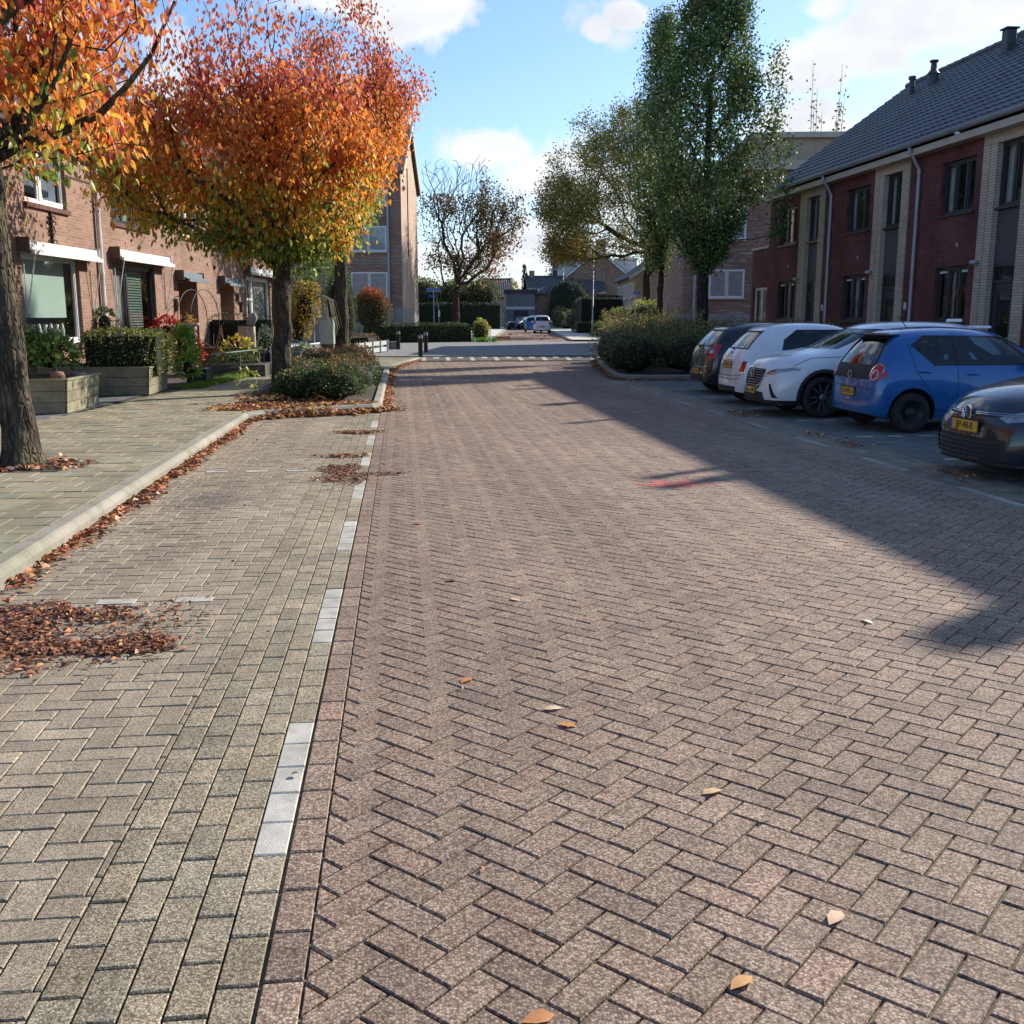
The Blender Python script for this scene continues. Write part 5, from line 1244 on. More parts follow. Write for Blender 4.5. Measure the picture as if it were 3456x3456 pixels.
tag(m.build('dry_stalks', mat('dry_stalk', (.3, .2, .12), .8)), 'dry brown stalks standing in the front garden', 'dead plants')
m = MB(); m.box(-5.6, -4.0, 29.9, 30.05, .1, .72); m.box(-5.62, -3.98, 29.86, 30.09, .722, .76)
tag(m.build('garden_wall', mat('brown_garden_wall', (.16, .09, .06), .85, .2, 3)), 'low brown garden wall behind the dry stalks', 'garden wall')
t = thing('raised_bed', 'low dark raised bed behind the wire fence', 'planter', (-4.35, 27.3, .12))
m = MB()
for z in (0, .15): m.bev(-.6, .9, -.5, .5, z + .002, z + .145, .01)
m.build('box', mat('dark_sleeper', (.10, .085, .07), .85, .25, 4), t)
bush('low_planting', 'low green plants in the raised bed behind the wire fence', 'plants', [(0, 0, .1, .6, .35, .22)], 350, .1, HYD, loc=(-4.3, 27.3, .42), core=.3, wr=.4)
t = thing('trough', 'dark stone trough with low plants at the end of the planter', 'planter', (-4.62, 24.25, .12)); m = MB(); m.bev(-.22, .22, -.3, .3, 0, .34, .015); m.build('trough_body', M['anthra'], t)
# wire fence
def railfence(name, label, pts, h, mt, rail=.02, post=.022, mesh=True, lower=None):
    t = thing(name, label, 'fence', (pts[0][0], pts[0][1], PV)); o = Vector((pts[0][0], pts[0][1]))
    m = MB(); P = [(p[0] - o.x, p[1] - o.y, h + (p[2] if len(p) > 2 else 0)) for p in pts]; m.tube(P, rail, 8); m.build('rail', mt, t)
    for p in P:
        m = MB(); m.tube([(p[0], p[1], -.05), (p[0], p[1], p[2] + .01)], post, 8); m.build('post', mt, t)
    if mesh:
        m = MB()
        for a, b in zip(P[:-1], P[1:]):
            L = math.hypot(b[0] - a[0], b[1] - a[1]); n = int(L / .12)
            for k in range(n + 1):
                f = k / max(n, 1); x, y = a[0] + (b[0] - a[0]) * f, a[1] + (b[1] - a[1]) * f; m.tube([(x, y, .06), (x, y, a[2] + (b[2] - a[2]) * f)], .0025, 3, cap=False)
            for q in range(5): 
                z = .08 + q * (h - .1) / 5; m.tube([(a[0], a[1], z), (b[0], b[1], z)], .0025, 3, cap=False)
        m.build('wire_mesh', mt, t)
    return t
M['greenp'] = mat('green_paint', (.09, .14, .11), .5, .15, 4)
railfence('wire_fence', 'low green wire fence with pale top rail before the front garden', [(-4.27, 23.9), (-3.95, 26.0), (-3.62, 28.0)], .66, M['greenp'])
railfence('garden_railing', 'low white tubular railing between the second and third tree', [(-3.45, 28.1), (-3.0, 31.0), (-2.6, 34.0)], .66, M['white'], .028, .022)
bush('white_edged_ivy', 'white edged ivy growing through the white railing', 'shrub', [(0, -1.0, .3, .3, .9, .34), (.1, .6, .35, .32, .9, .36), (.1, 1.8, .3, .3, .7, .3)], 1600, .085, [(.42, .46, .34), (.16, .22, .10), (.55, .58, .45), (.1, .16, .06)], loc=(-2.95, 30.6, .12), core=.6, wr=.6)
t = thing('barbecue', 'round dark covered barbecue behind the clipped bush', 'barbecue', (-5.75, 24.4, .12)); m = MB(); m.lathe([(0, .62), (.2, .66), (.33, .8), (.34, .86), (.25, 1.02), (.05, 1.1), (0, 1.1)], 18); m.build('bowl', M['black'], t, True); 
for a in (0, 2.1, 4.2): m = MB(); m.tube([(.1 * math.cos(a), .1 * math.sin(a), .66), (.3 * math.cos(a), .3 * math.sin(a), 0)], .015, 6); m.build('leg', M['metal'], t)
t = thing('rose_arch', 'thin curved iron rose arch before the front door', 'arch', lw(9.3, -.6, .12), LR)
for y in (0, .35):
    m = MB(); m.tube([(1.35 - 1.35 * math.cos(a), y, 1.45 + .8 * math.sin(a)) for a in np.linspace(0, math.pi, 15)], .012, 5); m.tube([(0, y, 0), (0, y, 1.45)], .012, 5); m.tube([(2.7, y, 0), (2.7, y, 1.45)], .012, 5); m.build('hoop', M['iron'], t)
m = MB()
for z in (.4, .9, 1.4): m.tube([(0, 0, z), (0, .35, z)], .008, 4); m.tube([(2.7, 0, z), (2.7, .35, z)], .008, 4)
m.build('rungs', M['iron'], t)
# grass verge: uncountable blades
P = np.array([(-4.68 + .095 * (y - 22.6) + rng.random() * .5, y, PV - .005) for y in rng.uniform(22.4, 31.5, 9000)])
A = np.column_stack([rng.normal(0, .5, 9000), rng.normal(0, .5, 9000), np.ones(9000)])
tag(leaf_mesh('grass', P, A, rng.uniform(.05, .15, 9000), .12, pick([(.12, .26, .03), (.18, .32, .04), (.08, .17, .02), (.26, .34, .06)], 9000), M['leaf']), 'bright green grass along the inner edge of the pavement', 'grass', kind='stuff')
P = np.array([(x, y, PZ) for x, y in np.vstack([blob(500, 14.6, 73.5, 1.3, 2.6), blob(300, 4.9, 60.5, .6, .9)])]); A = np.column_stack([rng.normal(0, .5, 800), rng.normal(0, .5, 800), np.ones(800)])
tag(leaf_mesh('grass', P, A, rng.uniform(.15, .35, 800), .2, pick([(.12, .26, .03), (.08, .17, .02)], 800), M['leaf']), 'grass tufts at the feet of the hedge and the lamp past the crossing', 'grass', kind='stuff')
# island shrubs (left)
SHR = [(.07, .12, .035), (.10, .16, .04), (.05, .08, .025), (.16, .2, .06)]
sh = []
def spr(x0, x1, y0, y1, h, n, cols, loc, nm, lb, z0=.5, size=.06, skew=0.0):
    t = thing(nm, lb, 'shrub', loc); m = MB(); P = []
    for _ in range(n):
        x, y = rng.uniform(x0, x1), rng.uniform(y0, y1); x += skew * max(0, y); hh = h * rng.uniform(.75, 1.15); dx, dy = rng.normal(0, .1, 2); m.tube([(x, y, z0), (x + dx, y + dy, hh)], .004, 3, cap=False)
        for _ in range(16): f = rng.uniform(.45, 1); P.append((x + dx * f + rng.normal(0, .035), y + dy * f + rng.normal(0, .035), z0 + (hh - z0) * f))
    m.build('stems', M['bark2'], t); P = np.array(P); leaf_mesh('foliage', P, rng.normal(0, 1, (len(P), 3)) + (0, 0, .8), size, .45, pick(cols, len(P)), M['leaf2'], t); return t
def island(name, label, lobes, n, loc, top=None, cols=SHR, size=.06, **k): return bush(name, label, 'shrub', lobes, n, size, cols, group=None, loc=loc, top=top, **k)
RBn = [(.30, .13, .06), (.34, .2, .07), (.2, .14, .05)]
island('ground_cover_shrub', 'low green shrub with russet tips at the front corner of the left island', [(-.05, .3, .28, .52, .6, .36), (-.75, .5, .25, .5, .5, .3)], 3600, (-1.15, 18.95, PV), top=(RBn, .4, .85))
island('ground_cover_shrub', 'low green shrub in the middle of the left island', [(.2, 0, .3, .7, 1.3, .4), (-.7, .5, .3, .6, 1.2, .38), (.2, 2.2, .32, .7, 1.4, .42), (-.6, 2.8, .3, .6, 1.2, .42)], 6000, (-1.35, 21.2, PV), top=(RBn, .35, .9))
island('ground_cover_shrub', 'low reddish shrub at the far end of the left island', [(0, 0, .3, .7, 1.4, .42), (.1, 2.4, .3, .6, 1.3, .45), (-.7, 1.2, .3, .6, 1.2, .38)], 4200, (-1.4, 26.4, PV), top=(RBn, .2, .7))
island('yellow_sapling', 'small sprig with yellow green leaves at the foot of the second tree', [(0, 0, .3, .25, .3, .28)], 130, (-2.75, 19.0, PV), cols=[(.42, .44, .08), (.3, .36, .07)], core=0, size=.07)
# garden shrubs further back
bush('golden_shrub', 'tall golden orange shrub between the second and third tree', 'shrub', [(0, 0, 1.7, .5, .5, .9), (-.25, 0, 1.1, .45, .5, .7), (.25, .1, 2.2, .28, .3, .4)], 3600, .08, [(.50, .34, .05), (.36, .30, .05), (.46, .22, .05), (.2, .22, .05)], loc=(-3.1, 34.5, .12), core=.55, droop=.5, mat_=M['leaf'])
t = thing('weeping_shrub', 'leafless weeping shrub with pale hanging twigs above the cabinet', 'shrub', (-2.75, 33.4, .12)); m = MB()
for k in range(16):
    a = rng.uniform(-.4, .9); L = rng.uniform(.25, .75); d = rng.uniform(.5, 1.2); m.tube([(0, 0, 1.4), (.05, 0, 2.0), (.12 + L * .3 * math.cos(a), L * .3 * math.sin(a), 2.15), (.15 + L * math.cos(a) * .8, L * math.sin(a), 2.0), (.2 + L * math.cos(a), L * math.sin(a), 2.0 - d)], [.02, .016, .012, .009, .006], 5)
m.tube([(0, 0, 0), (.02, 0, 1.4)], [.035, .02], 6); m.build('stems', mat('pale_twig', (.34, .3, .2), .85), t)
CON = [(.05, .09, .03), (.08, .13, .04), (.12, .16, .05)]
bush('conifer', 'dense column shaped conifer behind the third tree', 'conifer', [(0, 0, 1.6, .62, .6, 1.75)], 6500, .07, CON, loc=(-2.35, 42, .12), core=.85, wr=.3)
t = thing('utility_cabinet', 'grey green utility cabinet on a dark brick foot beside the third tree', 'cabinet', (-2.4, 34.3, .12), rad(-8))
m = MB(); m.bev(-.24, .24, -.15, .15, .62, 1.44, .012); m.build('cabinet_body', mat('cabinet_grey', (.30, .36, .34), .5, .08, 3), t)
m = MB(); m.box(-.2, .18, -.155, -.151, .66, 1.4); m.box(-.26, .26, -.17, .17, 1.442, 1.465); m.build('door', mat('cabinet_grey_light', (.36, .42, .40), .5, .08, 3), t)
m = MB(); m.box(-.22, .22, -.13, .13, -.1, .61); m.build('foot', M['brickS'], t)
t = thing('plank_fence', 'low grey fence of two horizontal planks at the pavement corner', 'fence', (-1.7, 39.2, PV))
d = Vector((1.1, 5.1)); Lf = d.length; an = math.atan2(d.y, d.x); t.rotation_euler = (0, 0, an)
for z in (.08, .34): m = MB(); m.box(0, Lf, -.02, .02, z, z + .17); m.build('plank', mat('grey_plank', (.42, .45, .42), .7, .12, 3), t) if z < .1 else m.build('plank', bpy.data.materials['grey_plank'], t)
for k in range(5): m = MB(); m.box(k * Lf / 4 * .98, k * Lf / 4 * .98 + .05, -.07, -.022, -.1, .56); m.build('post', M['galv'], t)
bush('low_brown_hedge', 'low russet brown hedge behind the plank fence', 'hedge', [(0, 0, .35, .6, 1.6, .35)], 1800, .07, [(.2, .12, .06), (.14, .12, .05), (.26, .16, .08)], loc=(-1.75, 46.8, .12), box=True, rz=-AX)
t = bush('round_bush', 'round bush with orange red top before the tall flats', 'shrub', [(0, 0, 1.75, .92, .9, 1.05)], 6500, .08, [(.14, .14, .05), (.2, .16, .07), (.09, .1, .04)], loc=(-1.35, 50, .12), core=.82, top=([(.55, .12, .04), (.5, .18, .05), (.4, .16, .06)], 1.75, 2.75))
m = MB(); m.tube([(0, 0, 0), (0, 0, 1.4)], .05, 8); m.build('stem', M['bark2'], t)
t = thing('concrete_block', 'low pale concrete block beside the rear bollard', 'block', (-.45, 47.9, PZ)); m = MB(); m.bev(-.35, .35, -.25, .25, 0, .34, .02); m.build('block_body', M['plinth'], t)
def bollard(x, y, lb, z=PZ):
    t = thing('bollard', lb, 'bollard', (x, y, z), 0, 'dark bollards at the left corner of the crossing')
    m = MB(); m.lathe([(.085, 0), (.085, .78), (.075, .82), (0, .835)], 16); m.build('post', M['black'], t, False)
    for zz in (.7, .755): m = MB(); m.lathe([(.0865, zz), (.088, zz + .004), (.088, zz + .02), (.0865, zz + .024)], 16); m.build('reflective_band', M['white'], t)
bollard(-.13, 47.4, 'dark bollard standing alone at the left, before the low hedge'); bollard(.71, 38.9, 'dark bollard nearest the camera, at the end of the kerb', PZ - .02); bollard(1.02, 43.6, 'dark bollard just behind the nearest one')
LH = [(.08, .13, .04), (.12, .17, .05), (.06, .09, .03), (.18, .2, .06)]
bush('low_hedge', 'long low clipped hedge in front of the left flats', 'hedge', [(0, 0, .52, 3.6, .5, .53)], 8500, .08, LH, loc=(1.0, 60.4, PZ), box=True, rz=rad(22), wr=.6)
bush('yellow_hedge_end', 'yellow green bush at the right end of the low hedge', 'shrub', [(0, 0, .6, .55, .6, .72)], 1300, .09, [(.36, .36, .07), (.26, .3, .06), (.44, .4, .1)], loc=(4.75, 62.0, PZ), mat_=M['leaf'])
DK = [(.022, .045, .018), (.035, .06, .022), (.016, .03, .014)]
bush('tall_hedge', 'tall dark clipped hedge behind the half bare tree', 'hedge', [(0, 0, 1.45, 5.1, 1.0, 1.5)], 9000, .12, DK, loc=(6.4, 116, PZ), box=True, rz=rad(2))
bush('mixed_green_trees', 'rounded green and yellow trees rising over the tall dark hedge', 'trees', [(-3.5, 0, 3.9, 2.4, 2, 1.9), (0, 0, 3.7, 2.0, 2, 1.8), (3.0, 0, 4.0, 2.3, 2, 1.7)], 7000, .2, [(.10, .14, .04), (.16, .18, .05), (.28, .25, .06), (.07, .1, .03)], loc=(6.2, 121, PZ), core=.75)
t = thing('marker_post', 'short grey concrete post on the pavement past the crossing', 'post', (6.6, 92, PZ)); m = MB(); m.bev(-.2, .2, -.15, .15, 0, .8, .03); m.build('post_body', M['plinth'], t)
# right island
RS = [(.22, .26, .10), (.16, .2, .08), (.3, .3, .11), (.11, .14, .06)]
GD = ([(.5, .4, .13), (.42, .38, .12), (.52, .36, .14)], .75, 1.5)  # gold stands for sun on the tips, painted into the leaf colour
bush('island_shrub', 'dense dull green shrub at the kerb corner of the right island', 'shrub', [(-1.4, .6, .5, .9, .8, .65), (.2, .2, .5, 1.2, .8, .62), (2.2, .3, .5, 1.4, .8, .6), (4.0, .4, .5, 1.0, .8, .55)], 8500, .055, RS, loc=(7.75, 27.4, .1), core=.75, wr=.4)
bush('island_shrub', 'shrub with sunlit golden tips along the left kerb of the right island', 'shrub', [(-1.2, 0, .55, .9, 1.7, .7), (-.5, 3.0, .6, 1.0, 1.8, .8), (.3, 6.2, .6, .9, 1.6, .8), (.8, 1.5, .6, 1.3, 1.6, .75), (1.6, 5, .7, 1.2, 1.8, .8)], 9500, .065, RS, loc=(7.75, 30.6, .1), top=(GD[0], .95, 1.5), core=.75, wr=.4)
bush('island_shrub', 'greyer shrub on the right island around the large columnar tree', 'shrub', [(0, 0, .6, 1.3, 1.6, .7), (1.3, 2.5, .6, 1.2, 1.8, .75), (0, 4.2, .6, 1.4, 1.8, .8)], 5500, .065, RS, loc=(10.6, 31.0, .1), core=.75, wr=.4)
spr(-1.7, .9, -1, 8.5, 1.6, 330, GD[0] + RS[:1], (7.9, 30, .1), 'island_shrub', 'thin golden sprigs standing above the right island shrubs', skew=.15, size=.075)
spr(-1.7, 4.2, .4, 7.5, 1.25, 650, RS + GD[0], (7.9, 27.2, .1), 'island_shrub', 'loose olive green sprigs growing through the middle of the right island', z0=.4, skew=.15, size=.075)
spr(-1.9, 4.3, -.4, 1.2, 1.3, 260, RS, (7.75, 27.2, .1), 'island_shrub', 'dull green sprigs along the front of the right island', .3)
bush('roadside_bush', 'yellow green bush behind the street lamp, before the tall right hedge', 'shrub', [(0, 0, .9, 1.3, 1.4, 1.1), (1.8, .3, 1.2, 1.6, 1.5, 1.4), (4.0, .5, 1.5, 1.8, 1.6, 1.6), (-1.0, 1.5, .5, .7, .8, .6)], 9000, .10, [(.20, .24, .06), (.12, .15, .04), (.32, .32, .08), (.08, .1, .03)], loc=(14.9, 70.5, PZ), core=.75, top=([(.42, .42, .1), (.36, .38, .08)], 1.3, 3.2), mat_=M['leaf'])
bush('tall_hedge', 'tall dark clipped hedge on the right of the far street', 'hedge', [(0, 0, 1.6, 3.6, 5.5, 1.65)], 12000, .12, [(.03, .06, .022), (.045, .08, .03), (.02, .04, .016)], loc=(19.6, 95.5, PZ), box=True, rz=-FA)
bush('low_hedge', 'low olive hedge piece at the foot of the tall right hedge', 'hedge', [(0, 0, .5, .8, 2.0, .5)], 900, .1, [(.14, .14, .05), (.2, .17, .06)], loc=(15.6, 88, PZ), box=True, rz=-FA)
bush('evergreen_bush', 'huge dark evergreen bush before the gable ended house', 'shrub', [(0, 0, 2.6, 2.9, 2.6, 3.1)], 7000, .15, [(.025, .045, .03), (.04, .065, .04), (.018, .03, .02)], loc=(19.2, 118, PZ), core=.85)
bush('garden_shrubs', 'dull green shrubs between the far lamp and the evergreen bush', 'shrub', [(0, 0, 1.0, 1.2, 2, 1.2), (-.6, 6, 1.2, 1.2, 2, 1.4)], 2200, .13, [(.08, .1, .04), (.12, .12, .05)], loc=(18.2, 109, PZ), core=.7)
t = bush('narrow_conifer', 'thin ragged conifer standing beside the chimney at the street end', 'conifer', [(0, 0, 3.2, .45, .45, 1.9), (.1, 0, 5.6, .4, .4, 1.2), (0, 0, 7.0, .2, .2, .8)], 2600, .16, DK, loc=(15.35, 129.5, PZ), core=.6)
bush('distant_tree', 'brown leafed tree behind the gable ended house', 'tree', [(0, 0, 7.0, 3.2, 3, 3.2), (-2, 0, 5.2, 2, 2, 2)], 3200, .3, [(.18, .12, .06), (.12, .1, .05), (.24, .13, .06)], loc=(22.8, 140, PZ), core=0)
bush('distant_tree', 'yellow leafed tree between the far roofs', 'tree', [(0, 0, 4.6, 1.6, 1.6, 2.2)], 1200, .25, [(.4, .34, .08), (.28, .28, .07)], loc=(15.6, 150, PZ), core=0)
bush('distant_trees', 'row of hazy tree crowns far behind the street', 'wood', [(x, rng.normal(0, 4), rng.uniform(2.5, 4.5), rng.uniform(5, 9), 5, rng.uniform(3, 5)) for x in range(-90, 150, 9)], 15000, .6, [(.11, .12, .06), (.15, .13, .06), (.09, .10, .05)], loc=(10, 215, 0), core=.8)['kind'] = 'stuff'
bush('small_green_tree', 'green leafed small tree between the house end and the conifer', 'tree', [(0, 0, 3.4, 1.3, 1.3, 1.2), (.8, 0, 2.9, .9, .9, .9), (-.5, .3, 2.6, .8, .8, .7)], 3600, .1, [(.08, .15, .03), (.12, .2, .04), (.2, .24, .05)], loc=(-3.6, 41.5, .12), core=0, droop=.4, mat_=M['leaf'])
# ------------------------------------------------------------------ street furniture
def lamp(x, y, h, arm, lb):
    t = thing('street_lamp', lb, 'street lamp', (x, y, PZ), -FA, 'street lamps along the far street')
    m = MB(); m.tube([(0, 0, 0), (0, 0, 1.2), (0, 0, 1.25), (0, 0, h - .3)], [.085, .085, .055, .045], 12); m.build('pole', M['galv'], t, True)
    m = MB(); m.tube([(0, 0, h - .3), (-.05, 0, h - .1), (-.2, 0, h), (-arm + .3, 0, h + .03)], .035, 8); m.build('arm', M['galv'], t, True)
    m = MB(); m.bev(-arm - .35, -arm + .35, -.1, .1, h - .02, h + .1, .03); m.build('lamp_head', M['metal'], t)
lamp(14.2, 76.6, 6.95, 1.3, 'tall grey street lamp nearest the crossing, rising before the right hedge'); lamp(18.9, 121, 6.8, 1.2, 'second street lamp beside the dark evergreen bush'); lamp(16.95, 160, 7.1, 1.2, 'farthest street lamp, left of the low house')
def text(s, size, mt, parent, loc, rot, name='lettering', ext=.002, align='CENTER'):
    c = bpy.data.curves.new(name, 'FONT'); c.body = s; c.size = size; c.extrude = ext; c.align_x = align; c.align_y = 'CENTER'
    tmp = bpy.data.objects.new(name + '_c', c); COL.objects.link(tmp)
    dg = bpy.context.evaluated_depsgraph_get(); me = bpy.data.meshes.new_from_object(tmp.evaluated_get(dg)); me.name = name
    bpy.data.objects.remove(tmp); me.materials.clear(); me.materials.append(mt)
    o = bpy.data.objects.new(name, me); COL.objects.link(o); o.parent = parent; o.location = loc; o.rotation_euler = rot
    return o
t = thing('street_name_sign', 'blue street name signs on a grey pole at the left corner of the crossing', 'street sign', (2.08, 66, PZ))
m = MB(); m.tube([(0, 0, 0), (0, 0, 3.1)], .035, 10); m.build('pole', M['galv'], t)
m = MB(); m.box(-.46, .46, -.05, -.036, 3.02, 3.2); s_ = m.build('sign_plate', M['signblue'], t); text('Joh. Spaanstraat', .115, M['txtw'], s_, (0, -.053, 3.11), (rad(90), 0, 0))
m = MB(); m.box(-.46, .46, -.049, -.035, 3.0, 3.02); m.box(-.46, .46, -.049, -.035, 3.2, 3.22); m.build('sign_rim', M['white'], s_)
m = MB(); m.box(-.36, .22, .036, .05, 2.66, 2.8); m.build('sign_plate', M['signblue'], t)
t = thing('sign_post', 'thin leaning post with a small white plate beside the blue street sign', 'sign', (2.42, 66.2, PZ)); m = MB(); m.tube([(0, 0, 0), (-.03, 0, 1.9), (-.12, 0, 2.6)], .025, 8); m.build('pole', M['galv'], t); m = MB(); m.box(-.06, .06, -.045, -.03, 1.45, 1.85); m.build('sign_plate', M['white2'], t)
t = thing('street_name_sign', 'small blue sign on a grey pole among the bushes on the right', 'street sign', (15.0, 66, PZ)); m = MB(); m.tube([(0, 0, 0), (0, 0, 3.0)], .035, 10); m.build('pole', M['galv'], t); m = MB(); m.box(-.16, .32, -.05, -.036, 2.85, 3.02); s_ = m.build('sign_plate', M['signblue'], t); text('Joh. Spaanstr.', .06, M['txtw'], s_, (.08, -.053, 2.935), (rad(90), 0, 0))
t = thing('utility_cabinet', 'grey utility cabinet against the brown flats on the right', 'cabinet', (13.0, 47.5, .12)); m = MB(); m.bev(-.45, .45, -.2, .2, 0, 1.15, .02); m.build('cabinet_body', mat('cabinet_grey_blue', (.2, .25, .25), .6, .1, 3), t)
# pigeon on the road
t = thing('pigeon', 'small grey bird standing on the sunlit far road', 'bird', (8.4, 80, PZ + .006))
m = MB(); m.lathe([(0, -.14), (.03, -.12), (.06, -.04), (.07, .03), (.05, .1), (.028, .14), (.03, .17), (.02, .2), (0, .21)], 10, 'x', (0, 0, .13)); m.tube([(-.1, 0, .12), (-.2, 0, .09)], [.035, .015], 6); m.tube([(.0, .02, .08), (.0, .02, 0)], .006, 4); m.tube([(.0, -.02, .08), (.0, -.02, 0)], .006, 4)
m.build('bird_body', mat('pigeon_grey', (.2, .16, .14), .7), t, True)
# ------------------------------------------------------------------ cars
def paint(name, c, metal=0.0, rough=.3):
    t = NT(name); b = t.bsdf; vec = coords(t)
    n = t.a('ShaderNodeTexNoise'); n.inputs['Scale'].default_value = 2.5; n.inputs['Detail'].default_value = 6; t.l(vec, n.inputs['Vector'])
    t.l(mixc(t, 1.0, c, ramp(t, n.outputs[0], [(0.3, .93), (.7, 1.07)]), 'MULTIPLY'), b.inputs['Base Color'])
    n2 = t.a('ShaderNodeTexNoise'); n2.inputs['Scale'].default_value = 7; n2.inputs['Detail'].default_value = 8; t.l(vec, n2.inputs['Vector'])
    t.l(ramp(t, n2.outputs[0], [(.35, rough * .8), (.75, rough * 1.5)]), b.inputs['Roughness'])
    b.inputs['Metallic'].default_value = metal; b.inputs['Coat Weight'].default_value = 1.0; b.inputs['Coat Roughness'].default_value = .05; return t.m
M['carglass'] = glassmat('car_glass', (.42, .48, .50)); M['carglassd'] = glassmat('car_glass_dark', (.14, .17, .2))
M['tyre'] = mat('tyre_rubber', (.022, .022, .023), .85, .2, 8, .4, 60); M['rubber'] = mat('black_plastic', (.025, .026, .028), .6, .15, 6)
M['alloy'] = mat('alloy', (.42, .43, .45), .3, .1, 5, metal=.8); M['chrome'] = mat('chrome', (.75, .76, .78), .12, .05, 5, metal=1.0)
M['redlamp'] = mat('red_lamp', (.45, .012, .012), .15, .15, 12, coat=1.0); M['clearlamp'] = mat('clear_lamp', (.35, .37, .40), .12, .3, 14, metal=.5, coat=1.0)
M['seat'] = mat('seat_cloth', (.03, .032, .035), .9, .2, 6); M['darklamp'] = mat('dark_lamp', (.05, .055, .06), .12, .3, 14, metal=.3, coat=1.0)
def carbody(st, lvl=2):
    bm = bmesh.new(); n = len(st); G = {}
    for i, s in enumerate(st):
        xl, xb, xt, zs, zb, zt, yl, yb, yt, cr, bow = s
        rws = [(xl, yl * .93, zs), (xl, yl, zs + .12), ((xl + xb) / 2, max(yl, yb) + .008, (zs + .12 + zb) / 2), (xb, yb, zb), (xt, yt, zt)]
        for sg in (1, -1):
            for r, p in enumerate(rws): G[i, r, sg] = bm.verts.new((p[0], p[1] * sg, p[2]))
            G[i, 5, sg] = bm.verts.new((xt + bow * .75, yt * .55 * sg, zt + cr * .75))
        G[i, 6, 1] = G[i, 6, -1] = bm.verts.new((xt + bow, 0, zt + cr))
    def F(*k):
        vs = []
        for q in k:
            v = G[q]
            if v not in vs: vs.append(v)
        if len(vs) > 2: bm.faces.new(vs)
    for i in range(n - 1):
        for r in range(6):
            F((i, r, 1), (i + 1, r, 1), (i + 1, r + 1, 1), (i, r + 1, 1)); F((i + 1, r, -1), (i, r, -1), (i, r + 1, -1), (i + 1, r + 1, -1))
    for e, sgn in ((0, -1), (n - 1, 1)):
        s = st[e]; bw = abs(s[10]) if s[10] else .05
        for r in range(4):
            for sg in (1, -1):
                v = G[e, r, sg].co; G[e, r, sg, 'm'] = bm.verts.new((v.x + sgn * bw * .8, v.y * .58, v.z))
            v = G[e, r, 1].co; c = bm.verts.new((v.x + sgn * bw, 0, v.z)); G[e, r, 1, 'c'] = G[e, r, -1, 'c'] = c
        for sg in (1, -1):
            G[e, 4, sg, 'm'] = G[e, 5, sg]; G[e, 4, sg, 'c'] = G[e, 6, sg]
        for r in range(4):
            for sg in (1, -1):
                a = [(e, r, sg), (e, r + 1, sg), (e, r + 1, sg, 'm'), (e, r, sg, 'm')]; b = [(e, r, sg, 'm'), (e, r + 1, sg, 'm'), (e, r + 1, sg, 'c'), (e, r, sg, 'c')]
                if (sg == 1) != (sgn == -1): a.reverse(); b.reverse()
                F(*a); F(*b)
    me = bpy.data.meshes.new('tmp'); bm.to_mesh(me); bm.free(); o = bpy.data.objects.new('tmp', me); COL.objects.link(o)
    md = o.modifiers.new('s', 'SUBSURF'); md.levels = lvl; md.render_levels = lvl
    dg = bpy.context.evaluated_depsgraph_get(); m2 = bpy.data.meshes.new_from_object(o.evaluated_get(dg)); bpy.data.objects.remove(o)
    bm = bmesh.new(); bm.from_mesh(m2); bmesh.ops.recalc_face_normals(bm, faces=bm.faces)
    if sum(f.normal.z for f in bm.faces if f.calc_center_median().z > 1.2) < 0: bmesh.ops.reverse_faces(bm, faces=bm.faces)
    return bm
def inside(p, poly):
    s = None
    for i in range(len(poly)):
        a, b = poly[i], poly[(i + 1) % len(poly)]; c = (b[0] - a[0]) * (p[1] - a[1]) - (b[1] - a[1]) * (p[0] - a[0])
        if abs(c) < 1e-9: continue
        if s is None: s = c > 0
        elif s != (c > 0): return False
    return True
def cutreg(bm, lay, poly, ax, filt, val):
    a, b = {'y': (0, 2), 'x': (1, 2), 'z': (0, 1)}[ax]
    x0, x1 = min(p[0] for p in poly) - .02, max(p[0] for p in poly) + .02; z0, z1 = min(p[1] for p in poly) - .02, max(p[1] for p in poly) + .02
    def near():
        out = []
        for f in bm.faces:
            if not filt(f): continue
            u = [v.co[a] for v in f.verts]; w = [v.co[b] for v in f.verts]
            if max(u) < x0 or min(u) > x1 or max(w) < z0 or min(w) > z1: continue
            out.append(f)
        return out
    for i in range(len(poly)):
        p, q = poly[i], poly[(i + 1) % len(poly)]; no = Vector((0, 0, 0)); no[a] = q[1] - p[1]; no[b] = -(q[0] - p[0]); co = Vector((0, 0, 0)); co[a] = p[0]; co[b] = p[1]
        if no.length < 1e-8: continue
        fs_ = near(); g = list({*fs_, *(e for f in fs_ for e in f.edges), *(v for f in fs_ for v in f.verts)})
        bmesh.ops.bisect_plane(bm, geom=g, dist=1e-5, plane_co=co, plane_no=no.normalized())
    for f in near():
        c = f.calc_center_median()
        if inside((c[a], c[b]), poly): f[lay] = val
def circ(cx, cz, R, n=28, a0=0.0): return [(cx + R * math.cos(2 * math.pi * k / n + a0), cz + R * math.sin(2 * math.pi * k / n + a0)) for k in range(n)]
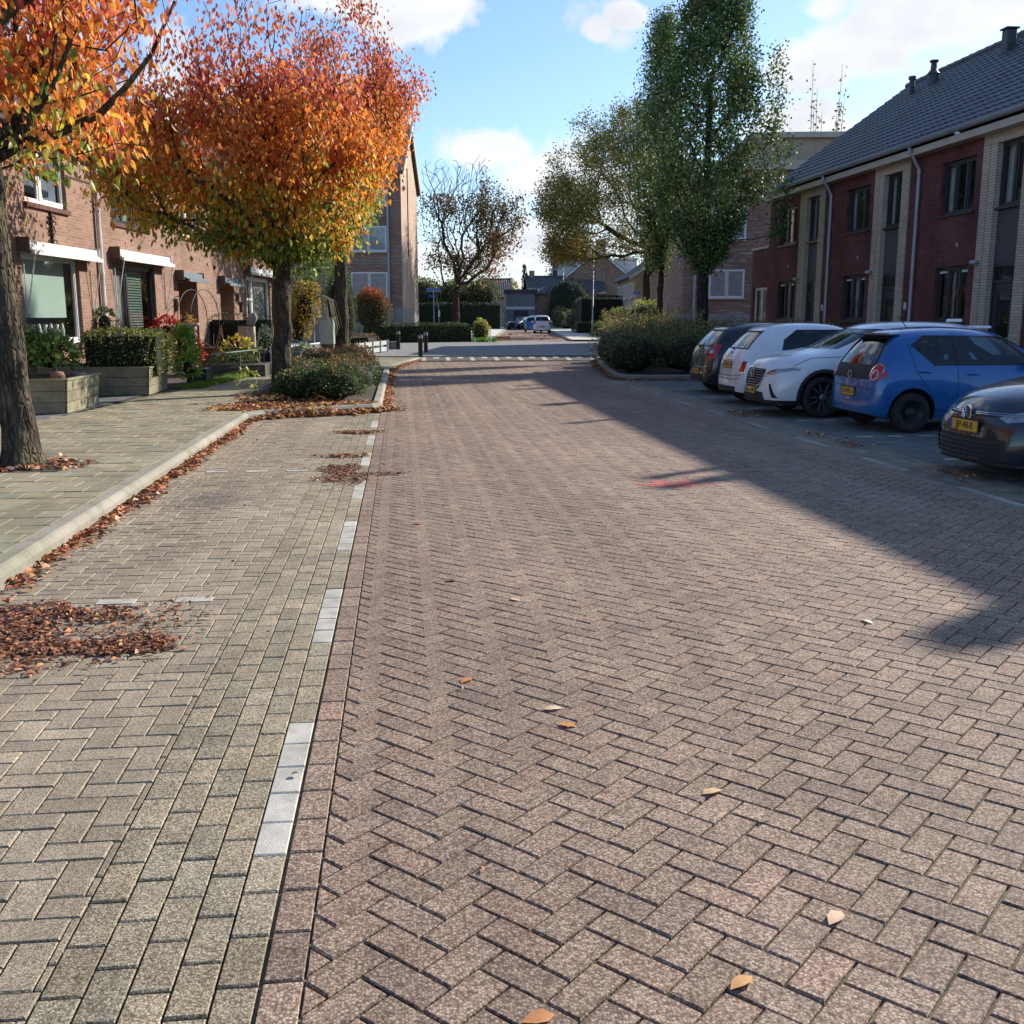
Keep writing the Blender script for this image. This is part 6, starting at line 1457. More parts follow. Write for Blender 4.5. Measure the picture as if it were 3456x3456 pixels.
def wheel(par, x, y, R, w, rr, style, rm, ext=1):
    sg = 1 if y > 0 else -1; m = MB()
    m.lathe([(rr * .98, -w / 2 + .01), (rr + .01, -w / 2), (R - .035, -w / 2 - .004), (R - .008, -w / 2 + .02), (R, -w / 2 + .05), (R, w / 2 - .05), (R - .008, w / 2 - .02), (R - .035, w / 2 + .004), (rr + .01, w / 2), (rr * .98, w / 2 - .01)], 36, 'y', (x, y, R))
    t = m.build('wheel', M['tyre'], par, True)
    yo = y + sg * (w / 2 - .012); yi = y + sg * (w / 2 - .07)
    m = MB(); m.lathe([(rr * .99, yo - y), (rr * .93, yo - y), (rr * .9, yi - y), (rr * .3, yi - y - sg * .03), (0, yi - y - sg * .03)], 36, 'y', (x, y, R))
    rd = m.build('rim', M['darkrim'] if style in ('spoke', 'steel') else rm, t, True)
    m = MB()
    if style == 'spoke' or style == 'cap':
        n = 10 if style == 'spoke' else 7
        for k in range(n):
            a = 2 * math.pi * k / n + (.12 if k % 2 and style == 'spoke' else 0); da = .055 if style == 'spoke' else .26
            def P(r, aa, yy): return (x + r * math.cos(aa), yy, R + r * math.sin(aa))
            i0, i1 = da * 1.8, da * .75; q = [P(rr * .14, a - i0, yo - sg * .012), P(rr * .96, a - i1, yo - sg * .006), P(rr * .96, a + i1, yo - sg * .006), P(rr * .14, a + i0, yo - sg * .012)]
            q2 = [(p[0], p[1] - sg * .03, p[2]) for p in q]; b = len(m.v); m.v += q + q2
            for f in ((0, 1, 2, 3), (0, 4, 5, 1), (1, 5, 6, 2), (2, 6, 7, 3), (3, 7, 4, 0)): m.face([b + i for i in (f if sg < 0 else f[::-1])])
        m.lathe([(rr * .2, yo - y - sg * .01), (rr * .16, yo - y), (0, yo - y + sg * .004)], 16, 'y', (x, y, R)); m.lathe([(rr * 1.0, yo - y - sg * .02), (rr * 1.0, yo - y), (rr * .95, yo - y)], 36, 'y', (x, y, R))
        m.build('spokes', rm, t)
    elif style == 'steel':
        for k in range(12):
            a = 2 * math.pi * k / 12; m.lathe([(.022, 0), (.0, sg * .002)], 8, 'y', (x + rr * .68 * math.cos(a), yi - sg * .012, R + rr * .68 * math.sin(a)))
        m.lathe([(rr * .45, yi - y - sg * .02), (rr * .4, yi - y + sg * .03), (0, yi - y + sg * .035)], 24, 'y', (x, y, R)); m.build('hub', M['rubber'], t, True)
    return t
M['darkrim'] = mat('dark_rim', (.035, .037, .04), .5, .2, 6, metal=.4)
def car(name, label, cat, st, L, wheels, WR, wstyle, pnt, loc, rz, side=(), rear=(), front=(), top=(), seams=(), rseams=(), glass=None, archR=None, clad=0, cladpoly=(), plates=(), group=None, mirror=None, roofh=1.4, seatx=(1.5, 2.3), ww=.19, rimc=None, rimr=.62, lvl=2, extra=None, hand=(), lampx=.24):
    t = thing(name, label, cat, loc, rz, group); bm = carbody(st, lvl); lay = bm.faces.layers.int.new('reg'); g = glass or M['carglass']
    fy = lambda f: abs(f.normal.y) > .32; fr = lambda f: f.normal.x < -.12; ff = lambda f: f.normal.x > .12; fr3 = lambda f: f.normal.x < -.05 and f.calc_center_median().x < lampx; ff3 = lambda f: f.normal.x > .05 and f.calc_center_median().x > L - .55
    mats = ['body', 'trim', 'window', 'tail_lamp', 'headlamp', 'cladding', 'grille', 'chrome_trim', 'dark_panel', 'rear_window', 'windscreen', 'reverse_lamp']
    R = archR or WR + .055; hw = max(s[6] for s in st)
    for x in wheels:
        if clad: cutreg(bm, lay, circ(x, WR + .01, R + clad, 26), 'y', fy, 5)
    for poly in cladpoly: cutreg(bm, lay, poly, 'y', lambda f: abs(f.normal.y) > .1 or True, 5)
    for val, poly in side: cutreg(bm, lay, poly, 'y', fy, val)
    for val, poly in rear: cutreg(bm, lay, poly, 'x', fr3 if val in (3, 7, 11) else fr, val)
    for val, poly in front: cutreg(bm, lay, poly, 'x', ff3 if val == 4 else ff, val)
    for x in wheels: cutreg(bm, lay, circ(x, WR + .01, R, 26), 'y', lambda f: f.calc_center_median().z < WR * 2.6 and abs(f.calc_center_median().y) > hw * .45 and abs(f.normal.x) < .93, 99)
    bmesh.ops.delete(bm, geom=[f for f in bm.faces if f[lay] == 99], context='FACES')
    bvh = BVHTree.FromBMesh(bm)
    mt = {0: pnt, 1: M['rubber'], 2: g, 3: M['redlamp'], 4: M['clearlamp'], 5: M['rubber'], 6: M['rubber'], 7: M['chrome'], 8: M['rubber'], 9: g, 10: g, 11: M['clearlamp']}
    body = None
    for val in sorted({f[lay] for f in bm.faces}):
        b2 = bm.copy(); l2 = b2.faces.layers.int['reg']; bmesh.ops.delete(b2, geom=[f for f in b2.faces if f[l2] != val], context='FACES')
        d = {2: -.006, 9: -.006, 10: -.006, 3: .006, 4: -.004, 5: .006, 6: -.015}.get(val, 0)
        if d:
            b2.normal_update(); nv = [(v, v.normal.copy()) for v in b2.verts]
            for v, nn in nv: v.co += nn * d
        # separate islands become separate parts
        if val in (2, 3, 4, 11):
            left = set(b2.faces); isl = []
            while left:
                s0 = left.pop(); comp = {s0}; q = [s0]
                while q:
                    f = q.pop()
                    for e in f.edges:
                        for f2 in e.link_faces:
                            if f2 in left: left.discard(f2); comp.add(f2); q.append(f2)
                isl.append(comp)
        else: isl = [set(b2.faces)]
        for comp in isl:
            vi = {}; V = []; Fs = []
            for f in comp:
                idx = []
                for v in f.verts:
                    if v not in vi: vi[v] = len(V); V.append((v.co.x - L / 2, v.co.y, v.co.z))
                    idx.append(vi[v])
                Fs.append(idx)
            if len(Fs) < 2 and val != 0: continue
            me = bpy.data.meshes.new(mats[val]); me.from_pydata(V, [], Fs); me.materials.append(mt[val])
            me.polygons.foreach_set('use_smooth', np.ones(len(me.polygons), bool)); me.update()
            o = bpy.data.objects.new(mats[val], me); COL.objects.link(o); o.parent = t
        b2.free()
    h = L / 2
    def ray(o, d):
        r = bvh.ray_cast(Vector(o), Vector(d)); return r[0], r[1]
    def ribbon(pts, w, ax, sg, nm, mtl, offs=.002):
        m = MB(); P = []
        fine = []
        for p, q in zip(pts[:-1], pts[1:]):
            n_ = max(1, int(math.dist(p, q) / .06)); fine += [(p[0] + (q[0] - p[0]) * k / n_, p[1] + (q[1] - p[1]) * k / n_) for k in range(n_)]
        fine.append(pts[-1])
        for i, p in enumerate(fine):
            a = fine[max(0, i - 1)]; b = fine[min(len(fine) - 1, i + 1)]; dx, dy = b[0] - a[0], b[1] - a[1]; l = math.hypot(dx, dy) or 1; nx, ny = -dy / l * w / 2, dx / l * w / 2; pr_ = []
            for s in (1, -1):
                u, v = p[0] + nx * s, p[1] + ny * s
                if ax == 'y': loc_, nn = ray((u, 3 * sg, v), (0, -sg, 0))
                elif ax == 'x': loc_, nn = ray((h + sg * 5, u, v), (-sg, 0, 0))
                else: loc_, nn = ray((u, v, 3), (0, 0, -1))
                if loc_ is None: pr_ = None; break
                nn = nn if nn.dot(Vector({'y': (0, sg, 0), 'x': (sg, 0, 0), 'z': (0, 0, 1)}[ax])) > 0 else -nn
                q = loc_ + nn * offs; pr_.append((q.x - h, q.y, q.z))
            P.append(pr_)
        for a, b in zip(P[:-1], P[1:]):
            if a and b: m.poly([a[0], b[0], b[1], a[1]])
        if m.v: m.build(nm, mtl, t)
    for pts in seams:
        for sg in (1, -1): ribbon(pts, .008, 'y', sg, 'door_seam', M['rubber'])
    for (pts, w, sg, nm, mk) in rseams: ribbon(pts, w, 'x', sg, nm, M[mk] if isinstance(mk, str) else mk, .004)
    for (x, z) in hand:
        for sg in (1, -1):
            a, nn = ray((x, 3 * sg, z), (0, -sg, 0))
            if a: m = MB(); m.tube([(x - .09 - h, a.y - sg * .01, z), (x - .07 - h, a.y + sg * .028, z + .004), (x + .07 - h, a.y + sg * .028, z + .004), (x + .09 - h, a.y - sg * .01, z)], .013, 6); m.build('door_handle', pnt, t, True)
    # wheels and arches
    for x in wheels:
        for sg in (1, -1):
            wheel(t, x - h, sg * (hw - ww / 2 - .012), WR, ww, WR * rimr, wstyle, rimc or M['alloy'])
            m = MB(); pr_ = [(R + .004, 0), (R + .004, -sg * .35)]
            n_ = 20; b = len(m.v)
            for yy in (hw - .035, hw - .42):
                for k in range(n_ + 1):
                    a = math.pi * (k / n_ * 1.2 - .1); m.v.append((x - h + (R + .004) * math.cos(a), sg * yy, WR + .01 + (R + .004) * math.sin(a)))
            for k in range(n_): m.face((b + k, b + k + 1, b + n_ + 2 + k, b + n_ + 1 + k))
            m.face([b + n_ + 1 + k for k in range(n_ + 1)]); m.build('wheel_arch', M['rubber'], t)
    # floor and cabin
    m = MB(); m.box(.25 - h, L - .3 - h, -hw * .82, hw * .82, .2, .24); m.box(.45 - h, L * .78 - h, -hw * .80, hw * .80, .24, .55); m.build('underbody', M['rubber'], t)
    for sx in seatx:
        for sy in (-.36, .36):
            m = MB(); m.bev(sx - .25 - h, sx + .25 - h, sy - .24, sy + .24, .5, .68, .04); m.bev(sx - .36 - h, sx - .24 - h, sy - .23, sy + .23, .6, 1.12, .04); m.bev(sx - .36 - h, sx - .27 - h, sy - .13, sy + .13, 1.14, 1.3, .03); m.build('seat', M['seat'], t)
    m = MB(); cx = mirror[0] if mirror else L * .68; m.bev(cx - .05 - h, cx + .25 - h, -hw * .78, hw * .78, .6, .92, .05); m.build('dashboard', M['seat'], t)
    if mirror:
        mx, my, mz, mc = mirror
        for sg in (1, -1):
            m = MB(); m.tube([(mx - h, sg * (my - .1), mz - .02), (mx - h, sg * (my + .02), mz)], .018, 6); n_ = 10
            prof = [(0, -.085), (.045, -.075), (.062, -.02), (.062, .04), (.045, .085), (0, .095)]
            m2 = MB(); m2.lathe(prof, 12, 'y', (0, 0, 0)); m2.v = [(mx - h + x_ * .9 + .01, sg * (my + .1) + y_, mz + z_ * 1.15 + .01) for x_, y_, z_ in m2.v]; o = m2.build('wing_mirror', mc, t, True); m.build('mirror_foot', M['rubber'], o)
    for (txt, x, y, z, sg, tilt, w) in plates:    # sg=-1 faces the rear
        a, nn = ray((h + sg * 5, y, z), (-sg, 0, 0)); px = (a.x if a else x) - h + sg * .012
        m = MB(); hh = .055; m.box(-w / 2, w / 2, -.006, .004, -hh, hh); pl = m.build('number_plate', M['plateY'], t); pl.location = (px, y, z); pl.rotation_euler = (tilt * 1.0, 0, rad(90) * sg)
        m = MB(); m.box(-w / 2 - .012, w / 2 + .012, .005, .012, -hh - .012, hh + .012); m.build('plate_holder', M['rubber'], pl)
        m = MB(); m.box(-w / 2 + .002, -w / 2 + .04, -.008, -.0065, -hh + .003, hh - .003); m.build('blue_strip', M['signblue'], pl)
        text(txt, .098, M['txt'], pl, (.02, -.0075, 0), (rad(90), 0, 0), ext=.0012)
    if extra: extra(t, h, ray, ribbon)
    bm.free(); return t
def stn(*a): return [tuple(x) for x in a]
GP = 'cars parked in the bays on the right'
WHT = paint('white_car_paint', (.74, .76, .78)); WHM = paint('pearl_white_paint', (.76, .77, .79), .02); BLU = paint('blue_car_paint', (.012, .12, .36), .2, .3); BLK = paint('black_car_paint', (.012, .014, .02), .3, .25); GRB = paint('dark_grey_paint', (.022, .028, .036), .4, .25)
# ---- 1 black five door hatchback, tail to the road
st = stn((.06, .12, .46, .27, .93, 1.33, .74, .73, .58, .05, -.05), (.2, .24, .62, .23, .95, 1.40, .83, .80, .61, .05, -.02), (.62, .64, .95, .2, .96, 1.44, .85, .83, .62, .05, 0), (1.2, 1.2, 1.4, .2, .95, 1.455, .85, .83, .625, .05, 0), (1.9, 1.9, 1.9, .2, .93, 1.45, .85, .83, .62, .05, .02), (2.4, 2.4, 2.3, .2, .92, 1.40, .85, .83, .60, .05, .05), (2.85, 2.9, 2.98, .2, .90, .99, .85, .82, .70, .04, .10), (3.3, 3.3, 3.4, .2, .84, .92, .84, .79, .66, .04, .08), (3.7, 3.7, 3.72, .2, .72, .80, .80, .74, .56, .03, .08), (3.86, 3.84, 3.82, .22, .6, .70, .68, .64, .48, .02, .07))
def ex1(t, h, ray, ribbon):
    ribbon([(-.66, .60), (-.45, .57), (0, .56), (.45, .57), (.66, .60)], .02, 'x', -1, 'chrome_strip', M['chrome'], .006)
    m = MB(); m.tube([(.11 - h, .0, 1.0), (.2 - h, .25, 1.02), (.22 - h, .34, 1.03)], .012, 5); m.tube([(.12 - h, 0, 1.0), (.07 - h, 0, .97)], .02, 6); m.build('rear_wiper', M['rubber'], t)
    m = MB(); m.tube([(.95 - h, 0, 1.49), (.72 - h, 0, 1.66)], .006, 5); m.build('aerial', M['rubber'], t)
    m = MB(); m.lathe([(.055, 0), (.06, .008), (.045, .008)], 18, 'x', (.1 - h, 0, .84)); m.v = [(x - .065, y, z * 1) for x, y, z in m.v]; m.build('badge', M['chrome'], t)
    text('i20', .07, M['chrome'], t, (.085 - h, -.42, .86), (rad(90), 0, rad(-90)))
    text('HYUNDAI', .045, M['chrome'], t, (.085 - h, .4, .80), (rad(90), 0, rad(-90)))
lampR = lambda s, p: [(y * s, z) for y, z in p]
lp = [(.50, .72), (.84, .76), (.84, 1.06), (.70, 1.06)]
car('parked_car', 'black five door hatchback with red tail lamps, parked beside the shrubs', 'car', st, 3.94, (.66, 3.18), .30, 'cap', BLK, (6.32 + 1.97, 21.85, 0), 0,
    side=[(1, [(.75, .98), (1.0, 1.36), (2.3, 1.37), (2.88, .95), (1.0, .96)]), (2, [(.85, 1.01), (1.05, 1.33), (1.15, 1.345), (1.15, 1.0)]), (2, [(1.19, 1.0), (1.19, 1.345), (1.72, 1.35), (1.72, .985)]), (2, [(1.79, .98), (1.79, 1.35), (2.22, 1.345), (2.72, .985)]), (3, [(.02, .76), (.18, .80), (.36, 1.04), (.20, 1.06), (.08, .9)])],
    rear=[(1, [(-.60, .99), (.60, .99), (.53, 1.35), (-.53, 1.35)]), (9, [(-.56, 1.02), (.56, 1.02), (.49, 1.32), (-.49, 1.32)]), (3, lampR(1, lp)), (3, lampR(-1, lp)), (8, [(-.5, .28), (.5, .28), (.45, .42), (-.45, .42)]), (11, [(-.72, .86), (-.58, .86), (-.58, .93), (-.72, .93)])],
    front=[(10, [(-.62, 1.03), (.62, 1.03), (.54, 1.37), (-.54, 1.37)]), (4, [(.4, .62), (.7, .66), (.7, .76), (.5, .76)]), (4, [(-.7, .66), (-.4, .62), (-.5, .76), (-.7, .76)])],
    seams=[[(1.77, 1.36), (1.77, .35)], [(1.15, 1.36), (1.13, .96), (.98, .62)], [(2.72, .96), (2.76, .35)], [(1.12, .34), (2.76, .34)]], hand=[(1.95, .83), (1.33, .86)], plates=[('57-TTN-7', 0, .0, .47, -1, 0, .46)],
    glass=M['carglassd'], mirror=(2.62, .85, .98, BLK), extra=ex1, group=GP)
# ---- 2 small white three door, tail to the road
st = stn((.05, .11, .52, .25, .92, 1.34, .70, .66, .52, .05, -.06), (.17, .24, .66, .22, .95, 1.41, .79, .73, .56, .05, -.03), (.55, .6, .92, .2, .97, 1.45, .81, .77, .58, .05, 0), (1.1, 1.1, 1.3, .2, .96, 1.465, .81, .77, .585, .05, 0), (1.7, 1.7, 1.75, .2, .94, 1.455, .81, .77, .58, .05, .02), (2.15, 2.15, 2.15, .2, .93, 1.40, .81, .77, .56, .05, .05), (2.6, 2.65, 2.72, .2, .92, 1.0, .81, .77, .66, .05, .10), (3.0, 3.0, 3.1, .2, .84, .93, .80, .74, .6, .05, .08), (3.35, 3.33, 3.33, .2, .7, .80, .74, .68, .5, .04, .07), (3.47, 3.44, 3.4, .22, .58, .68, .6, .56, .4, .02, .06))
def ex2(t, h, ray, ribbon):
    a, n_ = ray((-3, 0, .86), (1, 0, 0)); m = MB(); m.bev(a.x - h - .03, a.x - h + .02, -.2, .2, .835, .875, .01); m.build('boot_handle', M['chrome'], t)
    ribbon([(-.62, .50), (-.3, .47), (.3, .47), (.62, .50)], .03, 'x', -1, 'bumper_strip', M['galv'], .008); ribbon([(-.66, .56), (-.3, .53), (.3, .53), (.66, .56)], .012, 'x', -1, 'bumper_seam', M['rubber'], .003)
    m = MB(); m.tube([(.2 - h, -.02, 1.0), (.13 - h, .0, 1.01), (.24 - h, .22, 1.06)], .012, 5); m.build('rear_wiper', M['rubber'], t)
    m = MB(); m.tube([(.85 - h, 0, 1.5), (.75 - h, 0, 1.6)], .006, 5); m.build('aerial', M['rubber'], t)
    a, n_ = ray((-3, 0, .945), (1, 0, 0)); m = MB(); m.lathe([(.04, 0), (.04, -.01), (0, -.014)], 16, 'x', (a.x - h, 0, .945)); m.build('badge', M['redlamp'], t)
lp = [(.56, .60), (.72, .60), (.74, .82), (.63, .84)]
car('parked_car', 'small rounded white three door car with upright red tail lamps, second from the shrubs', 'car', st, 3.55, (.62, 2.92), .29, 'cap', WHT, (6.12 + 1.775, 19.1, 0), 0,
    side=[(1, [(.80, .97), (.86, 1.2), (1.12, 1.38), (2.1, 1.38), (2.62, .95)]), (2, [(.83, .985), (.89, 1.19), (1.13, 1.355), (1.42, 1.365), (1.42, .975)]), (2, [(1.46, .975), (1.46, 1.365), (2.07, 1.36), (2.5, .975)])],
    rear=[(1, [(-.57, 1.02), (.57, 1.02), (.47, 1.36), (-.47, 1.36)]), (9, [(-.54, 1.045), (.54, 1.045), (.45, 1.335), (-.45, 1.335)]), (7, [(y, z) for y, z in lp]), (7, lampR(-1, lp)), (3, [(.58, .62), (.705, .62), (.72, .80), (.64, .82)]), (3, lampR(-1, [(.58, .62), (.705, .62), (.72, .80), (.64, .82)])), (8, [(-.5, .24), (.5, .24), (.5, .34), (-.5, .34)])],
    front=[(10, [(-.6, 1.05), (.6, 1.05), (.52, 1.37), (-.52, 1.37)])], seams=[[(1.44, 1.38), (1.44, .34), (2.45, .34), (2.5, .97)]], hand=[(1.62, .84)], plates=[('1-GKD-71', 0, 0, .73, -1, -.18, .46)], glass=M['carglassd'], mirror=(2.38, .80, .98, WHT), extra=ex2, seatx=(1.1, 1.9), group=GP)
# ---- 3 white crossover, nose to the road
st = stn((.1, .16, .60, .3, .98, 1.36, .76, .74, .58, .05, -.06), (.25, .3, .74, .26, 1.0, 1.44, .86, .82, .62, .05, -.03), (.7, .75, 1.05, .24, 1.0, 1.49, .88, .85, .64, .05, 0), (1.4, 1.4, 1.6, .24, .98, 1.51, .88, .85, .645, .04, 0), (2.1, 2.1, 2.1, .24, .96, 1.49, .88, .85, .63, .05, .03), (2.5, 2.5, 2.45, .24, .95, 1.44, .88, .85, .61, .05, .07), (3.0, 3.05, 3.12, .24, .97, 1.05, .88, .85, .72, .05, .12), (3.55, 3.55, 3.6, .24, .95, 1.02, .88, .85, .68, .045, .1), (3.98, 3.98, 3.98, .23, .82, .93, .86, .8, .60, .03, .12), (4.16, 4.12, 4.08, .24, .66, .82, .74, .68, .50, .03, .13))
M['grille'] = mat('grille_bars', (.16, .17, .18), .35, .1, 5, metal=.6)
def ex3(t, h, ray, ribbon):
    def onx(y, z, d=.0): a, n_ = ray((h + 5, y, z), (-1, 0, 0)); return (a.x - h + d, y, z) if a else None
    for k in range(7):
        z = .50 + k * .042; w = .30 + .03 * k if k < 5 else .42; pts = [onx(y, z, .004) for y in np.linspace(-w * .95, w * .95, 9)]
        m = MB(); m.tube([p for p in pts if p], .008, 5); m.build('grille_bar', M['grille'], t)
    for sg in (1, -1): pts = [onx(y * sg, z, .012) for y, z in ((0.0, .435), (.2, .45), (.34, .52), (.43, .68), (.50, .75), (.62, .775))]; m = MB(); m.tube([p for p in pts if p], .014, 6); m.build('chrome_trim', M['chrome'], t)
    p = onx(0, .70, .02); m = MB(); m.lathe([(.075, 0), (.08, .012), (.06, .012)], 20, 'x', p); m.build('badge', M['chrome'], t)
    m = MB(); m.bev(.62 - h, .9 - h, -.02, .02, 1.53, 1.58, .015); m.build('aerial_fin', WHM, t); m = MB(); m.bev(.40 - h, .70 - h, -.56, .56, 1.43, 1.47, .02); m.build('roof_spoiler', WHM, t)
    for sg in (1, -1): m = MB(); m.tube([(4.13 - h, 0, .215), (4.12 - h, .55 * sg, .21), (4.0 - h, .78 * sg, .215)], .03, 6); m.build('front_lip', M['rubber'], t, True)
    m = MB(); m.tube([(3.16 - h, -.1, 1.115), (3.0 - h, .45, 1.16)], .01, 5); m.build('wiper', M['rubber'], t)
hl = [(.42, .70), (.56, .675), (.84, .765), (.84, .80), (.6, .765)]
fg = [(.58, .54), (.63, .54), (.76, .32), (.68, .32)]
car('parked_car', 'white crossover with large dark grille and black wheel arches, nose to the road', 'car', st, 4.28, (.78, 3.36), .335, 'spoke', WHM, (5.84 + 2.14, 16.85, 0), rad(180),
    side=[(1, [(.72, 1.08), (.95, 1.40), (2.45, 1.42), (2.98, 1.0), (1.0, 1.02)]), (2, [(1.0, 1.06), (1.05, 1.36), (1.62, 1.39), (1.62, 1.05)]), (2, [(1.7, 1.04), (1.7, 1.39), (2.38, 1.385), (2.82, 1.03)]), (4, [(3.86, .77), (4.2, .70), (4.2, .76), (3.8, .82)])],
    cladpoly=[[(1.05, .15), (3.1, .15), (3.1, .36), (1.05, .36)], [(3.6, .1), (4.3, .1), (4.3, .28), (3.6, .28)], [(0, .1), (.6, .1), (.6, .40), (0, .40)]],
    front=[(10, [(-.66, 1.1), (.66, 1.1), (.56, 1.42), (-.56, 1.42)]), (6, [(-.30, .45), (.30, .45), (.42, .68), (.38, .775), (-.38, .775), (-.42, .68)]), (4, hl), (4, lampR(-1, hl)), (6, fg), (6, lampR(-1, fg)), (6, [(-.52, .26), (.52, .26), (.46, .40), (-.46, .40)])],
    rear=[(9, [(-.56, 1.06), (.56, 1.06), (.5, 1.36), (-.5, 1.36)])], seams=[[(1.66, 1.40), (1.66, .4)], [(2.95, 1.0), (2.98, .4)], [(3.05, .98), (3.55, .96), (3.85, .84)]], hand=[(1.85, .90), (1.1, .93)], clad=.055, plates=[('H-212-RJ', 0, 0, .42, 1, 0, .46)], mirror=(2.86, .88, 1.03, WHM), extra=ex3, seatx=(1.6, 2.4), ww=.21, rimr=.72, group=GP)
# ---- 4 small blue five door, tail to the road
st = stn((.05, .09, .36, .27, .90, 1.30, .72, .68, .50, .05, -.05), (.16, .2, .5, .22, .93, 1.38, .80, .76, .56, .05, -.02), (.5, .55, .8, .2, .95, 1.42, .815, .785, .58, .05, 0), (1.0, 1.0, 1.2, .2, .94, 1.44, .815, .785, .585, .045, 0), (1.6, 1.6, 1.65, .2, .92, 1.425, .815, .785, .58, .045, .02), (2.0, 2.0, 2.05, .2, .91, 1.36, .815, .785, .56, .05, .05), (2.5, 2.55, 2.66, .2, .90, 1.0, .815, .78, .67, .05, .1), (2.9, 2.9, 2.98, .2, .83, .92, .81, .75, .62, .04, .08), (3.25, 3.22, 3.22, .2, .68, .78, .75, .70, .52, .03, .07), (3.36, 3.33, 3.3, .22, .55, .66, .6, .56, .42, .02, .06))
def ex4(t, h, ray, ribbon):
    a, n_ = ray((-3, 0, .80), (1, 0, 0)); m = MB(); m.lathe([(.05, 0), (.055, -.012), (.04, -.012)], 18, 'x', (a.x - h, 0, .80)); m.v = [(x, y * 1.25, z) for x, y, z in m.v]; m.build('badge', M['chrome'], t)
    for sg in (1, -1):
        for (yy, zz, r) in ((.655, .845, .10), (.66, .81, .058)):
            pts = []
            for aa in np.linspace(0, 6.28, 17):
                q, n_ = ray((-3, sg * (yy + r * math.cos(aa) * .8), zz + r * 1.15 * math.sin(aa)), (1, 0, 0))
                if q: pts.append((q.x - h - .008, q.y, q.z))
            if len(pts) > 3: m = MB(); m.tube(pts, .007, 5); m.build('lamp_ring', M['chrome'], t)
    ribbon([(-.6, .36), (-.3, .33), (.3, .33), (.6, .36)], .03, 'x', -1, 'bumper_lip', BLU, .012); ribbon([(-.66, .60), (-.35, .63), (.35, .63), (.66, .60)], .008, 'x', -1, 'bumper_seam', M['rubber'], .002)
    m = MB(); m.box(.36 - h, .5 - h, -.3, .3, 1.37, 1.385); m.build('high_brake_lamp', M['redlamp'], t); m = MB(); m.bev(.26 - h, .52 - h, -.5, .5, 1.355, 1.37, .01); m.build('roof_spoiler', M['rubber'], t)
    m = MB(); m.tube([(.85 - h, 0, 1.47), (.72 - h, 0, 1.62)], .006, 5); m.build('aerial', M['rubber'], t)
lp = [(.665 + .125 * math.cos(a), .845 + .125 * math.sin(a)) for a in np.linspace(0, 6.283, 13)[:-1]]
car('parked_car', 'small blue five door car with rounded red tail lamps, second from the right edge', 'car', st, 3.43, (.62, 2.9), .285, 'steel', BLU, (6.50 + 1.715, 14.55, 0), 0,
    side=[(1, [(.60, 1.22), (.82, 1.36), (2.02, 1.345), (2.52, .94), (.92, .94)]), (2, [(.64, 1.22), (.84, 1.335), (1.24, 1.345), (1.24, .965), (.93, .965)]), (2, [(1.29, .965), (1.29, 1.345), (1.98, 1.325), (2.42, .96)]), (3, [(.03, .74), (.11, .75), (.155, .84), (.13, .93), (.02, .95)])],
    rear=[(1, [(-.62, .74), (.62, .74), (.60, 1.0), (.46, 1.34), (-.46, 1.34), (-.60, 1.0)]), (9, [(-.56, .95), (.56, .95), (.43, 1.31), (-.43, 1.31)]), (3, lp), (3, lampR(-1, lp)), ],
    front=[(10, [(-.6, 1.04), (.6, 1.04), (.52, 1.33), (-.52, 1.33)])], seams=[[(1.265, 1.37), (1.27, .33)], [(.56, 1.28), (.60, 1.1), (.66, .85), (.84, .62), (.9, .5)], [(2.46, .94), (2.45, .33)], [(.98, .32), (2.45, .32)]], hand=[(.78, .86), (1.5, .82)], plates=[('23-KFR-3', 0, 0, .55, -1, 0, .46)], mirror=(2.32, .81, .98, BLU), extra=ex4, seatx=(1.05, 1.8), ww=.17, rimr=.62, group=GP)
# ---- 5 dark hatchback, nose to the road, right edge
st = stn((.06, .12, .5, .27, .92, 1.32, .76, .75, .58, .05, -.05), (.22, .26, .66, .23, .94, 1.39, .86, .83, .62, .05, -.02), (.7, .7, 1.0, .2, .95, 1.43, .895, .86, .64, .05, 0), (1.4, 1.4, 1.6, .2, .94, 1.44, .895, .86, .64, .05, 0), (2.1, 2.1, 2.1, .2, .92, 1.43, .895, .86, .63, .05, .02), (2.5, 2.5, 2.45, .2, .91, 1.38, .895, .86, .61, .05, .05), (3.0, 3.05, 3.15, .2, .90, .97, .895, .85, .72, .05, .12), (3.6, 3.6, 3.66, .19, .83, .91, .89, .84, .68, .05, .12), (4.0, 3.98, 3.98, .19, .70, .80, .86, .80, .62, .035, .14), (4.16, 4.12, 4.06, .2, .60, .72, .76, .72, .54, .02, .15))
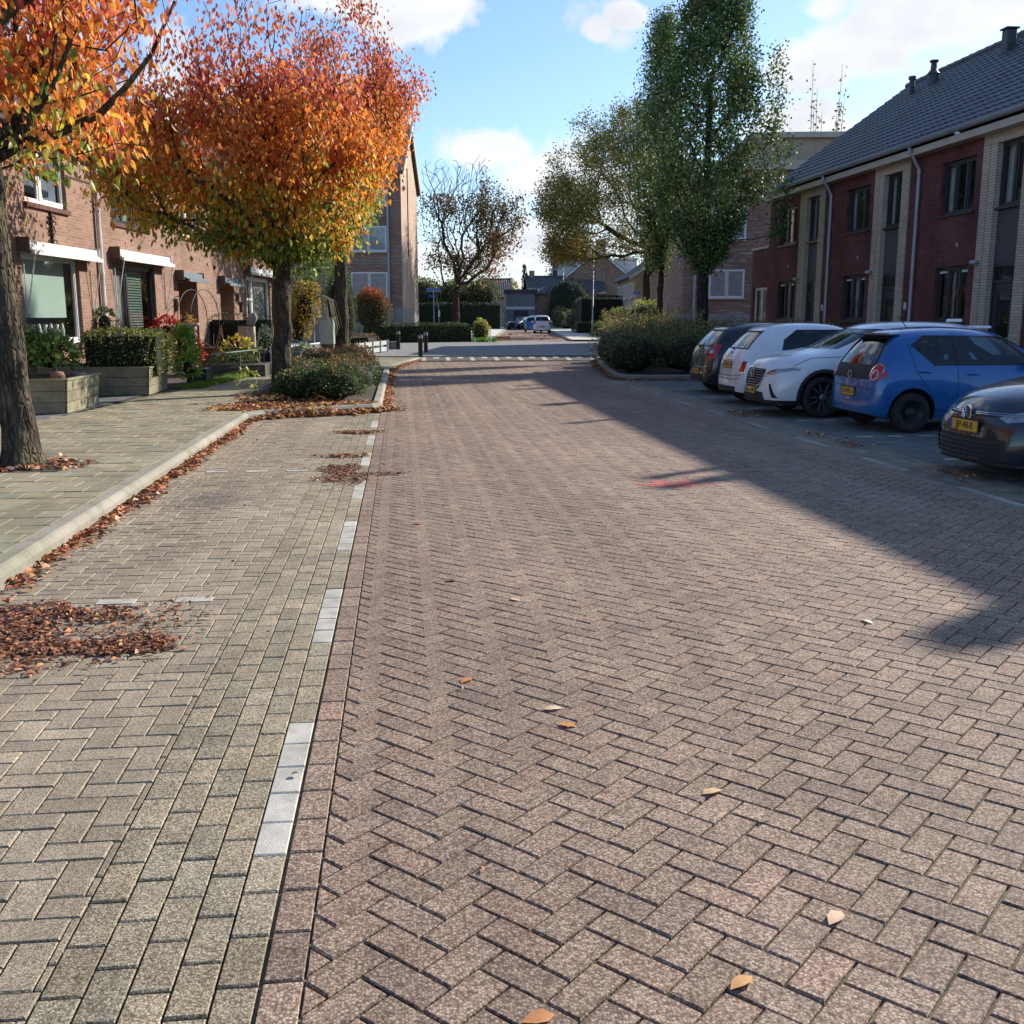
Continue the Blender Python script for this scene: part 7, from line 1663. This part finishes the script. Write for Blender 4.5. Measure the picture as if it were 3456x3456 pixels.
def ex5(t, h, ray, ribbon):
    def onx(y, z, d=.0): a, n_ = ray((h + 5, y, z), (-1, 0, 0)); return (a.x - h + d, y, z) if a else None
    for sg in (1, -1):
        for zz in (.655, .672): pts = [onx(y * sg, zz + y * .02, .006) for y in (.1, .2, .3, .4, .5, .6, .68)]; m = MB(); m.tube([p for p in pts if p], .004, 5); m.build('light_bar', M['chrome'], t)
    p = onx(0, .655, .01); m = MB(); m.lathe([(.078, 0), (.082, .014), (.068, .014)], 24, 'x', p); m.lathe([(.068, .006), (0, .006)], 24, 'x', p); o = m.build('badge', M['signblue'] if False else M['darklamp'], t)
    m = MB(); m.lathe([(.082, 0), (.085, .016), (.07, .016), (.07, .008)], 24, 'x', p); px = p[0] + .017
    for pts in ([(-.03, .062), (0, .0), (.03, .062)], [(-.06, .03), (-.028, -.055), (0, -.005), (.028, -.055), (.06, .03)]): m.tube([(px, a, p[2] + b) for a, b in pts], .007, 5)
    m.build('badge_ring', M['chrome'], t)
    for k in range(4): pts = [onx(y, .25 + k * .045, .006) for y in np.linspace(-.55, .55, 9)]; m = MB(); m.tube([q for q in pts if q], .007, 4); m.build('grille_bar', M['rubber'], t)
    for sg in (1, -1): m = MB(); m.tube([(4.24 - h, 0, .18), (4.2 - h, .5 * sg, .18), (4.02 - h, .82 * sg, .19)], .025, 6); m.build('front_lip', M['rubber'], t, True)
hl = [(.44, .645), (.56, .60), (.82, .64), (.82, .73), (.6, .71)]
car('parked_car', 'dark grey hatchback with round nose badge at the right edge of the picture', 'car', st, 4.28, (.82, 3.42), .32, 'spoke', GRB, (5.72 + 2.14, 9.95, 0), rad(180),
    side=[(1, [(.72, 1.02), (1.0, 1.36), (2.42, 1.36), (2.98, .95), (1.0, .97)]), (2, [(.85, 1.02), (1.05, 1.335), (1.62, 1.345), (1.62, 1.0)]), (2, [(1.7, .99), (1.7, 1.345), (2.38, 1.33), (2.85, .98)]), (4, [(3.86, .70), (4.2, .62), (4.2, .67), (3.82, .755)])],
    front=[(10, [(-.66, 1.04), (.66, 1.04), (.56, 1.36), (-.56, 1.36)]), (4, hl), (4, lampR(-1, hl)), (6, [(-.66, .22), (.66, .22), (.62, .43), (-.62, .43)]), (8, [(-.42, .635), (.42, .635), (.42, .68), (-.42, .68)])],
    rear=[(9, [(-.56, 1.02), (.56, 1.02), (.5, 1.33), (-.5, 1.33)])], seams=[[(1.66, 1.36), (1.66, .35)], [(2.95, .95), (2.98, .35)], [(3.05, .93), (3.6, .89), (3.9, .80)]], hand=[(1.85, .84), (1.1, .87)], plates=[('JJP-48-B', 0, 0, .53, 1, 0, .50)], mirror=(2.86, .89, .98, GRB), extra=ex5, seatx=(1.6, 2.4), ww=.21, rimr=.7, group=GP)
# ---- far cars
def farcar(label, st, L, p, loc, rz, wr=.29, rear=True, lampz=(.75, 1.1), gz=(1.0, 1.35), plate=None):
    hw = max(s[6] for s in st); lp = [(hw - .2, lampz[0]), (hw + .02, lampz[0]), (hw + .02, lampz[1]), (hw - .14, lampz[1])]
    return car('parked_car', label, 'car', st, L, (.68, L - .78), wr, 'cap', p, loc, rz, side=[(2, [(.7, gz[0]), (.9, gz[1]), (L * .55, gz[1]), (L * .72, gz[0] - .03)])], rear=[(9, [(-.6, gz[0] + .03), (.6, gz[0] + .03), (.52, gz[1]), (-.52, gz[1])]), (3, lp), (3, lampR(-1, lp))],
        front=[(10, [(-.6, 1.05), (.6, 1.05), (.52, 1.36), (-.52, 1.36)]), (4, [(.4, .62), (.72, .66), (.72, .76), (.5, .76)]), (4, lampR(-1, [(.4, .62), (.72, .66), (.72, .76), (.5, .76)])), (6, [(-.4, .35), (.4, .35), (.4, .6), (-.4, .6)])], glass=M['carglassd'], mirror=(L * .68, hw, .98, p), plates=plate or [], group='cars parked along the far street', lvl=1)
mpv = stn((.05, .08, .3, .27, .92, 1.42, .72, .70, .58, .05, -.04), (.18, .2, .42, .22, .95, 1.5, .76, .75, .62, .05, -.02), (.8, .8, .9, .2, .95, 1.52, .76, .75, .63, .05, 0), (1.7, 1.7, 1.75, .2, .94, 1.52, .76, .75, .62, .05, 0), (2.2, 2.2, 2.2, .2, .92, 1.45, .76, .75, .6, .05, .05), (2.75, 2.8, 2.85, .2, .9, 1.0, .76, .75, .66, .04, .1), (3.2, 3.2, 3.2, .2, .8, .88, .75, .72, .6, .03, .08), (3.42, 3.4, 3.4, .22, .6, .7, .62, .6, .5, .02, .06))
hb = stn((.06, .12, .46, .27, .93, 1.33, .74, .73, .58, .05, -.05), (.2, .24, .62, .23, .95, 1.40, .83, .80, .61, .05, -.02), (.62, .64, .95, .2, .96, 1.44, .85, .83, .62, .05, 0), (1.9, 1.9, 1.9, .2, .93, 1.45, .85, .83, .62, .05, .02), (2.4, 2.4, 2.3, .2, .92, 1.40, .85, .83, .60, .05, .05), (2.85, 2.9, 2.98, .2, .90, .99, .85, .82, .70, .04, .10), (3.4, 3.4, 3.45, .2, .84, .92, .84, .79, .66, .04, .08), (3.8, 3.8, 3.8, .2, .72, .80, .80, .74, .56, .03, .08), (3.98, 3.96, 3.92, .22, .6, .70, .68, .64, .48, .02, .07))
suv = [tuple(list(s[:3]) + [s[3] + .06, s[4] + .08, s[5] + .16 if s[5] > 1.2 else s[5] + .1] + list(s[6:])) for s in hb]
FRZ = rad(90) - FA
farcar('white small van like car with red upright tail lamps on the far street', mpv, 3.5, WHT, (12.55, 92.5, PZ), FRZ, lampz=(.8, 1.25), gz=(1.05, 1.42), plate=[('64-LXB-8', 0, 0, .58, -1, 0, .46)])
farcar('blue car mostly hidden in front of the small white one', hb, 4.05, BLU, (12.6, 99.0, PZ), FRZ)
farcar('dark hatchback at the left kerb of the far street, front towards the camera', hb, 4.05, GRB, (13.6, 119, PZ), rad(-125))
farcar('dark tall car beside the dark hatchback at the end of the street', suv, 4.05, BLK, (15.0, 117.0, PZ), rad(-115))
# ------------------------------------------------------------------ sky, sun, camera
SAZ, SEL = rad(55), rad(28.5)
w = bpy.data.worlds.new('World'); SC.world = w; w.use_nodes = True; nt = w.node_tree; bgn = nt.nodes['Background']
class WT:
    def a(s, kind, **kw):
        n = nt.nodes.new(kind)
        for k, v in kw.items(): setattr(n, k, v)
        return n
    def l(s, a, b): nt.links.new(a, b)
W = WT()
sky = W.a('ShaderNodeTexSky', sky_type='NISHITA', sun_disc=False, sun_elevation=SEL, sun_rotation=SAZ, air_density=1.0, dust_density=0.6, ozone_density=1.5)
geo = W.a('ShaderNodeTexCoord'); vec = geo.outputs['Generated']
def vmath(op, a, b=None):
    n = W.a('ShaderNodeVectorMath', operation=op)
    for i, q in enumerate((a, b)):
        if q is None: continue
        if hasattr(q, 'is_linked'): W.l(q, n.inputs[i])
        else: n.inputs[i].default_value = q
    return n
def mth(op, a, b=None, clamp=False):
    n = W.a('ShaderNodeMath', operation=op, use_clamp=clamp)
    for i, q in enumerate((a, b)):
        if q is None: continue
        if hasattr(q, 'is_linked'): W.l(q, n.inputs[i])
        else: n.inputs[i].default_value = q
    return n.outputs[0]
sep = W.a('ShaderNodeSeparateXYZ'); W.l(vec, sep.inputs[0]); zc = mth('MAXIMUM', sep.outputs[2], 0.02)
dv = mth('ADD', zc, 0.12)
comb = W.a('ShaderNodeCombineXYZ'); W.l(mth('DIVIDE', sep.outputs[0], dv), comb.inputs[0]); W.l(mth('DIVIDE', sep.outputs[1], dv), comb.inputs[1])
n1 = W.a('ShaderNodeTexNoise'); n1.inputs['Scale'].default_value = 1.1; n1.inputs['Detail'].default_value = 9; n1.inputs['Roughness'].default_value = .6; n1.inputs['Distortion'].default_value = .3; W.l(comb.outputs[0], n1.inputs['Vector'])
n2 = W.a('ShaderNodeTexNoise'); n2.inputs['Scale'].default_value = 11.0; n2.inputs['Detail'].default_value = 8; n2.inputs['Roughness'].default_value = .6; W.l(vec, n2.inputs['Vector'])
def pd(px, py):   # sky direction of a feature of the cloudscape (image units of 1932)
    F, C = 1935., 966.; yaw, pit = rad(6.085), rad(10.797); x = (px - C) / F; y = -(py - C) / F
    f = Vector((math.sin(yaw) * math.cos(pit), math.cos(yaw) * math.cos(pit), -math.sin(pit))); r = Vector((math.cos(yaw), -math.sin(yaw), 0)); u = r.cross(f)
    return (f + r * x + u * y).normalized()
# cloud banks: direction, horizontal and vertical angular radius, weight
banks = [((810, 20), .06, .045, 1.0), ((690, -10), .09, .035, .9), ((1190, 24), .020, .011, .9), ((1125, 55), .012, .010, .6), ((910, 285), .075, .026, .95), ((1040, 330), .09, .036, .8), ((1570, 110), .075, .034, 1.0), ((1830, 20), .10, .035, 1.0), ((1540, 265), .075, .04, 1.1), ((1330, 390), .2, .04, .75),
         ((480, 230), .12, .04, .8), ((300, 330), .2, .05, .8), ((1800, 330), .2, .045, .9), ((900, 480), .5, .06, .55), ((-400, 100), .35, .12, .9), ((2600, 100), .35, .14, .9), ((2300, -500), .3, .15, .9), ((400, -700), .4, .2, .8), ((1540, 20), .03, .015, .7), ((100, 250), .12, .05, .7)]
acc = None
for (p, rx, ry, wt) in banks:
    d = pd(*p); az = Vector((d.y, -d.x, 0)).normalized(); up = az.cross(d)
    u = vmath('DOT_PRODUCT', vec, tuple(az / rx)).outputs['Value']; v = vmath('DOT_PRODUCT', vec, tuple(up / ry)).outputs['Value']; fw = vmath('DOT_PRODUCT', vec, tuple(d)).outputs['Value']
    q = mth('ADD', mth('MULTIPLY', u, u), mth('MULTIPLY', v, v)); s = mth('MULTIPLY', mth('SUBTRACT', 1.35, mth('POWER', q, .5)), wt); s = mth('MULTIPLY', s, mth('GREATER_THAN', fw, 0.0))
    acc = s if acc is None else mth('MAXIMUM', acc, s)
acc = mth('MAXIMUM', acc, 0.0)
nn = mth('ADD', mth('MULTIPLY', mth('SUBTRACT', n1.outputs[0], .5), 1.0), mth('MULTIPLY', mth('SUBTRACT', n2.outputs[0], .5), 3.4))
dens = mth('ADD', mth('MULTIPLY', acc, 1.1), mth('SUBTRACT', nn, .42))
rp = W.a('ShaderNodeValToRGB'); W.l(dens, rp.inputs[0]); e = rp.color_ramp.elements; e[0].position = .05; e[0].color = (0, 0, 0, 1); e[1].position = .5; e[1].color = (1, 1, 1, 1); e.new(.22).color = (.4, .4, .4, 1)
shade = W.a('ShaderNodeValToRGB'); W.l(mth('ADD', mth('MULTIPLY', n1.outputs[0], .75), mth('MULTIPLY', n2.outputs[0], .5)), shade.inputs[0]); e = shade.color_ramp.elements; e[0].position = .52; e[0].color = (4.75, 4.8, 4.9, 1); e[1].position = .85; e[1].color = (3.3, 3.5, 3.8, 1)
tint = W.a('ShaderNodeMix', data_type='RGBA', blend_type='MULTIPLY'); tint.inputs[0].default_value = 1; W.l(sky.outputs[0], tint.inputs[6]); tint.inputs[7].default_value = (.60, .70, .84, 1)
mx = W.a('ShaderNodeMix', data_type='RGBA'); W.l(rp.outputs[0], mx.inputs[0]); W.l(tint.outputs[2], mx.inputs[6]); W.l(shade.outputs[0], mx.inputs[7])
W.l(mx.outputs[2], bgn.inputs[0]); bgn.inputs[1].default_value = .112
sun = bpy.data.lights.new('sun', 'SUN'); sun.energy = 3.7; sun.angle = rad(.53); sun.color = (1, .92, .80); so = bpy.data.objects.new('sun', sun); COL.objects.link(so)
sd = Vector((math.sin(SAZ) * math.cos(SEL), math.cos(SAZ) * math.cos(SEL), math.sin(SEL))); so.rotation_euler = sd.to_track_quat('Z', 'Y').to_euler()
cam = bpy.data.cameras.new('camera'); cam.sensor_width = 36; cam.lens = 36 * 1935 / 1932; cam.clip_end = 3000; cam.clip_start = .05
co = bpy.data.objects.new('camera', cam); COL.objects.link(co); co.location = (0, 0, 1.62); co.rotation_euler = (rad(90 - 10.797), 0, rad(-6.085)); SC.camera = co
SC.view_settings.view_transform = 'Standard'; SC.view_settings.look = 'None'; SC.view_settings.gamma = 1; SC.view_settings.exposure = 1.05
SC.cycles.max_bounces = 6; SC.cycles.transparent_max_bounces = 8; SC.cycles.diffuse_bounces = 3; SC.cycles.glossy_bounces = 3; SC.cycles.caustics_reflective = False; SC.cycles.caustics_refractive = False
try: SC.cycles.use_denoising = True
except Exception: pass
